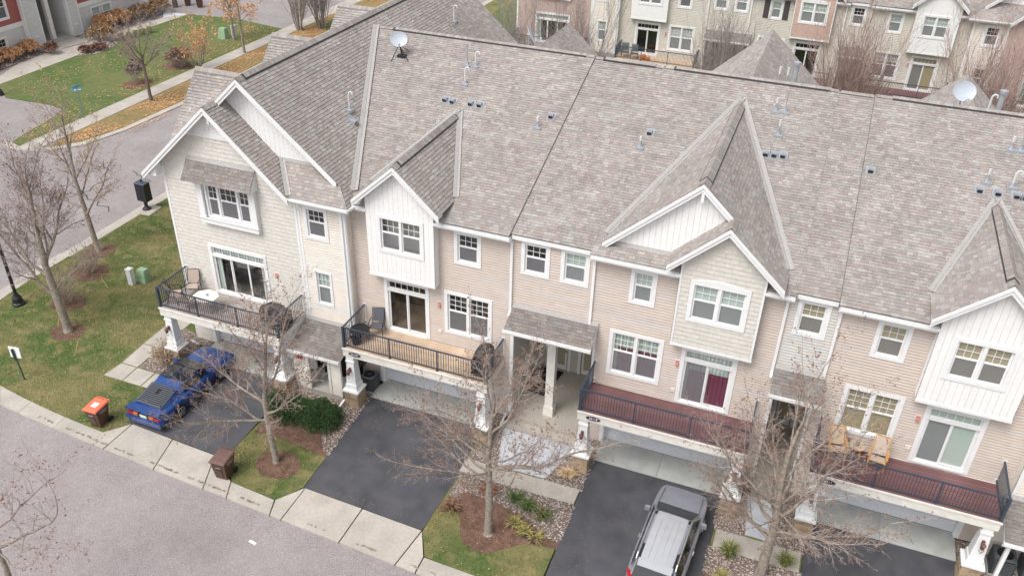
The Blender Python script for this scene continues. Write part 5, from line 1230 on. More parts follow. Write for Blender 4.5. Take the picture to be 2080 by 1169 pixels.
mb=MB(); mb.poly([(-15.75,-9.55,gz(-9.55)-.045),(-15.45,-9.6,gz(-9.6)-.045),(-15.43,-9.5,gz(-9.5)-.045),(-15.72,-9.45,gz(-9.45)-.045)]); setp(mb.build('paper_scrap',M['print'],None,org=(-15.6,-9.5,-.3)),'small white scrap of paper lying on the street near the kerb','litter')
# dry runner lines across the lawn
strip('worn_grass_line',[wiggle(-33.7,2.0,-32.6,2.5,5,.06,21),wiggle(-33.2,2.2,-31.8,1.2,6,.08,22),wiggle(-30.1,-2.6,-29.2,-3.6,6,.08,23),wiggle(-32.3,-1.4,-31.7,-2.2,5,.05,24),wiggle(-29.8,-5.6,-29.2,-4.9,4,.05,25)],.06,'worn',.012)
# ------------------------------------------------------------------ trees
def unit(v): return v.normalized() if v.length>1e-9 else Vector((0,0,1))
def grow(rng, tr, tw, lf, p, d, L, r, lev, P, leafc, depth=0):
    seg=P['seg'][min(lev,len(P['seg'])-1)]; n=max(2,int(L/seg)); pts=[p.copy()]; rad=[r]; dd=d.copy()
    up=P['up'][min(lev,len(P['up'])-1)]; wob=P['wob']
    for i in range(n):
        t=(i+1)/n; dd=unit(dd+Vector((rng.gauss(0,wob),rng.gauss(0,wob),rng.gauss(0,wob)))+Vector((0,0,up)))
        pts.append(pts[-1]+dd*(L/n)); rad.append(max(r*(1-t*P['tap']),P.get('rmin',.0028)))
    sides=8 if r>.08 else 6 if r>.035 else 4 if r>.012 else 3
    (tr if r>P['bigr'] else tw).tube(pts,rad,sides,cap=False)
    if lev>=P['lev']:
        if rng.random()<P['leaf']:
            for _ in range(rng.choice((1,1,2,3)) if P['leaf']<.8 else 3):
                q=pts[-1-int(rng.random()*len(pts)*.6)]; s=P['ls']*rng.uniform(.6,1.3); a=Vector((rng.gauss(0,1),rng.gauss(0,1),rng.gauss(0,1))).normalized()*s; b=a.cross(Vector((rng.gauss(0,1),rng.gauss(0,1),rng.gauss(0,1)))).normalized()*s*.6
                lf.poly([q-b*.1,q+a*.5+b,q+a*1.1,q+a*.5-b],rng.choice(leafc))
        return
    k=P['kids'][lev]; k=int(k*max(.35,L/P['ref'][lev])+rng.random())
    for j in range(k):
        t=P['t0'][lev]+(1-P['t0'][lev])*(j+rng.random()*.8)/k; i=min(int(t*n),n-1); f=t*n-i
        q=pts[i].lerp(pts[i+1],min(f,1)); base=unit(pts[i+1]-pts[i]); ang=math.radians(rng.uniform(*P['ang'][lev])); az=rng.uniform(0,6.283)+j*2.4
        s=base.cross(Vector((0,0,1)));  s=unit(s) if s.length>.05 else Vector((1,0,0)); s2=base.cross(s)
        nd=unit(base*math.cos(ang)+(s*math.cos(az)+s2*math.sin(az))*math.sin(ang))
        Lc=P['len'][lev]*L*(1-.55*t)*rng.uniform(.6,1.15); Lc=max(Lc,.12)
        grow(rng,tr,tw,lf,q,nd,Lc,max(rad[i]*P['rr']*rng.uniform(.7,1),.003),lev+1,P,leafc)
    if lev>0 or P.get('leader',True):
        grow(rng,tr,tw,lf,pts[-1],unit(pts[-1]-pts[-2]),L*.35,rad[-1],lev+1,P,leafc)
BASE=dict(seg=[.3,.28,.22,.16,.14],up=[.0,.05,.02,.02,.02],wob=.12,tap=.75,bigr=.03,lev=4,kids=[0,14,11,7],ref=[1,3,1.2,.6],t0=[.4,.22,.15,.15],ang=[(30,50),(28,58),(28,60),(25,60)],len=[.7,.42,.5,.55],rr=.52,leaf=.35,ls=.045)
BROWN=[(.22,.10,.06),(.30,.15,.09),(.17,.075,.05),(.26,.17,.11)]
ORANGE=[(.62,.30,.10),(.70,.40,.16),(.52,.22,.08),(.66,.48,.22)]
def tree(x,y,label,trunk,limbs,seed,P=None,group=None,bark='bark',twig='twig',leafc=BROWN,name='bare_tree'):
    """trunk: list of (dx,dy,z,r); limbs: list of (trunk fraction height z, azimuth deg, elevation deg, length, radius)"""
    rng=random.Random(seed); Q=dict(BASE); Q.update(P or {}); z0=gz(y)
    root=thing(name,(x,y,z0),label,'tree',group); tr,tw,lf=MB(),MB(),MB()
    tp=[Vector((x+a,y+b,z0+c)) for a,b,c,r in trunk]; rd=[r for *_,r in trunk]
    fine=[];fr_=[]
    for i in range(len(tp)-1):
        for k in range(4):
            t=k/4; fine.append(tp[i].lerp(tp[i+1],t)+Vector((rng.gauss(0,.008),rng.gauss(0,.008),0))); fr_.append(rd[i]*(1-t)+rd[i+1]*t)
    fine.append(tp[-1]); fr_.append(rd[-1]); tr.tube(fine,fr_,10,cap=False)
    def at(z):
        for a,b in zip(tp,tp[1:]):
            if a.z-z0<=z<=b.z-z0: return a.lerp(b,(z-(a.z-z0))/(b.z-a.z))
        return tp[-1]
    for (h,az,el,L,r) in limbs:
        a=math.radians(az); e=math.radians(el); d=Vector((math.cos(a)*math.cos(e),math.sin(a)*math.cos(e),math.sin(e)))
        grow(rng,tr,tw,lf,at(h),d,L,r,1,Q,leafc)
    t=tr.build('trunk',M[bark],root,smooth=True); c=tw.build('crown',M[twig],root)
    if lf.V: lf.build('clinging_leaves',M['leaf'],c,kind='stuff')
    return root
def limbset(rng,n,h0,h1,el0,el1,L0,L1,r,az0=0,stretch=None):
    out=[]
    for i in range(n):
        t=i/max(1,n-1); az=az0+i*137.5; L=(L0+(L1-L0)*t)*rng.uniform(.85,1.1)
        if stretch: L*=1+stretch*math.cos(math.radians(az))**2
        out.append((h0+(h1-h0)*t,az,el0+(el1-el0)*t+rng.uniform(-6,6),L,r*(1-.45*t)))
    return out
rg=random.Random(4)
# tree beside the blue car
tree(-17.0,-5.92,'bare young tree in a mulch ring between the blue car driveway and the next one',
 [(0,0,-.1,.17),(0,0,.12,.13),(-.05,0,1.2,.115),(-.12,.02,2.3,.10),(-.1,.05,3.2,.085),(.1,.08,4.4,.065),(.3,.1,5.6,.045)],
 [(1.9,178,14,3.6,.05),(2.1,205,10,3.4,.045),(2.2,150,28,3.0,.045),(2.1,300,18,2.2,.035),(2.4,8,38,3.1,.055),(2.6,60,50,2.6,.04),(2.9,170,42,3.4,.05),(3.1,120,58,3.2,.045),(3.3,30,62,3.9,.055),(3.4,250,55,2.2,.035),(4.0,5,66,3.3,.045),(4.4,200,68,2.6,.035),(4.8,90,70,2.6,.03),(5.5,20,78,2.4,.03),(3.6,330,45,1.9,.03)],7)
tree(-7.9,-6.1,'bare spreading tree with pale flared base in the mulch between the two middle driveways',
 [(0,0,-.1,.24),(0,0,.1,.15),(0,0,1.3,.135),(0,0,2.4,.12),(-.05,0,3.6,.10),(0,.05,4.8,.075),(.1,.1,6.0,.05)],
 [(3.1,25,26,3.9,.085),(2.6,185,12,3.4,.05),(2.9,210,5,3.0,.045),(3.0,160,20,3.6,.055),(3.2,330,14,2.8,.045),(3.4,130,34,3.0,.05),(3.6,190,30,3.2,.05),(3.9,60,45,2.9,.05),(4.1,260,40,2.2,.035),(4.4,175,48,2.9,.045),(4.7,40,60,3.3,.055),(5.0,110,66,2.8,.045),(5.4,350,62,2.8,.04),(5.9,80,76,2.8,.04),(3.5,5,8,3.0,.04),(3.0,235,25,2.2,.035)],12)
tree(1.5,-4.4,'large bare tree with many limbs in front of the narrow entry beside the grey car',
 [(0,0,-.1,.24),(0,0,.15,.19),(.02,0,1.2,.165),(.05,0,2.2,.15),(.0,0,3.1,.125),(-.1,.05,4.3,.11),(-.1,.1,5.6,.08),(0,.15,6.6,.05)],
 [(1.9,180,22,3.6,.07),(2.2,200,8,3.3,.055),(2.0,5,18,3.8,.065),(2.3,335,12,3.3,.05),(2.6,160,32,3.4,.06),(2.8,30,34,3.7,.07),(3.0,250,20,2.4,.04),(3.2,300,28,2.4,.04),(3.4,190,30,3.8,.055),(3.7,70,50,3.0,.05),(4.0,140,56,3.0,.05),(4.3,10,55,3.6,.055),(4.8,220,62,2.5,.04),(5.2,50,68,3.2,.045),(5.8,120,74,2.9,.04),(6.3,350,78,3.0,.04),(4.5,310,52,2.4,.035),(3.1,175,12,3.4,.04),(2.4,60,55,3.4,.05),(2.7,120,60,3.4,.05),(2.2,95,70,3.8,.05),(3.3,20,62,3.2,.045)],19,P=dict(kids=[0,12,9,6]))
tree(-30.9,-2.35,'large bare tree with a thick forking trunk in a mulch ring on the corner lawn',
 [(0,0,-.1,.27),(0,0,.15,.20),(-.05,0,1.4,.18),(-.15,0,2.6,.165),(-.22,.02,3.7,.14),(-.2,.1,5.0,.11),(-.1,.15,6.4,.075),(0,.2,7.6,.045)],
 [(1.9,190,36,4.2,.085),(2.2,20,42,2.4,.05),(2.9,175,34,4.4,.085),(3.3,120,48,3.6,.065),(3.7,60,60,4.2,.08),(3.8,160,58,4.2,.075),(4.4,230,46,3.0,.05),(4.8,10,50,3.4,.055),(5.3,330,48,2.8,.045),(5.6,140,60,3.4,.05),(6.2,70,64,3.2,.045),(6.8,200,64,2.8,.04),(7.3,20,74,2.6,.035)],25,bark='bark',twig='twig_grey',P=dict(leaf=.3,bigr=.03,len=[.7,.48,.5,.55],kids=[0,14,10,7]))
tree(-35.04,4.03,'bare tree with a few yellow leaves by the side street, behind the thick forking tree',
 [(0,0,-.1,.2),(0,0,.1,.15),(-.1,0,1.3,.135),(-.2,0,2.6,.12),(-.3,0,4.2,.09),(-.3,.1,6.0,.06),(-.2,.1,7.6,.04)],
 [(2.2,15,34,3.4,.07),(2.6,190,38,3.2,.06),(3.2,80,45,3.0,.05),(3.6,160,50,3.2,.05),(4.2,0,52,3.3,.05),(4.8,220,55,2.9,.045),(5.3,110,60,2.8,.04),(5.9,20,62,2.6,.035),(6.6,180,66,2.4,.03),(7.2,60,72,2.2,.03)],31,leafc=[(.45,.30,.08),(.5,.36,.12),(.3,.16,.08)],P=dict(leaf=.45,kids=[0,14,10,7]))
tree(-48.19,23.6,'small round-headed bare tree between the far sidewalk and the side street',
 [(0,0,-.1,.15),(0,0,1.2,.12),(-.05,0,2.7,.11),(-.05,0,3.6,.09)],
 [(2.6,0,38,2.9,.055),(2.7,70,38,2.7,.05),(2.8,140,40,2.9,.055),(2.9,215,36,2.9,.05),(3.0,290,42,2.6,.05),(3.2,35,58,2.8,.045),(3.3,180,60,2.8,.045),(3.5,250,62,2.4,.04),(3.6,110,72,2.6,.04)],41,bark='bark_dark',twig='twig_grey',P=dict(leaf=.25,ls=.07,kids=[0,13,9,5],rmin=.006))
ORP=dict(leaf=.9,ls=.085,kids=[0,9,7,4],lev=4,rmin=.006)
tree(-49.0,36.6,'slim tree with hanging orange leaves beside the far sidewalk',
 [(0,0,-.1,.13),(0,0,1.5,.11),(0,0,3.0,.09),(0,0,5.2,.04)],[(1.8+i*.33,i*137,25+i*5,2.0,.035) for i in range(10)],43,leafc=ORANGE,P=ORP)
tree(-49.0,30.4,'low multi-stemmed tree with orange leaves beside the far sidewalk, nearer the corner house',
 [(0,0,-.1,.1),(0,0,.5,.09)],[(.2,i*51,62,3.6,.05) for i in range(7)]+[(.4,20,82,4.2,.05)],44,leafc=ORANGE,P=dict(ORP,leaf=.8,kids=[0,6,5,4]))
tree(-52.2,39.5,'orange-leaved tree on the far lawn by the utility boxes',
 [(0,0,-.1,.14),(0,0,1.6,.12),(0,0,3.2,.09)],[(1.7+i*.2,i*137,32+i*5,3.0,.05) for i in range(8)],45,leafc=ORANGE,P=ORP)
tree(-47.9,47.0,'bare grey tree at the end of the far verge, upper left',
 [(0,0,-.1,.16),(0,0,1.6,.13),(0,0,3.0,.10)],[(1.6+i*.2,i*137,45+i*4,3.4,.06) for i in range(8)],46,twig='twig_grey',P=dict(leaf=.1,kids=[0,10,7,4],rmin=.006))
m_=tree(-64.5,46.4,'tree trunk on the green strip at the far parking lot',[(0,0,-.1,.28),(0,0,2,.24),(0,0,4,.2)],[(3+i*.15,i*137,40,3,.07) for i in range(6)],47,bark='bark_dark',P=dict(leaf=.2,kids=[0,5,4,3]))
def clump(x,y,label,n,H,seed,spread=.34,twig='twig_red',z=None,grp='tall bare multi-stemmed trees behind the front terrace'):
    rng=random.Random(seed); root=thing('multi_stemmed_tree',(x,y,0),label,'tree',grp); tr,tw,lf=MB(),MB(),MB()
    P=dict(BASE,seg=[.5,.5,.4,.3,.3],up=[0,.05,.09,.08],wob=.05,kids=[0,8,6,3],ref=[1,5,2.2,1],t0=[.3,.15,.1,.1],ang=[(20,30),(14,34),(14,34),(15,40)],len=[.7,.55,.5,.5],lev=4 if H>8 else 3,leaf=.06,ls=.06,bigr=.03,rr=.5,rmin=.0065)
    for i in range(n):
        a=rng.uniform(0,6.283); s=rng.uniform(.02,spread); d=unit(Vector((math.cos(a)*s,math.sin(a)*s,1)))
        grow(rng,tr,tw,lf,Vector((x+math.cos(a)*.35*rng.random(),y+math.sin(a)*.35*rng.random(),-.05)),d,H*rng.uniform(.62,.8),rng.uniform(.035,.06),1,P,BROWN)
    t=tr.build('trunk',M['bark'],root,smooth=True); tw.build('crown',M[twig],root)
clump(1.6,33.5,'broad fan of reddish bare stems behind the ridge, right of centre',24,10.8,51,.5)
clump(-7.2,34,'bare grey stems in front of the rear brown-windowed wall, middle of the ridge line',22,9.6,52,.48,'twig_grey')
clump(-16.8,33,'thin bare trees beside the narrow cream section of the rear terrace',9,11.5,53,.30,'twig_grey')
clump(-22.5,34.5,'sparse bare stems before the pink end wall of the rear terrace',8,10.5,54,.30,'twig_grey')
clump(9.6,33,'reddish bare tree at the upper right corner before the pink wall',20,11,55,.55)
clump(-48.6,44.9,'upright bare stems by the side street, left one of two beyond the corner roof',18,7.5,56,.5,'twig_grey')
clump(-46.9,46.2,'upright bare stems by the side street, right one of two beyond the corner roof',24,8.0,57,.5,'twig_grey')
# a limb of a tree whose trunk stands beyond the lower left corner
tree(-20.3,-15.0,'bare branch tips of a tree hanging over the street at the lower left',
 [(0,0,-.1,.11),(-.1,.1,2,.09),(-.2,.2,3.6,.06),(-.3,.4,4.6,.04)],[(3.2,22,25,4.6,.05),(3.8,50,30,3.6,.04),(3.4,2,12,3.2,.035),(3.0,350,20,3.6,.035),(4.3,30,48,2.8,.03)],61,P=dict(kids=[0,7,5,3],leaf=.5))
# ------------------------------------------------------------------ shrubs
def twiggy(x,y,label,n,H,seed,col='twig',spread=.8,leaf=.4,group=None,leafc=BROWN,name='bare_shrub'):
    rng=random.Random(seed); z=gz(y); root=thing(name,(x,y,z),label,'shrub',group); tr,tw,lf=MB(),MB(),MB()
    P=dict(BASE,seg=[.15]*5,kids=[0,6,4,3],ref=[1,1.2,.6,.3],lev=3,leaf=leaf,ls=.04 if leaf<.7 else .055,wob=.12,bigr=.05,up=[0,.03,.02,.02],ang=[(30,50)]*4,t0=[.2]*4,len=[.7,.5,.5,.5])
    for i in range(n):
        a=rng.uniform(0,6.283); s=rng.uniform(.05,spread); d=unit(Vector((math.cos(a)*s,math.sin(a)*s,1)))
        grow(rng,tr,tw,lf,Vector((x+math.cos(a)*.1,y+math.sin(a)*.1,z-.02)),d,H*rng.uniform(.6,.85),.010,1,P,leafc)
    tw.build('branches',M[col],root); 
    if lf.V: lf.build('dry_leaves',M['leaf'],root,kind='stuff')
twiggy(-33.8,2.1,'leafless brown shrub in the mulch ring farther along the corner lawn',34,1.9,71); twiggy(-32.7,-.5,'leafless brown shrub just behind the thick tree trunk on the lawn',34,1.8,72)
twiggy(-25.0,-2.55,'round tan shrub beside the stone column and the blue car',60,1.0,73,leaf=.9,leafc=[(.36,.25,.14),(.45,.33,.2)])
twiggy(-24.9,-1.2,'flat purplish shrub in the gravel under the left balcony',40,.7,74,spread=1.5)
def ball(cx,cy,cz,rx,ry,rz,n,mb,rng,cols,s=.03,inner=.8):
    for _ in range(n):
        v=unit(Vector((rng.gauss(0,1),rng.gauss(0,1),rng.gauss(0,1))))
        if v.z<-.35: v.z=-v.z
        k=rng.uniform(inner,1.03)*(1+.09*math.sin(v.x*9+cx)+.07*math.sin(v.y*11+v.z*7))
        p=Vector((cx+v.x*rx*k,cy+v.y*ry*k,cz+v.z*rz*k)); a=unit(v+Vector((rng.gauss(0,.6),rng.gauss(0,.6),rng.gauss(0,.6)))); b=unit(a.cross(Vector((rng.gauss(0,1),rng.gauss(0,1),rng.gauss(0,1)))))
        w=s*rng.uniform(.6,1.4); mb.poly([p-b*w*.5,p+b*w*.5,p+a*w*1.6],rng.choice(cols))
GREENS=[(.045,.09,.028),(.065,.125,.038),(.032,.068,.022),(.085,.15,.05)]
for i,(x,y,rx,ry,rz,lab) in enumerate(((-18.1,-3.4,1.05,.74,.80,'dark green boxwood, left one of the pair behind the mulch'),(-16.55,-3.35,1.0,.72,.80,'larger dark green boxwood, right one of the pair beside the driveway'))):
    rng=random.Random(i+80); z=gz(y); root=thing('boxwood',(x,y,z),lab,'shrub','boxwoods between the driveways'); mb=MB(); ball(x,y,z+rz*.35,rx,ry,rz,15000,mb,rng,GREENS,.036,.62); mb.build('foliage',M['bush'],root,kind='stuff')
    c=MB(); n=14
    c.lathe((x,y,z),[(rx*.4,.05),(ry*.72,.2),(ry*.66,.45),(ry*.4,.62),(.1,rz*.85)],n,(.03,.055,.02)); c.hascol=True; c.build('inner_shade_core',M['bush'],root)  # solid dark green core stands in for the shade inside the foliage
def tuft(x,y,label,n,H,seed,cols,name='perennial',w=.02,spread=.5,cat='plant',group=None):
    rng=random.Random(seed); z=gz(y); mb=MB()
    for _ in range(n):
        a=rng.uniform(0,6.283); s=rng.uniform(0,spread); h=H*rng.uniform(.6,1.1); b=Vector((x+math.cos(a)*s*.25,y+math.sin(a)*s*.25,z+.01)); m=b+Vector((math.cos(a)*s*.35,math.sin(a)*s*.35,h*.7)); t=b+Vector((math.cos(a)*s*.9,math.sin(a)*s*.9,h*.75)); r=Vector((-math.sin(a),math.cos(a),0))*w*rng.uniform(.5,1.2); c=rng.choice(cols)
        mb.poly([b-r*.6,b+r*.6,m+r,m-r],c); mb.poly([m-r,m+r,t],c)
    setp(mb.build(name,M['leaf'],None,org=(x,y,z)),label,cat,group)
GRN=[(.10,.16,.04),(.16,.20,.06),(.07,.12,.03)]; YEL=[(.30,.28,.08),(.38,.32,.12),(.22,.20,.06)]
tuft(-7.55,-4.35,'small green perennial in the gravel, nearest the middle tree trunk',90,.45,91,GRN); tuft(-6.95,-4.55,'wider green perennial at the middle of the gravel strip',150,.5,92,GRN)
tuft(-6.35,-4.75,'reddish green perennial at the right end of the gravel strip',110,.45,93,GRN+[(.25,.13,.09)]); tuft(-7.2,-5.35,'low yellow-green sprouts in the mulch right of the middle tree',70,.25,94,YEL); tuft(-6.7,-5.6,'pale yellow-green sprouts farther right in the mulch',70,.25,95,YEL); tuft(-6.25,-5.7,'last small sprouts in the mulch beside the driveway',50,.22,97,YEL)
tuft(.35,-3.95,'ornamental grass clump right of the grey car',260,.7,96,GRN+YEL,w=.012,name='ornamental_grass'); tuft(2.25,-3.6,'ornamental grass clump below the balcony numbered 36511',260,.6,98,GRN+YEL,w=.012,name='ornamental_grass')
tuft(.3,-5.1,'yellowing grass clump in the gravel beside the grey car rear',160,.5,99,YEL,w=.012,name='ornamental_grass'); tuft(-6.1,-2.35,'tan dried plant at the foot of the column by the porch slab',140,.25,89,[(.52,.36,.2),(.6,.45,.28)],w=.03); tuft(-8.6,-4.3,'rusty dried plant in the gravel left of the middle trunk',120,.35,88,[(.30,.10,.05),(.25,.13,.08)],w=.02)
tuft(-9.6,-5.6,'brown dead stems in the mulch along the driveway edge',120,.4,87,[(.22,.12,.07),(.3,.17,.1)],w=.015); tuft(-18.85,-2.75,'yellow dried plant behind the right column of the left balcony',80,.7,86,[(.45,.28,.06),(.35,.2,.06)],w=.03)
# shrubs by the far building
def hydr(x,y,label,n,seed,R,H,cols,grp):
    rng=random.Random(seed); root=thing('dried_shrub',(x,y,0),label,'shrub',grp); mb=MB(); tw=MB()
    for _ in range(n):
        a=rng.uniform(0,6.283); s=R*math.sqrt(rng.random()); h=H*rng.uniform(.55,1)*(1-.35*(s/R)**2); p=Vector((x+math.cos(a)*s,y+math.sin(a)*s,h)); tw.tube([(x+math.cos(a)*s*.4,y+math.sin(a)*s*.4,0),p],.008,3,cap=False)
        ball(p.x,p.y,p.z,.13,.13,.11,16,mb,rng,cols,.10,.5)
    mb.build('dry_flower_heads',M['leaf'],root,kind='stuff'); tw.build('stems',M['twig'],root)
HO=[(.50,.27,.13),(.58,.34,.17),(.42,.20,.10),(.62,.40,.24)]; DK=[(.20,.10,.07),(.26,.13,.09),(.15,.08,.06)]; GB=[(.33,.21,.12),(.40,.27,.14),(.25,.15,.09)]
for i,(x,y,R,H,c,lab) in enumerate([(-65.2,24.0,1.1,1.0,HO,'orange dried hydrangea, nearest to the left picture edge'),(-65.2,26.3,1.1,1.1,HO,'orange dried hydrangea under the far lower window'),(-65.3,28.4,.9,1.2,HO,'orange dried hydrangea next to the far downspout'),(-63.7,29.2,.62,1.0,DK,'dark brown clipped shrub left of the far entry steps'),(-61.3,30.7,.5,.6,DK,'small dark brown shrub, left one of two by the far walk'),(-60.9,31.9,.6,.6,DK,'small dark brown shrub, right one of two by the far walk'),(-62.6,34.2,1.2,1.5,GB,'large round golden brown shrub right of the far entry'),(-65.0,37.2,1.1,1.5,HO,'orange dried hydrangea below the far double window, left'),(-65.0,39.2,1.1,1.4,HO,'orange dried hydrangea below the far double window, right'),(-64.6,41.6,1.2,1.4,GB,'brown shrub at the far building corner, nearer one'),(-64.4,43.8,1.2,1.4,GB,'brown shrub at the far building corner, farther one'),(-51.6,31.2,1.1,1.6,[(.30,.2,.16),(.24,.15,.12)],'round bare brown shrub on the far lawn by the sidewalk'),(-50.9,26.3,.75,1.9,[(.25,.19,.17),(.2,.15,.13)],'grey-brown shrub in a mulch circle behind the round-headed tree')]):
    hydr(x-(1.0 if 'mulch circle' in lab else 0),y,lab,110 if R>.8 else 50,200+i,R,H,c,'dried shrubs by the far building')
for i in range(5): tuft(-61.2+i*.15,35.0+i*.75,'pale green ornamental grass row edging the far planting bed',120,.8,220+i,[(.36,.37,.14),(.42,.42,.2)],w=.03,name='ornamental_grass',group='pale grasses at the far bed')
area('mulch_bed',blob(-51.75,26.2,1.15,1.2,9),'mulch',.014); area('mulch_bed',blob(-51.95,31.2,1.25,1.2,10),'mulch',.014)
# ------------------------------------------------------------------ cars (built about their own base, nose along +Y)
def loft(mb, secs, closed_ends=True):
    n=len(secs[0]); base=len(mb.V)
    for s in secs: mb.V.extend(s)
    for i in range(len(secs)-1):
        for k in range(n-1):
            mb.F.append((base+i*n+k,base+i*n+k+1,base+(i+1)*n+k+1,base+(i+1)*n+k)); mb.C.append((1,1,1))
    if closed_ends:
        mb.F.append(tuple(base+k for k in range(n))); mb.C.append((1,1,1)); m=base+(len(secs)-1)*n
        mb.F.append(tuple(m+k for k in reversed(range(n)))); mb.C.append((1,1,1))
def sect(y, prof):     # prof: half outline [(x,z)...] from the sill up to the centre line
    L=[(-x,y,z) for x,z in prof]; return L+[(x,y,z) for x,z in reversed(prof)][(1 if prof[-1][0]==0 else 0):]
def wheel(root,x,y,R,w,side,rimr,spokes=5):
    t=MB(); n=24; prof=[(R*.66,-w/2),(R*.93,-w/2),(R,-w*.36),(R,w*.36),(R*.93,w/2),(R*.66,w/2)]
    base=0
    for r,o in prof:
        for k in range(n): a=2*math.pi*k/n; t.V.append((x+o,y+r*math.cos(a),R+r*math.sin(a)))
    for i in range(len(prof)-1):
        for k in range(n): k2=(k+1)%n; t.F.append((i*n+k,i*n+k2,(i+1)*n+k2,(i+1)*n+k)); t.C.append((1,1,1))
    for o in (0,len(prof)-1): t.F.append(tuple(o*n+k for k in range(n))); t.C.append((1,1,1))
    W=t.build('wheel',M['tyre'],root,smooth=False); m=MB(); xo=x+side*(w/2+.004)
    for k in range(n):
        a=2*math.pi*k/n; b=2*math.pi*(k+1)/n
        for r0,r1,d0,d1 in ((rimr,rimr*.9,.0,.012),(rimr*.9,rimr*.84,.012,-.03)):
            m.poly([(xo+side*d0,y+r0*math.cos(a),R+r0*math.sin(a)),(xo+side*d0,y+r0*math.cos(b),R+r0*math.sin(b)),(xo+side*d1,y+r1*math.cos(b),R+r1*math.sin(b)),(xo+side*d1,y+r1*math.cos(a),R+r1*math.sin(a))])
    for s in range(spokes):
        a=2*math.pi*s/spokes+.3; q=lambda r,da,d:(xo+side*d,y+r*math.cos(a+da),R+r*math.sin(a+da))
        m.hexa([q(.03,-.8,0),q(rimr*.88,-.14,-.005),q(rimr*.88,.14,-.005),q(.03,.8,0),q(.03,-.8,.02),q(rimr*.88,-.12,.012),q(rimr*.88,.12,.012),q(.03,.8,.02)])
    m.poly([(xo+side*.022,y+.05*math.cos(2*math.pi*k/8),R+.05*math.sin(2*math.pi*k/8)) for k in range(8)]); m.build('rim',M['rim'],W)
    return W
def quad(pts,name,m,parent): return MB().poly(pts).build(name,M[m],parent)
def subsurf(o,l=2):
    s=o.modifiers.new('round','SUBSURF'); s.levels=l; s.render_levels=l; o.data.polygons.foreach_set('use_smooth',[True]*len(o.data.polygons))
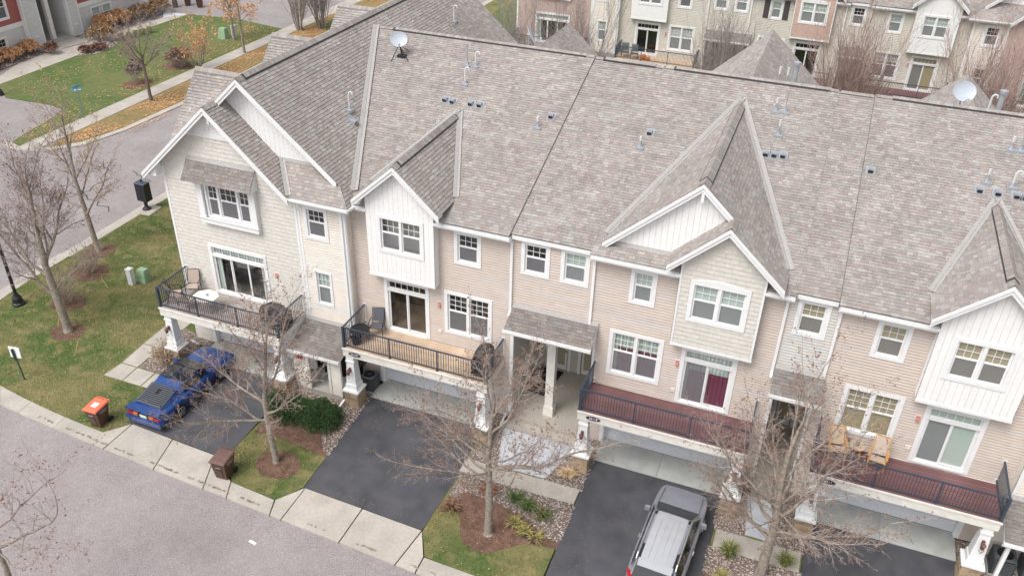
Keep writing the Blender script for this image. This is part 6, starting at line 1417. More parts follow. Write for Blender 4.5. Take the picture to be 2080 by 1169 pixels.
# --- blue coupe with rear louvres
def coupe(x,y,z,rz):
    c=thing('coupe_car',(x,y,z),'blue two-door coupe with black rear-window louvres parked nose-in on the left driveway','car',rz=rz)
    b=MB(); S=[]
    # (y, half width sill, half width belt, sill z, mid z, belt z, centre z)
    for (yy,w0,w1,z0,zm,zb,zc) in [(-2.43,.74,.80,.36,.56,.80,.83),(-2.40,.80,.86,.30,.56,.84,.88),(-2.15,.84,.90,.24,.55,.88,.93),(-1.6,.86,.915,.22,.56,.885,.93),(-1.0,.87,.92,.20,.56,.88,.92),(0,.87,.915,.19,.55,.86,.90),(.75,.87,.915,.19,.55,.84,.90),(1.2,.86,.905,.20,.54,.81,.88),(1.8,.84,.885,.22,.52,.76,.82),(2.25,.80,.85,.26,.48,.68,.72),(2.40,.72,.78,.34,.46,.60,.62)]:
        S.append(sect(yy,[(w0-.06,z0-.02),(w0,z0+.03),(w1,zm),(w1-.015,zb-.06),(w1-.07,zb),(w1*.5,(zb+zc)/2+.01),(0,zc)]))
    loft(b,S); body=b.build('body',M['blue'],c); subsurf(body,1)
    # cabin: A-pillar/roof/hatch frame in body colour with glass laid into it
    g=MB(); G=[]
    for (yy,w,zt,wt) in [(1.05,.80,.885,.70),(.30,.80,1.20,.62),(-.05,.80,1.255,.60),(-.62,.80,1.245,.60),(-1.05,.79,1.16,.60),(-2.05,.74,.955,.62)]:
        G.append(sect(yy,[(w,.84),(wt+.015,zt-.03),(wt-.05,zt),(0,zt+.012)]))
    loft(g,G); cab=g.build('cabin',M['blue'],c)
    P=lambda *a:list(a)
    quad(P((-.76,1.04,.925),(.76,1.04,.925),(.62,.30,1.25),(-.62,.30,1.25)),'windscreen','carglass',c)
    quad(P((-.59,.25,1.268),(-.03,.25,1.275),(-.03,-.60,1.29),(-.59,-.60,1.282)),'roof_glass','carglass',c); quad(P((.03,.25,1.275),(.59,.25,1.268),(.59,-.60,1.282),(.03,-.60,1.29)),'roof_glass','carglass',c)
    for s in (-1,1):
        q=[(s*.795,.85,.93),(s*.655,.30,1.165),(s*.63,-.05,1.215),(s*.63,-.62,1.205),(s*.785,-.80,.91)]; m=MB().poly([(a+s*.014,b_,c_) for a,b_,c_ in q]); m.build('side_window',M['carglass'],c)
        l=MB(); l.box(s*.80,.62,.93,s*.99,.78,1.04); l.build('mirror',M['blue'],c)
        l=MB(); l.box(s*.908,-.95,.46,s*.922,.95,.49); l.build('side_moulding',M['black'],c)
        l=MB(); l.bar((s*.917,-.72,.30),(s*.90,-.72,.85),.012); l.bar((s*.917,.72,.30),(s*.90,.70,.84),.012); l.bar((s*.55,2.2,.775),(s*.62,1.1,.905),.012); l.build('panel_gap',M['black'],c)
        for yy in (-1.32,1.27):
            wheel(c,s*.80,yy,.33,.24,s,.215)
            ar=MB(); n=10
            for k in range(n):
                a0=math.pi*k/n; a1=math.pi*(k+1)/n; R0=.375
                ar.poly([(s*.918,yy+R0*math.cos(a0),.33+R0*math.sin(a0)),(s*.918,yy+R0*math.cos(a1),.33+R0*math.sin(a1)),(s*.918,yy,.33),]) 
            ar.build('wheel_arch',M['black'],c)
    # louvres over the hatch
    bk=quad([(-.60,-2.0,.985),(.60,-2.0,.985),(.585,-1.06,1.18),(-.585,-1.06,1.18)],'rear_window','carglass',c)
    for k in range(11):
        t=k/11; y0=-2.02+t*.96; z0=.985+t*.20; l=MB(); w=.63-.03*t-(.05 if k in (0,10) else 0)
        for xa,xb in (((-w,w),) if k not in (6,7,8) else ((-w,-.09),(.09,w))): l.hexa([(xa,y0,z0+.025),(xb,y0,z0+.025),(xb,y0+.055,z0+.018),(xa,y0+.055,z0+.018),(xa,y0,z0+.045),(xb,y0,z0+.045),(xb,y0+.06,z0+.040),(xa,y0+.06,z0+.040)])
        l.build('louvre',M['louver'],bk)
    l=MB()
    for s in (-1,1): l.bar((s*.64,-2.02,.99),(s*.61,-1.04,1.20),.03)
    l.bar((-.61,-1.03,1.2),(.61,-1.03,1.2),.03); l.bar((-.62,-2.03,.99),(.62,-2.03,.99),.03); l.build('louvre_frame',M['louver'],bk)
    # spoiler, lights, plate, bumper
    s=MB(); s.hexa([(-.84,-2.44,.86),(.84,-2.44,.86),(.82,-2.12,.90),(-.82,-2.12,.90),(-.84,-2.47,.955),(.84,-2.47,.955),(.80,-2.13,.945),(-.80,-2.13,.945)]); s.build('spoiler',M['blue'],c)
    for s in (-1,1):
        l=MB(); l.box(s*.50,-2.455,.62,s*.80,-2.41,.76); l.build('tail_light',M['redlight'],c); l=MB(); l.box(s*.28,-2.456,.62,s*.495,-2.41,.76); l.build('indicator',M['amber'],c)
        l=MB()
        for i in range(3): l.box(s*.28,-2.46,.653+i*.035,s*.80,-2.45,.658+i*.035)
        l.build('lamp_rib',M['black'],c)
    l=MB(); l.box(-.17,-2.452,.61,.17,-2.42,.75); l.build('licence_plate',M['plate'],c); l=MB(); l.box(-.27,-2.44,.58,.27,-2.405,.77); l.build('plate_recess',M['black'],c)
    s=MB(); s.hexa([(-.86,-2.52,.42),(.86,-2.52,.42),(.86,-2.2,.36),(-.86,-2.2,.36),(-.87,-2.54,.58),(.87,-2.54,.58),(.88,-2.25,.60),(-.88,-2.25,.60)]); s.build('bumper',M['blue'],c)
    s=MB(); s.box(-.80,-2.48,.26,.80,-2.3,.42); s.build('valance',M['blue'],c); s=MB(); s.box(-.15,-.2,1.0,.5,.12,1.03); s.build('white_dash_paper',M['print'],c) if False else None
    s=MB(); s.box(-.35,2.36,.40,.35,2.43,.5); s.build('grille',M['black'],c)
    return c
coupe(-22.93,-3.85,gz(-3.85)-.01,math.radians(-1.0)); bpy.data.objects['coupe_car'].rotation_euler.x=math.atan(.035)
# --- grey sport utility with a silver roof
def suv(x,y,z,rz):
    c=thing('suv_car',(x,y,z),'dark grey car with a pale silver roof, parked on the middle driveway','car',rz=rz)
    b=MB(); S=[]
    for (yy,w0,w1,z0,zm,zb,zc) in [(-2.38,.74,.80,.45,.75,1.02,1.04),(-2.33,.82,.88,.36,.72,1.10,1.12),(-2.0,.88,.93,.30,.70,1.12,1.14),(-1.4,.90,.955,.28,.70,1.10,1.13),(0,.90,.95,.27,.68,1.06,1.10),(.7,.90,.95,.27,.68,1.04,1.09),(1.25,.90,.95,.28,.68,1.03,1.10),(1.8,.88,.93,.30,.66,.98,1.06),(2.2,.83,.89,.34,.62,.90,.97),(2.36,.74,.80,.42,.60,.78,.82)]:
        S.append(sect(yy,[(w0-.06,z0-.02),(w0,z0+.04),(w1,zm),(w1-.015,zb-.07),(w1-.07,zb),(w1*.5,(zb+zc)/2+.01),(0,zc)]))
    loft(b,S); body=b.build('body',M['suv'],c); subsurf(body,1)
    g=MB(); G=[]
    for (yy,w,zt,wt) in [(1.15,.82,1.09,.74),(.45,.84,1.50,.66),(.1,.84,1.61,.64),(-.9,.84,1.64,.64),(-1.85,.82,1.58,.63),(-2.28,.80,1.12,.72)]:
        G.append(sect(yy,[(w,1.0),(wt+.02,zt-.05),(wt-.03,zt),(0,zt+.02)]))
    loft(g,G); g.build('cabin',M['suv'],c)
    r=MB(); G=[]
    for (yy,zt) in [(.34,1.56),(.1,1.625),(-.9,1.658),(-1.6,1.635),(-2.02,1.58)]: G.append([(xx,yy,zt+dz) for xx,dz in ((-.54,.0),(-.45,.018),(-.2,.028),(0,.03),(.2,.028),(.45,.018),(.54,.0))])
    loft(r,G,False); r.build('roof_panel',M['silver'],c,smooth=True)
    r=MB()
    for xx in (-.3,-.1,.1,.3): r.tube([(xx,.15,1.640),(xx,-.3,1.672),(xx,-.9,1.690),(xx,-1.5,1.668),(xx,-1.8,1.64)],.007,4)
    r.build('roof_rib',M['silver'],c); r=MB(); r.hexa([(-.58,-2.18,1.56),(.58,-2.18,1.56),(.6,-1.9,1.60),(-.6,-1.9,1.60),(-.56,-2.20,1.60),(.56,-2.20,1.60),(.58,-1.9,1.64),(-.58,-1.9,1.64)]); r.build('rear_spoiler',M['silver'],c)
    for s in (-1,1):
        r=MB(); r.tube([(s*.66,.30,1.54),(s*.665,.15,1.67),(s*.67,-.8,1.715),(s*.665,-1.75,1.67),(s*.66,-1.95,1.58)],.030,6); r.build('roof_rail',M['rim'],c)
        r=MB(); r.hexa([(s*.545,.30,1.55),(s*.625,.30,1.55),(s*.625,-1.95,1.55),(s*.545,-1.95,1.55),(s*.545,.30,1.60),(s*.625,.30,1.59),(s*.625,-1.95,1.625),(s*.545,-1.95,1.63)] if s>0 else [(s*.625,.30,1.55),(s*.545,.30,1.55),(s*.545,-1.95,1.55),(s*.625,-1.95,1.55),(s*.625,.30,1.59),(s*.545,.30,1.60),(s*.545,-1.95,1.63),(s*.625,-1.95,1.625)]); r.build('roof_channel',M['black'],c)
        for q in ([(.83,1.02,1.12),(.70,.42,1.44),(.68,.05,1.54),(.68,-.35,1.56),(.83,-.35,1.12)],[(.83,-.42,1.12),(.68,-.42,1.56),(.68,-1.25,1.57),(.83,-1.25,1.13)],[(.83,-1.32,1.13),(.68,-1.32,1.57),(.685,-1.8,1.52),(.80,-2.0,1.18)]):
            MB().poly([(s*(a+.016),bb,cc) for a,bb,cc in q]).build('side_window',M['carglass'],c)
        l=MB(); l.hexa([(s*.93,.62,1.06),(s*1.12,.60,1.08),(s*1.12,.76,1.08),(s*.93,.80,1.06),(s*.93,.62,1.20),(s*1.10,.61,1.22),(s*1.10,.74,1.21),(s*.93,.78,1.19)]); l.build('mirror',M['suv'],c)
        for yy in (-1.38,1.38):
            wheel(c,s*.82,yy,.36,.24,s,.25)
        l=MB(); l.bar((s*.958,-.38,.40),(s*.90,-.38,1.08),.012); l.bar((s*.958,.75,.40),(s*.90,.75,1.05),.012); l.bar((s*.958,-1.25,.75),(s*.90,-1.2,1.10),.012); l.bar((s*.70,2.1,.96),(s*.74,1.2,1.085),.012); l.build('panel_gap',M['black'],c)
        for yy in (-.55,.55): l=MB(); l.bar((s*.955,yy,.93),(s*.955,yy+.2,.94),.03); l.build('door_handle',M['chrome'],c)
        l=MB(); l.hexa([(s*.42,-2.40,.98),(s*.80,-2.36,1.0),(s*.90,-2.05,1.06),(s*.42,-2.34,.98),(s*.42,-2.41,1.07),(s*.80,-2.37,1.14),(s*.91,-2.05,1.16),(s*.42,-2.34,1.07)]); l.build('tail_light',M['redlight'],c)
        l=MB(); l.bar((s*.80,.98,1.13),(s*.67,.40,1.50),.03); l.build('pillar_trim',M['chrome'],c)
    quad([(-.76,1.16,1.125),(.76,1.16,1.125),(.63,.40,1.565),(-.63,.40,1.565)],'windscreen','carglass',c)
    quad([(-.68,-2.33,1.15),(.68,-2.33,1.15),(.60,-1.90,1.625),(-.60,-1.90,1.625)],'rear_window','carglass',c)
    l=MB(); l.box(-.42,-2.41,.94,.42,-2.36,.99); l.build('chrome_strip',M['chrome'],c); l=MB(); l.bar((-.3,-2.34,1.2),(.1,-2.27,1.3),.02); l.build('rear_wiper',M['black'],c)
    l=MB(); l.box(-.78,-2.44,.45,.78,-2.3,.72); l.build('bumper',M['black'],c)
    l=MB(); l.box(-.5,2.33,.55,.5,2.39,.75); l.build('grille',M['black'],c)
suv(-1.72,-4.55,gz(-4.55)-.01,math.radians(-3.0)); bpy.data.objects['suv_car'].rotation_euler.x=math.atan(.035)
# ------------------------------------------------------------------ wheeled bins
def bin_(x,y,rz,lid,label,group,far=False):
    r=thing('wheeled_bin',(x,y,gz(y)+.0),label,'bin',group,rz=rz); b=MB()
    b.hexa([(-.24,-.26,.04),(.24,-.26,.04),(.24,.22,.04),(-.24,.22,.04),(-.31,-.37,.92),(.31,-.37,.92),(.31,.33,.92),(-.31,.33,.92)])
    b.box(-.325,-.385,.86,.325,.345,.93); b.hexa([(-.10,-.285,.10),(.10,-.285,.10),(.10,-.25,.10),(-.10,-.25,.10),(-.12,-.35,.55),(.12,-.35,.55),(.12,-.28,.55),(-.12,-.28,.55)]); b.build('bin_body',M['brown'],r)
    l=MB(); l.hexa([(-.34,-.41,.93),(.34,-.41,.93),(.34,.37,.95),(-.34,.37,.95),(-.30,-.37,.985),(.30,-.37,.985),(.30,.34,1.02),(-.30,.34,1.02)]); l.box(-.34,-.415,.90,.34,-.39,.95)
    L=l.build('lid',M[lid],r); h=MB(); h.bar((-.29,.45,.97),(.29,.45,.97),.035); 
    for k in (-.29,-.1,.1,.29): h.bar((k,.36,.96),(k,.45,.97),.03)
    h.build('handle',M[lid],r)
    if far: return r
    p=MB(); p.poly([(-.11,-.16,.997),(.13,-.16,.997),(.13,.10,1.009),(-.11,.10,1.009)]) if lid=='coral' else None
    if lid=='coral': p.build('label_sticker',M['print'],L)
    for s in (-1,1):
        w=MB(); n=14
        for k in range(n):
            a,b_=2*math.pi*k/n,2*math.pi*(k+1)/n; R=.13; q=lambda xx,rr,t:(s*xx,.27+rr*math.cos(t),.13+rr*math.sin(t))
            w.poly([q(.25,R,a),q(.25,R,b_),q(.31,R,b_),q(.31,R,a)]); w.poly([q(.31,R,a),q(.31,R,b_),q(.31,.0,b_)]); w.poly([q(.25,R,a),q(.25,R,b_),q(.25,.0,b_)])
        w.build('wheel',M['black'],r)
        bar=MB(); bar.box(-.10,-.375,.66,.10,-.36,.69) if s==1 else None
        if s==1: bar.build('lift_bar',M['galv'],r)
    t1=text_mesh('WASTE',.13,M['print'],.002); o=inst(t1,'lettering',r,(.298,.0,.80)); o.rotation_euler=(math.radians(86),0,math.radians(90)); 
    t2=text_mesh('MGMT',.10,M['print'],.002) if False else text_mesh('SERVICES',.075,M['print'],.002); o=inst(t2,'lettering',r,(.291,.02,.70)); o.rotation_euler=(math.radians(86),0,math.radians(90))
    return r
bin_(-24.95,-6.72,math.radians(2),'coral','brown wheeled bin with an orange lid on the grass beside the blue car','wheeled bins by the kerb')
bin_(-18.42,-7.22,math.radians(4),'brownlid','brown wheeled bin with a brown lid on the concrete apron near the kerb','wheeled bins by the kerb')
bin_(-63.9,47.6,2.2,'brownlid','dark brown wheeled bin at the far parking lot, left of the pair','far wheeled bins',True); bin_(-62.3,47.5,2.2,'coral','wheeled bin with reddish lid at the far parking lot, right of the pair','far wheeled bins',True)
# ------------------------------------------------------------------ air conditioners
def acunit(x,y,label,w=.62,h=.80,z=0):
    r=thing('air_conditioner',(x,y,z),label,'air conditioner','outdoor air conditioning units'); b=MB(); s=w/2
    b.box(x-s-.05,y-s-.05,z-.05,x+s+.05,y+s+.05,z+.06); b.build('pad',M['concg'],r)
    b=MB(); b.box(x-s+.02,y-s+.02,z+.07,x+s-.02,y+s-.02,z+h-.06); b.build('coil',M['black'],r)
    g=MB()
    for k in range(15):
        zz=z+.10+k*(h-.2)/15; g.box(x-s,y-s,zz,x+s,y-s+.015,zz+.022); g.box(x-s,y+s-.015,zz,x+s,y+s,zz+.022); g.box(x-s,y-s+.015,zz,x-s+.015,y+s-.015,zz+.022); g.box(x+s-.015,y-s+.015,zz,x+s,y+s-.015,zz+.022)
    for a in (-1,1):
        for c in (-1,1): g.box(x+a*s-(.05 if a>0 else 0),y+c*s-(.05 if c>0 else 0),z+.06,x+a*s+(.05 if a<0 else 0),y+c*s+(.05 if c<0 else 0),z+h-.05)
    g.build('louvred_case',M['ac'],r); t=MB(); n=20; R=s*.82
    for k in range(n):
        a,c=2*math.pi*k/n,2*math.pi*(k+1)/n; q=lambda rr,t_,dz:(x+rr*math.cos(t_),y+rr*math.sin(t_),z+h+dz)
        cr=lambda t_:(lambda m_:(x+s*1.02*math.cos(t_)/m_,y+s*1.02*math.sin(t_)/m_,z+h-.05))(max(abs(math.cos(t_)),abs(math.sin(t_))))
        t.poly([cr(a),cr(c),q(R,c,.0),q(R,a,.0)]); t.poly([q(R,a,0),q(R,c,0),q(R*.92,c,-.04),q(R*.92,a,-.04)]); t.poly([q(R*.3,a,-.005),q(R*.3,c,-.005),q(0,c,.01)])
        t.bar(q(R*.28,a,-.008),q(R*.98,a,-.015),.008)
    t.build('top_grille',M['ac'],r); f=MB(); f.poly([(x+R*.92*math.cos(2*math.pi*k/n),y+R*.92*math.sin(2*math.pi*k/n),z+h-.06) for k in range(n)]); f.build('fan_well',M['black'],r)
acunit(-15.72,-.62,'air conditioning unit under the cedar balcony behind the left stone column'); acunit(9.25,-1.0,'air conditioning unit by the white beam at the bottom right corner, nearer one',.7,.85); acunit(10.2,-.9,'air conditioning unit at the bottom right corner, cut by the frame',.7,.8); acunit(.12,-.75,'air conditioning unit behind the right column of the maroon middle balcony')
# ------------------------------------------------------------------ roof fittings
def on_main(x,y): return main_z(y)+(.025 if -6.45<x<.65 else .05)
def box_vent(x,y,z,label,nrm=(0,-SLP,1),grp='box vents on the front roof'):
    r=thing('roof_vent',(x,y,z),label,'roof vent',grp); n=Vector(nrm).normalized(); U=Vector((1,0,0)) if nrm[0]==0 else Vector((0,1,0)); V=n.cross(U)
    P=lambda a,b,c:tuple(Vector((x,y,z))+U*a+V*b+n*c)
    f=MB(); f.hexa([P(-.17,-.2,.015),P(.17,-.2,.015),P(.17,.24,.015),P(-.17,.24,.015),P(-.17,-.2,.03),P(.17,-.2,.03),P(.17,.24,.03),P(-.17,.24,.03)]); f.build('flashing',M['galv'],r)
    f=MB(); f.hexa([P(-.10,-.15,.03),P(.10,-.15,.03),P(.10,.12,.03),P(-.10,.12,.03),P(-.10,-.12,.19),P(.10,-.12,.19),P(.08,.12,.10),P(-.08,.12,.10)]); f.build('hood',M['galv'],r)
    f=MB(); f.hexa([P(-.085,-.158,.04),P(.085,-.158,.04),P(.085,-.13,.04),P(-.085,-.13,.04),P(-.085,-.14,.15),P(.085,-.14,.15),P(.085,-.12,.15),P(-.085,-.12,.15)]); f.build('opening',M['black'],r)
VL=['leftmost of the four small vents above the white gable','second of the four small vents above the white gable','third of the four small vents above the white gable','rightmost of the four small vents above the white gable','small vent alone on the roof left of the long vertical seam','small vent left of the big double gable','left one of three small vents right of the big gable','middle one of three small vents right of the big gable','right one of three small vents right of the big gable','small vent alone on the right-hand roof','small vent above the right gable, farthest left','small vent above the right gable, second from left','small vent near the right picture edge, left of the last pair','small vent at the right picture edge']
for (x,y,z),l in zip([(-14.89,5.85,0),(-14.53,5.81,0),(-13.71,5.86,0),(-13.31,5.86,0),(-10.14,5.88,0),(-6.03,5.89,0),(-1.51,5.77,0),(-1.2,5.79,0),(-.88,5.82,0),(2.26,5.76,0),(5.92,5.67,0),(6.51,5.67,0),(7.1,5.68,0),(7.38,5.66,0)],VL): box_vent(x,y,on_main(x,y),l)
box_vent(-18.0,3.34,12.49-.8675*2.3,'small vent on the corner house roof below the bent pipe',nrm=(.8675,0,1))
def pipe(x,y,z,h,kind,label):
    r=thing('vent_pipe',(x,y,z),label,'vent pipe','vent pipes on the front roof'); f=MB(); f.box(x-.17,y-.2,z-.09,x+.17,y+.15,z+.03); f.lathe((x,y,z+.02),[(.10,0),(.06,.14)],8); f.build('flashing',M['galv'],r)
    p=MB()
    if kind=='j': p.tube([(x,y,z),(x,y,z+h-.1),(x+.03,y,z+h-.02),(x+.10,y,z+h+.03),(x+.18,y,z+h),(x+.20,y,z+h-.10)],.038,8); p.build('bent_pipe',M['pvc'],r)
    elif kind=='thin': p.tube([(x,y,z),(x,y,z+h)],.026,6); p.build('pipe',M['galv'],r)
    elif kind=='cap': p.tube([(x,y,z),(x,y,z+h*.6)],.05,8); p.build('pipe',M['galv'],r); q=MB(); q.tube([(x,y,z+h*.6),(x,y,z+h)],.048,8); q.build('white_top',M['pvc'],r)
for (x,y,h,k,l) in [(-14.48,6.99,.72,'j','bent white pipe nearest the eave of three on the roof left of centre'),(-14.9,8.18,.92,'thin','tall thin pipe near the ridge left of centre'),(-14.49,8.17,.63,'j','bent white pipe near the ridge, right beside the tall thin one'),(-10.49,5.18,.45,'cap','short grey pipe left of the long vertical seam'),(-6.2,5.07,.45,'cap','short grey pipe left of the big double gable'),(-1.57,8.18,.55,'cap','short white-topped pipe right of the big gable apex'),(-1.22,8.2,.85,'thin','tall thin pipe right of the big gable apex'),(-1.25,6.9,.61,'cap','white-topped pipe below the tall thin one, right of the big gable'),(6.14,6.15,.5,'cap','white-topped pipe above the right gable, left one'),(6.96,6.11,.6,'j','bent white pipe above the right gable, right one'),(6.89,7.97,.5,'cap','white-topped pipe higher on the roof near the right edge'),(7.2,7.98,.8,'thin','thin pipe higher on the roof at the right edge')]:
    pipe(x,y,on_main(x,y),h,k,l)
pipe(-18.35,3.75,12.49-.8675*1.95+.03,.75,'j','tall bent white pipe on the corner house roof left of the valley'); pipe(-19.07,16.0,12.49-.8675*1.23,.8,'j','bent white pipe far back on the corner house roof')
def flue(x,y,z,h,label):
    r=thing('chimney_flue',(x,y,z),label,'chimney pipe','round metal flues behind the ridge'); p=MB(); p.lathe((x,y,z),[(.11,0),(.11,h-.25)],12); p.build('pipe',M['galv'],r); p=MB(); p.lathe((x,y,z+h-.25),[(.10,0),(.10,.10),(.15,.11),(.15,.2),(.16,.22),(.05,.27)],12); p.build('cap',M['galv'],r)
ZB=lambda y:main_z(2*YR-y)
flue(-1.2,11.0,ZB(11)-.2,1.25,'metal flue with a cap behind the ridge beside the grey rear gable'); flue(6.6,11.0,ZB(11)-.2,1.2,'metal flue with a cap behind the ridge at the right edge')
for x,l in ((-1.83,'short white-topped pipe behind the ridge, left of the metal flue'),(-1.5,'thin pipe behind the ridge, just left of the metal flue'),(6.25,'bent white pipe behind the ridge by the right metal flue')): pipe(x,11.0,ZB(11),.75,'cap' if x<0 else 'j',l)
def dish(x,y,z,az,label,rad=.42,h=.62,tripod=True,tilt=38,dx=0):
    r=thing('satellite_dish',(x,y,z),label,'satellite dish','satellite dishes'); a=math.radians(az); t=math.radians(tilt); D=Vector((math.cos(a)*math.cos(t),math.sin(a)*math.cos(t),math.sin(t))); U=Vector((-math.sin(a),math.cos(a),0)); V=D.cross(U); O=Vector((x+dx,y,z+h))
    d=MB(); n=24; rings=[(0,0),(.35,.01),(.7,.045),(1,.10)]; P=[]
    for q,dp in rings[1:]: P.append([tuple(O+U*(rad*1.05*q*math.cos(2*math.pi*k/n))+V*(rad*.95*q*math.sin(2*math.pi*k/n))+D*dp) for k in range(n)])
    for k in range(n):
        k2=(k+1)%n; d.poly([tuple(O),P[0][k],P[0][k2]])
        for i in range(2): d.poly([P[i][k],P[i+1][k],P[i+1][k2],P[i][k2]])
        e=[tuple(Vector(P[2][j])-D*.02) for j in (k,k2)]; d.poly([P[2][k],P[2][k2],e[1],e[0]])
    d.build('reflector',M['dish'],r,smooth=True); m=MB(); base=Vector((x,y,z)); m.bar(base,O-D*.04,.05)
    arm=O-V*rad*.9+D*.45*1 if V.z>0 else O+V*rad*.9+D*.45; m.bar(O+(-V if V.z>0 else V)*rad*.95+D*.05,arm,.025); m.build('mast',M['black'] if tripod else M['galv'],r)
    l=MB(); l.lathe(tuple(arm-Vector((0,0,.05))),[(.05,0),(.06,.08),(.03,.12)],8); l.build('receiver',M['dish'],r)
    if tripod:
        g=MB()
        for sx,sy in ((-.35,-.45),(.45,-.3),(.1,.4)): g.bar(O-D*.1-Vector((0,0,.2)),(x+sx,y+sy,z+sy*SLP+.02),.025)
        g.box(x-.2,y-.15,z-.03,x+.2,y+.12,z+.08); g.build('mount',M['black'],r)
dish(-18.05,8.1,on_main(-18,8.1),-62,'pale satellite dish on a black tripod near the ridge at upper left',tilt=32,dx=-.15,h=.74,rad=.37)
dish(5.15,10.6,ZB(10.6),-75,'large pale satellite dish on a pole behind the ridge at upper right',rad=.42,h=.70,tripod=False,tilt=30)
dish(-13.6,12.6,ZB(12.6),20,'grey satellite dish seen edge-on behind the ridge at top centre',rad=.42,h=.75,tripod=False,tilt=25)
# ------------------------------------------------------------------ balcony furniture
def chair(x,y,z,rz,label,frame='black',fabric='mesh_tan',group='metal patio chairs'):
    r=thing('patio_chair',(x,y,z),label,'chair',group,rz=rz); f=MB()
    for s in (-1,1):
        f.tube([(s*.28,-.26,0),(s*.28,-.25,.40),(s*.29,-.22,.62),(s*.29,.05,.66),(s*.28,.24,.62)],.016,5); f.tube([(s*.26,.30,0),(s*.26,.20,.40),(s*.26,.30,.75),(s*.25,.40,1.02)],.016,5)
    f.tube([(-.25,.40,1.02),(.25,.40,1.02)],.018,5); f.tube([(-.28,-.25,.40),(.28,-.25,.40)],.016,5); f.tube([(-.26,.20,.40),(.26,.20,.40)],.016,5); f.tube([(-.27,.02,.40),(-.27,-.25,.40)],.016,5); f.tube([(.27,.2,.40),(.27,-.25,.40)],.016,5); f.build('frame',M[frame],r)
    s=MB(); s.hexa([(-.26,-.25,.40),(.26,-.25,.40),(.25,.21,.38),(-.25,.21,.38),(-.26,-.25,.42),(.26,-.25,.42),(.25,.21,.40),(-.25,.21,.40)]); s.build('seat',M[fabric],r)
    s=MB(); s.hexa([(-.23,.24,.46),(.23,.24,.46),(.23,.26,.46),(-.23,.26,.46),(-.23,.385,.98),(.23,.385,.98),(.23,.405,.98),(-.23,.405,.98)]); s.build('backrest',M[fabric],r)
chair(-24.15,-.95,SZ,math.radians(25),'metal armchair with tan mesh beside the wall of the left balcony'); chair(-24.5,-1.75,SZ,math.radians(118),'metal armchair with tan mesh against the left railing of the left balcony'); chair(-23.7,-2.0,SZ,math.radians(190),'metal armchair with tan mesh tucked at the table, near the front railing')
r=thing('patio_table',(-22.75,-1.8,SZ),'pale octagonal patio table on the left balcony','table'); t=MB(); t.prism([(-22.75+.50*math.cos(a)*1.15,-1.8+.50*math.sin(a)) for a in [math.pi/8+i*math.pi/4 for i in range(8)]],SZ+.70,SZ+.735); t.build('tabletop',M['tabletop'],r); t=MB()
for a in (.8,2.4,3.9,5.5): t.bar((-22.75+.35*math.cos(a),-1.8+.35*math.sin(a),SZ),(-22.75+.25*math.cos(a),-1.8+.25*math.sin(a),SZ+.70),.03); t.build('leg',M['mesh_tan'],r); t=MB()
t.lathe((-22.72,-1.75,SZ+.736),[(.05,0),(.06,.05),(.04,.07)],8); setp(t.build('ashtray',M['signblue'],None,org=(-22.72,-1.75,SZ+.736)),'small green dish in the middle of the pale octagonal table','dish')
chair(-15.25,-.48,SZ,math.radians(15),'black armchair with grey seat and tan back on the cedar balcony','black','mesh_grey')
r=thing('round_table',(-15.68,-1.15,SZ),'round black metal table in the left corner of the cedar balcony','table'); t=MB(); t.lathe((-15.68,-1.15,SZ+.5),[(.41,0),(.41,.03)],24); t.build('tabletop',M['black'],r)
for a in (.5,2.1,3.7,5.2): t=MB(); t.tube([(-15.68+.33*math.cos(a),-1.15+.33*math.sin(a),SZ),(-15.68+.2*math.cos(a),-1.15+.2*math.sin(a),SZ+.3),(-15.68+.3*math.cos(a),-1.15+.3*math.sin(a),SZ+.5)],.014,5); t.build('leg',M['black'],r)
r=thing('bucket',(-15.7,-1.45,SZ),'black bucket under the round metal table by the railing','bucket'); t=MB(); t.lathe((-15.7,-1.45,SZ),[(.17,0),(.21,.30),(.225,.31),(.225,.34)],16); t.build('pail',M['black'],r); t=MB(); t.tube([(-15.92,-1.45,SZ+.33),(-15.85,-1.5,SZ+.42),(-15.7,-1.52,SZ+.46),(-15.55,-1.5,SZ+.42),(-15.48,-1.45,SZ+.33)],.008,4); t.build('handle',M['galv'],r)
def grill(x,y,rz,label,w=.7,H=1.12):
    r=thing('covered_grill',(x,y,SZ),label,'grill','covered grills on the balconies',rz=rz); c=MB(); S=[]
    for (xx,wy,zt) in [(-w*.72,.24,.92),(-w*.5,.27,.97),(-w*.36,.30,H),(0,.31,H+.03),(w*.36,.30,H),(w*.5,.27,.97),(w*.72,.24,.92)]:
        S.append([(xx,-wy,.12),(xx,-wy*1.05,.5),(xx,-wy*.98,.82),(xx,-wy*.6,zt-.02),(xx,0,zt+.02),(xx,wy*.6,zt-.02),(xx,wy*.98,.82),(xx,wy*1.05,.5),(xx,wy,.12)])
    loft(c,S); cv=c.build('cover',M['cloth_black'],r); subsurf(cv,2); f=MB(); f.box(-w*.4,-.2,0,w*.4,.2,.25); f.build('cart',M['black'],r)
    b=MB(); b.bar((-w*.3,-.335,.55),(w*.3,-.335,.55),.02); b.build('strap',M['galv'],r)
grill(-19.35,-1.7,math.radians(2),'big grill under a black cover at the right end of the left balcony',.86,1.15); grill(-10.25,-1.05,math.radians(88),'grill under a black cover at the right end of the cedar balcony',.78,1.12)
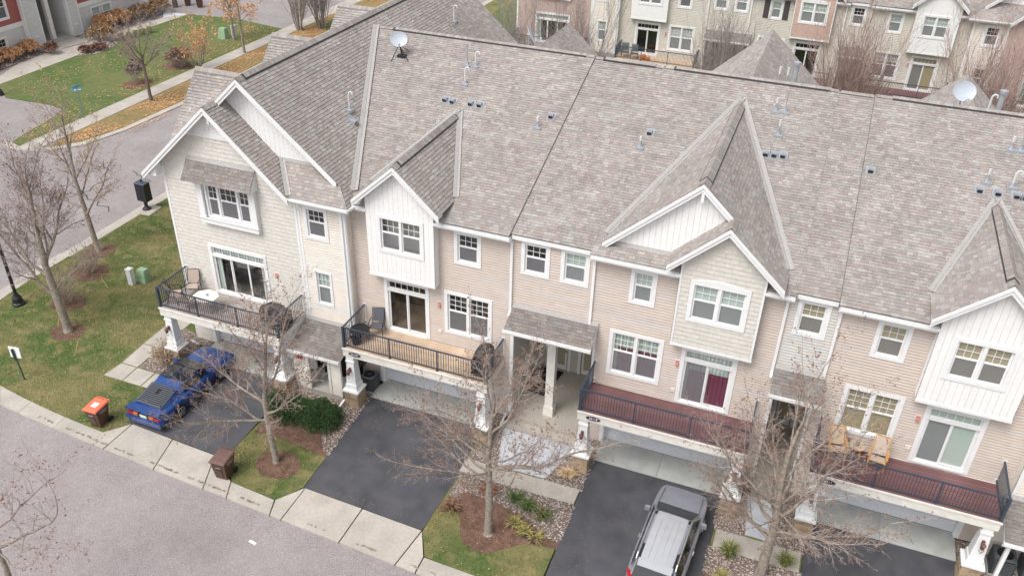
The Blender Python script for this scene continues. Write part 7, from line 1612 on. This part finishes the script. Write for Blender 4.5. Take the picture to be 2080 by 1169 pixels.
def teak_chair(x,y,rz,label,fab='wicker'):
    r=thing('teak_lounge_chair',(x,y,SZ),label,'chair','teak chairs on the right balcony',rz=rz); 
    for s in (-1,1):
        f=MB(); f.bar((s*.27,-.30,0),(s*.27,.05,.42),.04,.03); f.build('leg',M['teak'],r); f=MB(); f.bar((s*.25,.34,0),(s*.25,-.25,.38),.04,.03); f.build('leg',M['teak'],r)
        f=MB(); f.bar((s*.26,.02,.34),(s*.24,.44,.98),.04,.03); f.bar((s*.27,-.28,.36),(s*.27,.12,.30),.04,.03); f.bar((s*.30,-.28,.52),(s*.30,.24,.56),.05,.025); f.bar((s*.29,-.25,.36),(s*.29,-.25,.52),.03,.03); f.build('side_frame',M['teak'],r)
    f=MB(); f.bar((-.25,-.28,.37),(.25,-.28,.37),.03); f.bar((-.24,.44,.97),(.24,.44,.97),.03); f.build('cross_bar',M['teak'],r)
    f=MB(); f.hexa([(-.25,-.28,.37),(.25,-.28,.37),(.24,.10,.31),(-.24,.10,.31),(-.25,-.28,.395),(.25,-.28,.395),(.24,.10,.335),(-.24,.10,.335)]); f.build('seat',M[fab],r)
    f=MB(); f.hexa([(-.22,.10,.42),(.22,.10,.42),(.22,.12,.42),(-.22,.12,.42),(-.21,.42,.95),(.21,.42,.95),(.21,.44,.95),(-.21,.44,.95)]); f.build('backrest',M[fab],r)
teak_chair(3.12,-.72,math.radians(12),'teak lounge chair with woven seat in the left corner of the right balcony'); teak_chair(4.48,-.72,math.radians(-8),'teak lounge chair with pale fabric, right of the small round table','mesh_tan')
r=thing('side_table',(3.78,-.52,SZ),'small round teak table between the two lounge chairs','table'); t=MB(); t.lathe((3.78,-.52,SZ+.45),[(.27,0),(.27,.03)],20); t.build('tabletop',M['wicker'],r)
for a in (1.2,3.3,5.4): t=MB(); t.bar((3.78+.24*math.cos(a),-.52+.24*math.sin(a),SZ),(3.78+.15*math.cos(a),-.52+.15*math.sin(a),SZ+.45),.035); t.build('leg',M['teak'],r)
r=thing('potted_plant',(3.76,-.5,SZ+.48),'small succulent in a grey pot on the round teak table','plant'); t=MB(); t.lathe((3.76,-.5,SZ+.481),[(.06,0),(.075,.11)],10); t.build('pot',M['ac'],r); t=MB(); rr=random.Random(2)
for _ in range(30): a=rr.uniform(0,6.28); e=rr.uniform(.05,.16); t.poly([(3.76-.012,-.5,SZ+.59),(3.76+.012,-.5,SZ+.59),(3.76+e*math.cos(a),-.5+e*math.sin(a),SZ+.62+rr.uniform(0,.1))],rr.choice([(.2,.25,.1),(.3,.28,.12)]))
t.build('leaves',M['leaf'],r)
# rear terrace balcony things
for x,y,l in ((-15.4,40.9,'black metal chair on the rear balcony, left one'),(-14.6,40.8,'black metal chair on the rear balcony, right one')): chair(x,y,SZ,.2,l,'black','mesh_grey','chairs on the rear balcony')
r=thing('pumpkin_pot',(-13.9,40.9,SZ),'orange pumpkins standing on the rear balcony','pumpkins'); t=MB(); t.lathe((-13.9,40.9,SZ),[(.14,0),(.24,.16),(.2,.34),(.05,.4)],12); t.lathe((-13.5,40.8,SZ),[(.14,0),(.2,.12),(.16,.24),(.05,.28)],12); t.build('pumpkin',M['pumpkin'],r)
# ------------------------------------------------------------------ porch things
m=MB(); m.hexa([(-9.2,1.45,.342),(-8.42,1.38,.342),(-8.12,3.3,.342),(-9.25,3.3,.342),(-9.2,1.45,.356),(-8.42,1.38,.356),(-8.12,3.3,.356),(-9.25,3.3,.356)]); setp(m.build('door_mat',M['mat_black'],None,org=(-8.7,2.3,.342)),'large black mat on the porch floor before the left entry door','mat')
r=thing('pumpkin',(1.2,1.6,.34),'orange pumpkin glimpsed on the floor of the narrow entry','pumpkin'); t=MB(); t.lathe((1.2,1.6,.34),[(.12,0),(.2,.12),(.16,.26),(.03,.3)],12); t.build('shell',M['pumpkin'],r)
r=thing('wreath',(-18.28,-1.9,1.85),'small red ornament hanging on the cream porch wall of the corner house','ornament'); t=MB()
for i in range(9): a=i*.7; t.lathe((-18.28+.1*math.cos(a),-1.92,1.85+.06*math.sin(a)),[(.03,-.03),(.045,0),(.02,.03)],6)
t.build('berries',M['redlight'],r)
t=MB(); t.tube([(-24.9,-1.0,.25),(-24.35,-1.1,.22)],.055,10); setp(t.build('drain_pipe',M['pvc'],None,org=(-24.6,-1.0,.2)),'white drain pipe end sticking out over the gravel under the left balcony','pipe')
t=MB(); t.bar((-16.25,-1.9,.16),(-16.28,-2.45,.05),.09,.07); setp(t.build('downspout_elbow',M['white'],None,org=(-16.25,-2.1,.1)),'white downspout outlet on the gravel left of the stone column','pipe')
t=MB(); t.bar((-9.55,-.1,.2),(-9.55,-.75,.07),.09,.07); setp(t.build('downspout_elbow',M['white'],None,org=(-9.55,-.4,.1)),'white downspout outlet by the wide porch slab','pipe')
t=MB(); t.tube([(-7.0,-5.75,-.12),(-6.6,-5.8,-.12),(-6.2,-5.95,-.12)],.03,6); setp(t.build('drip_hose',M['black'],None,org=(-6.6,-5.8,-.12)),'black hose lying on the mulch between the middle driveways','hose')
# ------------------------------------------------------------------ corner lawn fittings
r=thing('mailbox',(-36.0,9.0,0),'black multi-box mail cabinet on a pedestal by the side street','mailbox'); p=slab([(-36.42,9.6),(-35.45,9.6),(-35.38,8.37),(-36.42,8.37)],'conc',.03,None,'mail_slab'); setp(p,kind='structure')
t=MB(); t.box(-36.42,8.8,.62,-35.72,9.28,1.72); t.build('cabinet',M['black'],r)
for i in range(4):
    for j in range(3): t=MB(); t.box(-36.40+j*.225,8.78,.68+i*.24,-36.40+j*.225+.21,8.80,.90+i*.24); t.build('box_door',M['black'],r)
t=MB(); t.hexa([(-36.44,8.78,1.721),(-35.70,8.78,1.721),(-35.70,9.30,1.721),(-36.44,9.30,1.721),(-36.42,8.82,1.76),(-35.72,8.82,1.76),(-35.72,9.26,1.76),(-36.42,9.26,1.76)]); t.build('top',M['rail'],r); t=MB(); t.box(-36.2,9.1,1.76,-36.12,9.18,1.9); t.build('finial',M['black'],r)
t=MB(); t.lathe((-36.07,9.02,.03),[(.26,0),(.26,.06),(.16,.12),(.11,.2),(.11,.6)],12); t.build('pedestal',M['black'],r)
def utility(x,y,label,grn=True,s=1.0,grp='utility boxes'):
    r=thing('utility_box',(x,y,0),label,'utility box',grp)
    if grn:
        t=MB(); w=.36*s; h=.85*s; t.hexa([(x-w,y-w,0),(x+w,y-w,0),(x+w,y+w,0),(x-w,y+w,0),(x-w*.8,y-w*.55,h),(x+w*.8,y-w*.55,h),(x+w*.8,y+w*.6,h),(x-w*.8,y+w*.6,h)]); t.build('cabinet',M['utility'],r); t=MB()
        for k in range(5): z=.12*s+k*.14*s; f=z/h; t.bar((x-w*(1-.2*f),y-w*(1-.45*f)-.012,z),(x+w*(1-.2*f),y-w*(1-.45*f)-.012,z),.03)
        for k in range(5): z=.12*s+k*.14*s; f=z/h; t.bar((x+w*(1-.2*f)+.012,y-w*.8*(1-.4*f),z),(x+w*(1-.2*f)+.012,y+w*.8,z),.03)
        t.build('rib',M['utility'],r); t=MB(); t.box(x-w*1.1,y-w*1.1,0,x+w*1.1,y+w*1.1,.05); t.build('pad',M['utility'],r)
    else:
        t=MB(); t.box(x-.14*s,y-.13*s,0,x+.14*s,y+.13*s,.85*s); t.build('pedestal',M['utility_white'],r); t=MB(); t.box(x-.16*s,y-.15*s,.85*s,x+.16*s,y+.15*s,.93*s); t.build('cap',M['utility_white'],r)
utility(-30.75,2.65,'green ribbed transformer box on the corner lawn',True,.78); utility(-31.05,2.1,'pale grey utility pedestal in front of the green transformer box',False)
utility(-53.4,39.6,'green utility box on the far lawn among the orange trees',True,1.1,'far utility boxes'); utility(-52.6,40.1,'pale utility pedestal on the far lawn among the orange trees',False,1.25,'far utility boxes')
r=thing('street_lamp',(-34.8,-1.55,gz(-1.55)),'black street lamp post with fluted base at the left edge','street lamp'); z=gz(-1.55); t=MB(); t.lathe((-34.8,-1.55,z),[(.30,0),(.30,.10),(.24,.16),(.22,.40),(.15,.52),(.13,.6)],12); t.build('base',M['black'],r)
t=MB(); t.lathe((-34.8,-1.55,z+.6),[(.085,0),(.075,4.0)],10); t.build('pole',M['black'],r); t=MB(); t.lathe((-34.8,-1.55,z+4.6),[(.09,0),(.14,.1),(.2,.5),(.22,.55),(.1,.7),(.03,.8)],10); t.build('lantern_head',M['black'],r)
for zz in (1.15,1.7,2.25): t=MB(); t.lathe((-34.8,-1.55,z+zz),[(.095,0),(.095,.04)],10); t.build('collar',M['galv'],r)
r=thing('lamp_post',(-59.4,19.9,0),'black lamp post at the far lawn edge, cut by the left picture edge','street lamp'); t=MB(); t.lathe((-59.4,19.9,0),[(.25,0),(.2,.3),(.08,.5),(.07,4)],8); t.build('pole',M['black'],r)
r=thing('small_sign',(-30.03,-5.78,gz(-5.78)),'small white sign seen from behind on a thin dark post beside the kerb','sign'); z=gz(-5.78); t=MB(); t.hexa([(-30.06,-5.80,z),(-30.0,-5.80,z),(-30.0,-5.76,z),(-30.06,-5.76,z),(-30.17,-5.80,z+1.62),(-30.11,-5.80,z+1.62),(-30.11,-5.76,z+1.62),(-30.17,-5.76,z+1.62)]); t.build('post',M['signpost'],r); t=MB(); t.hexa([(-30.38,-5.79,z+1.15),(-29.86,-5.72,z+1.15),(-29.86,-5.70,z+1.15),(-30.38,-5.77,z+1.15),(-30.40,-5.75,z+1.68),(-29.88,-5.68,z+1.68),(-29.88,-5.66,z+1.68),(-30.40,-5.73,z+1.68)]); t.build('sign_panel',M['white'],r)
t=MB(); t.bar((-30.14,-5.82,z+1.05),(-30.17,-5.82,z+1.62),.06,.03); t.build('bracket',M['signpost'],r)
r=thing('street_sign',(-50.12,18.75,0),'blue street name signs crossed on a grey pole by the far sidewalk','sign'); t=MB(); t.tube([(-50.12,18.75,0),(-50.12,18.75,2.5)],.04,8); t.build('pole',M['pole'],r)
for zz,dx,dy in ((2.3,.05,-1),(2.05,.7,.7)):
    L=math.hypot(dx,dy); dx/=L; dy/=L; t=MB(); t.bar((-50.12-dx*.38,18.75-dy*.38,zz+.1),(-50.12+dx*.38,18.75+dy*.38,zz+.1),.02,.2); n=t.build('name_blade',M['signblue'],r)
    t=MB(); t.bar((-50.12-dx*.2+dy*.012,18.75-dy*.2-dx*.012,zz+.1),(-50.12+dx*.25+dy*.012,18.75+dy*.25-dx*.012,zz+.1),.004,.08); t.build('name_strip',M['print'],n)
# ------------------------------------------------------------------ far corner building, front wall on x=-66.3 facing the side street
B=thing('corner_building',(-66.3,33,0),'far corner building with red upper wall, grey siding and recessed entry, top left','building'); XW=-66.3; rng=random.Random(66)
fr=FRE(XW); W1=(26.0,27.45,.0-.0+.15,1.75)
siding(B,fr,[(18,0),(30.9,0),(30.9,2.2),(18,2.2)],[hole(25.9,27.35,.0,1.72,.05)],M['farsiding'],'lap',rng); siding(B,fr,[(34.05,0),(43.4,0),(43.4,2.2),(34.05,2.2)],[hole(37.0,39.7,.2,1.95,.05)],M['farsiding'],'lap',rng)
siding(B,FRE(XW+.0),[(18,2.2),(30.9,2.2),(30.9,6.2),(18,6.2)],[hole(25.4,28.2,3.0,5.0)],M['red'],'shake',rng,'red_siding',(.36,.11,.10)); siding(B,fr,[(34.05,2.2),(43.4,2.2),(43.4,6.2),(34.05,6.2)],[],M['red'],'shake',rng,'red_siding',(.36,.11,.10))
t=MB(); t.box(XW-.0,18,2.15,XW+.06,30.6,2.55); t.box(XW,34.3,2.15,XW+.06,43.4,2.55); t.box(XW,30.55,0,XW+.07,30.9,.0+6.2) if False else None; t.box(XW-.02,43.3,0,XW+.06,43.5,6.2); t.box(XW,34.05,0,XW+.05,34.2,6.2); t.box(XW,30.6,0,XW+.05,30.9,6.2); t.build('band_trim',M['white'],B)
for y0,y1 in ((29.3,30.9),(34.05,35.3)):
    siding(B,FRE(XW+.35),[(y0,.15),(y1,.15),(y1,6.2),(y0,6.2)],[],M['farsiding'],'lap',rng,'pier_siding'); siding(B,FRW(XW),[(0,0),(0,0),(0,0)],[],M['palegrey']) if False else None
    t=MB(); t.box(XW,y0,.0,XW+.37,y1,.14); t.box(XW+.34,y0-.02,.14,XW+.38,y0+.1,6.2); t.box(XW+.34,y1-.1,.14,XW+.38,y1+.02,6.2); t.box(XW,y0-.01,.14,XW+.34,y0+.02,6.2); t.box(XW,y1-.02,.14,XW+.34,y1+.01,6.2); t.build('pier_trim',M['white'],B)
    t=MB(); t.box(XW+.36,(y0+y1)/2-.22,.95,XW+.40,(y0+y1)/2+.22,1.08); pl=t.build('number_plaque',M['white'],B)
siding(B,((XW,34.05,0),(-1,0,0),(0,-1,0)),[(0,0),(3.6,0),(3.6,6),(0,6)],[],M['farsiding'],'lap',rng,'entry_side'); simple_wall(B,((XW-3.6,30.9,0),(0,1,0),(1,0,0)),[(0,0),(3.2,0),(3.2,6),(0,6)],M['inside'],'entry_back')
siding(B,((XW,30.9,0),(-1,0,0),(0,1,0)),[(0,0),(3.6,0),(3.6,6),(0,6)],[],M['farsiding'],'lap',rng,'entry_side')
t=MB(); t.box(XW-3.6,30.92,-.1,XW+.0,34.03,.17); t.box(XW,30.95,-.1,XW+.45,34.0,.1); t.build('entry_floor',M['conc'],B)
t=MB(); t.box(XW-.45,32.15,.17,XW-.1,32.55,6.2); t.build('column',M['offwhite'],B)
window(B,fr,25.9,27.35,.0,1.72,units=1,cover='inside',lower='none'); window(B,fr,37.0,39.7,.2,1.95,splits=(.44,.56),cols_list=[2,1,2],cover='blind_green',rows=2); window(B,fr,25.4,28.2,3.0,5.0,units=2)
t=MB(); t.bar((XW+.42,29.25,.3),(XW+.42,29.25,6.2),.1); t.bar((XW+.42,29.25,.3),(XW+1.0,29.0,.08),.1); t.build('downspout',M['offwhite'],B)
t=MB(); t.poly([(XW-12,18,6.2),(XW+.5,18,6.2),(XW+.5,43.9,6.2),(XW-12,43.9,6.2)]); t.build('roof',M['shingle'],B)
siding(B,FRB(43.4),[(-XW,0),(-XW+12,0),(-XW+12,6.2),(-XW,6.2)],[],M['palegrey'],'lap',rng,'side_wall')
for o in bpy.data.objects:
    if o.parent is None and o.type=='EMPTY' and not o.children: bpy.data.objects.remove(o)
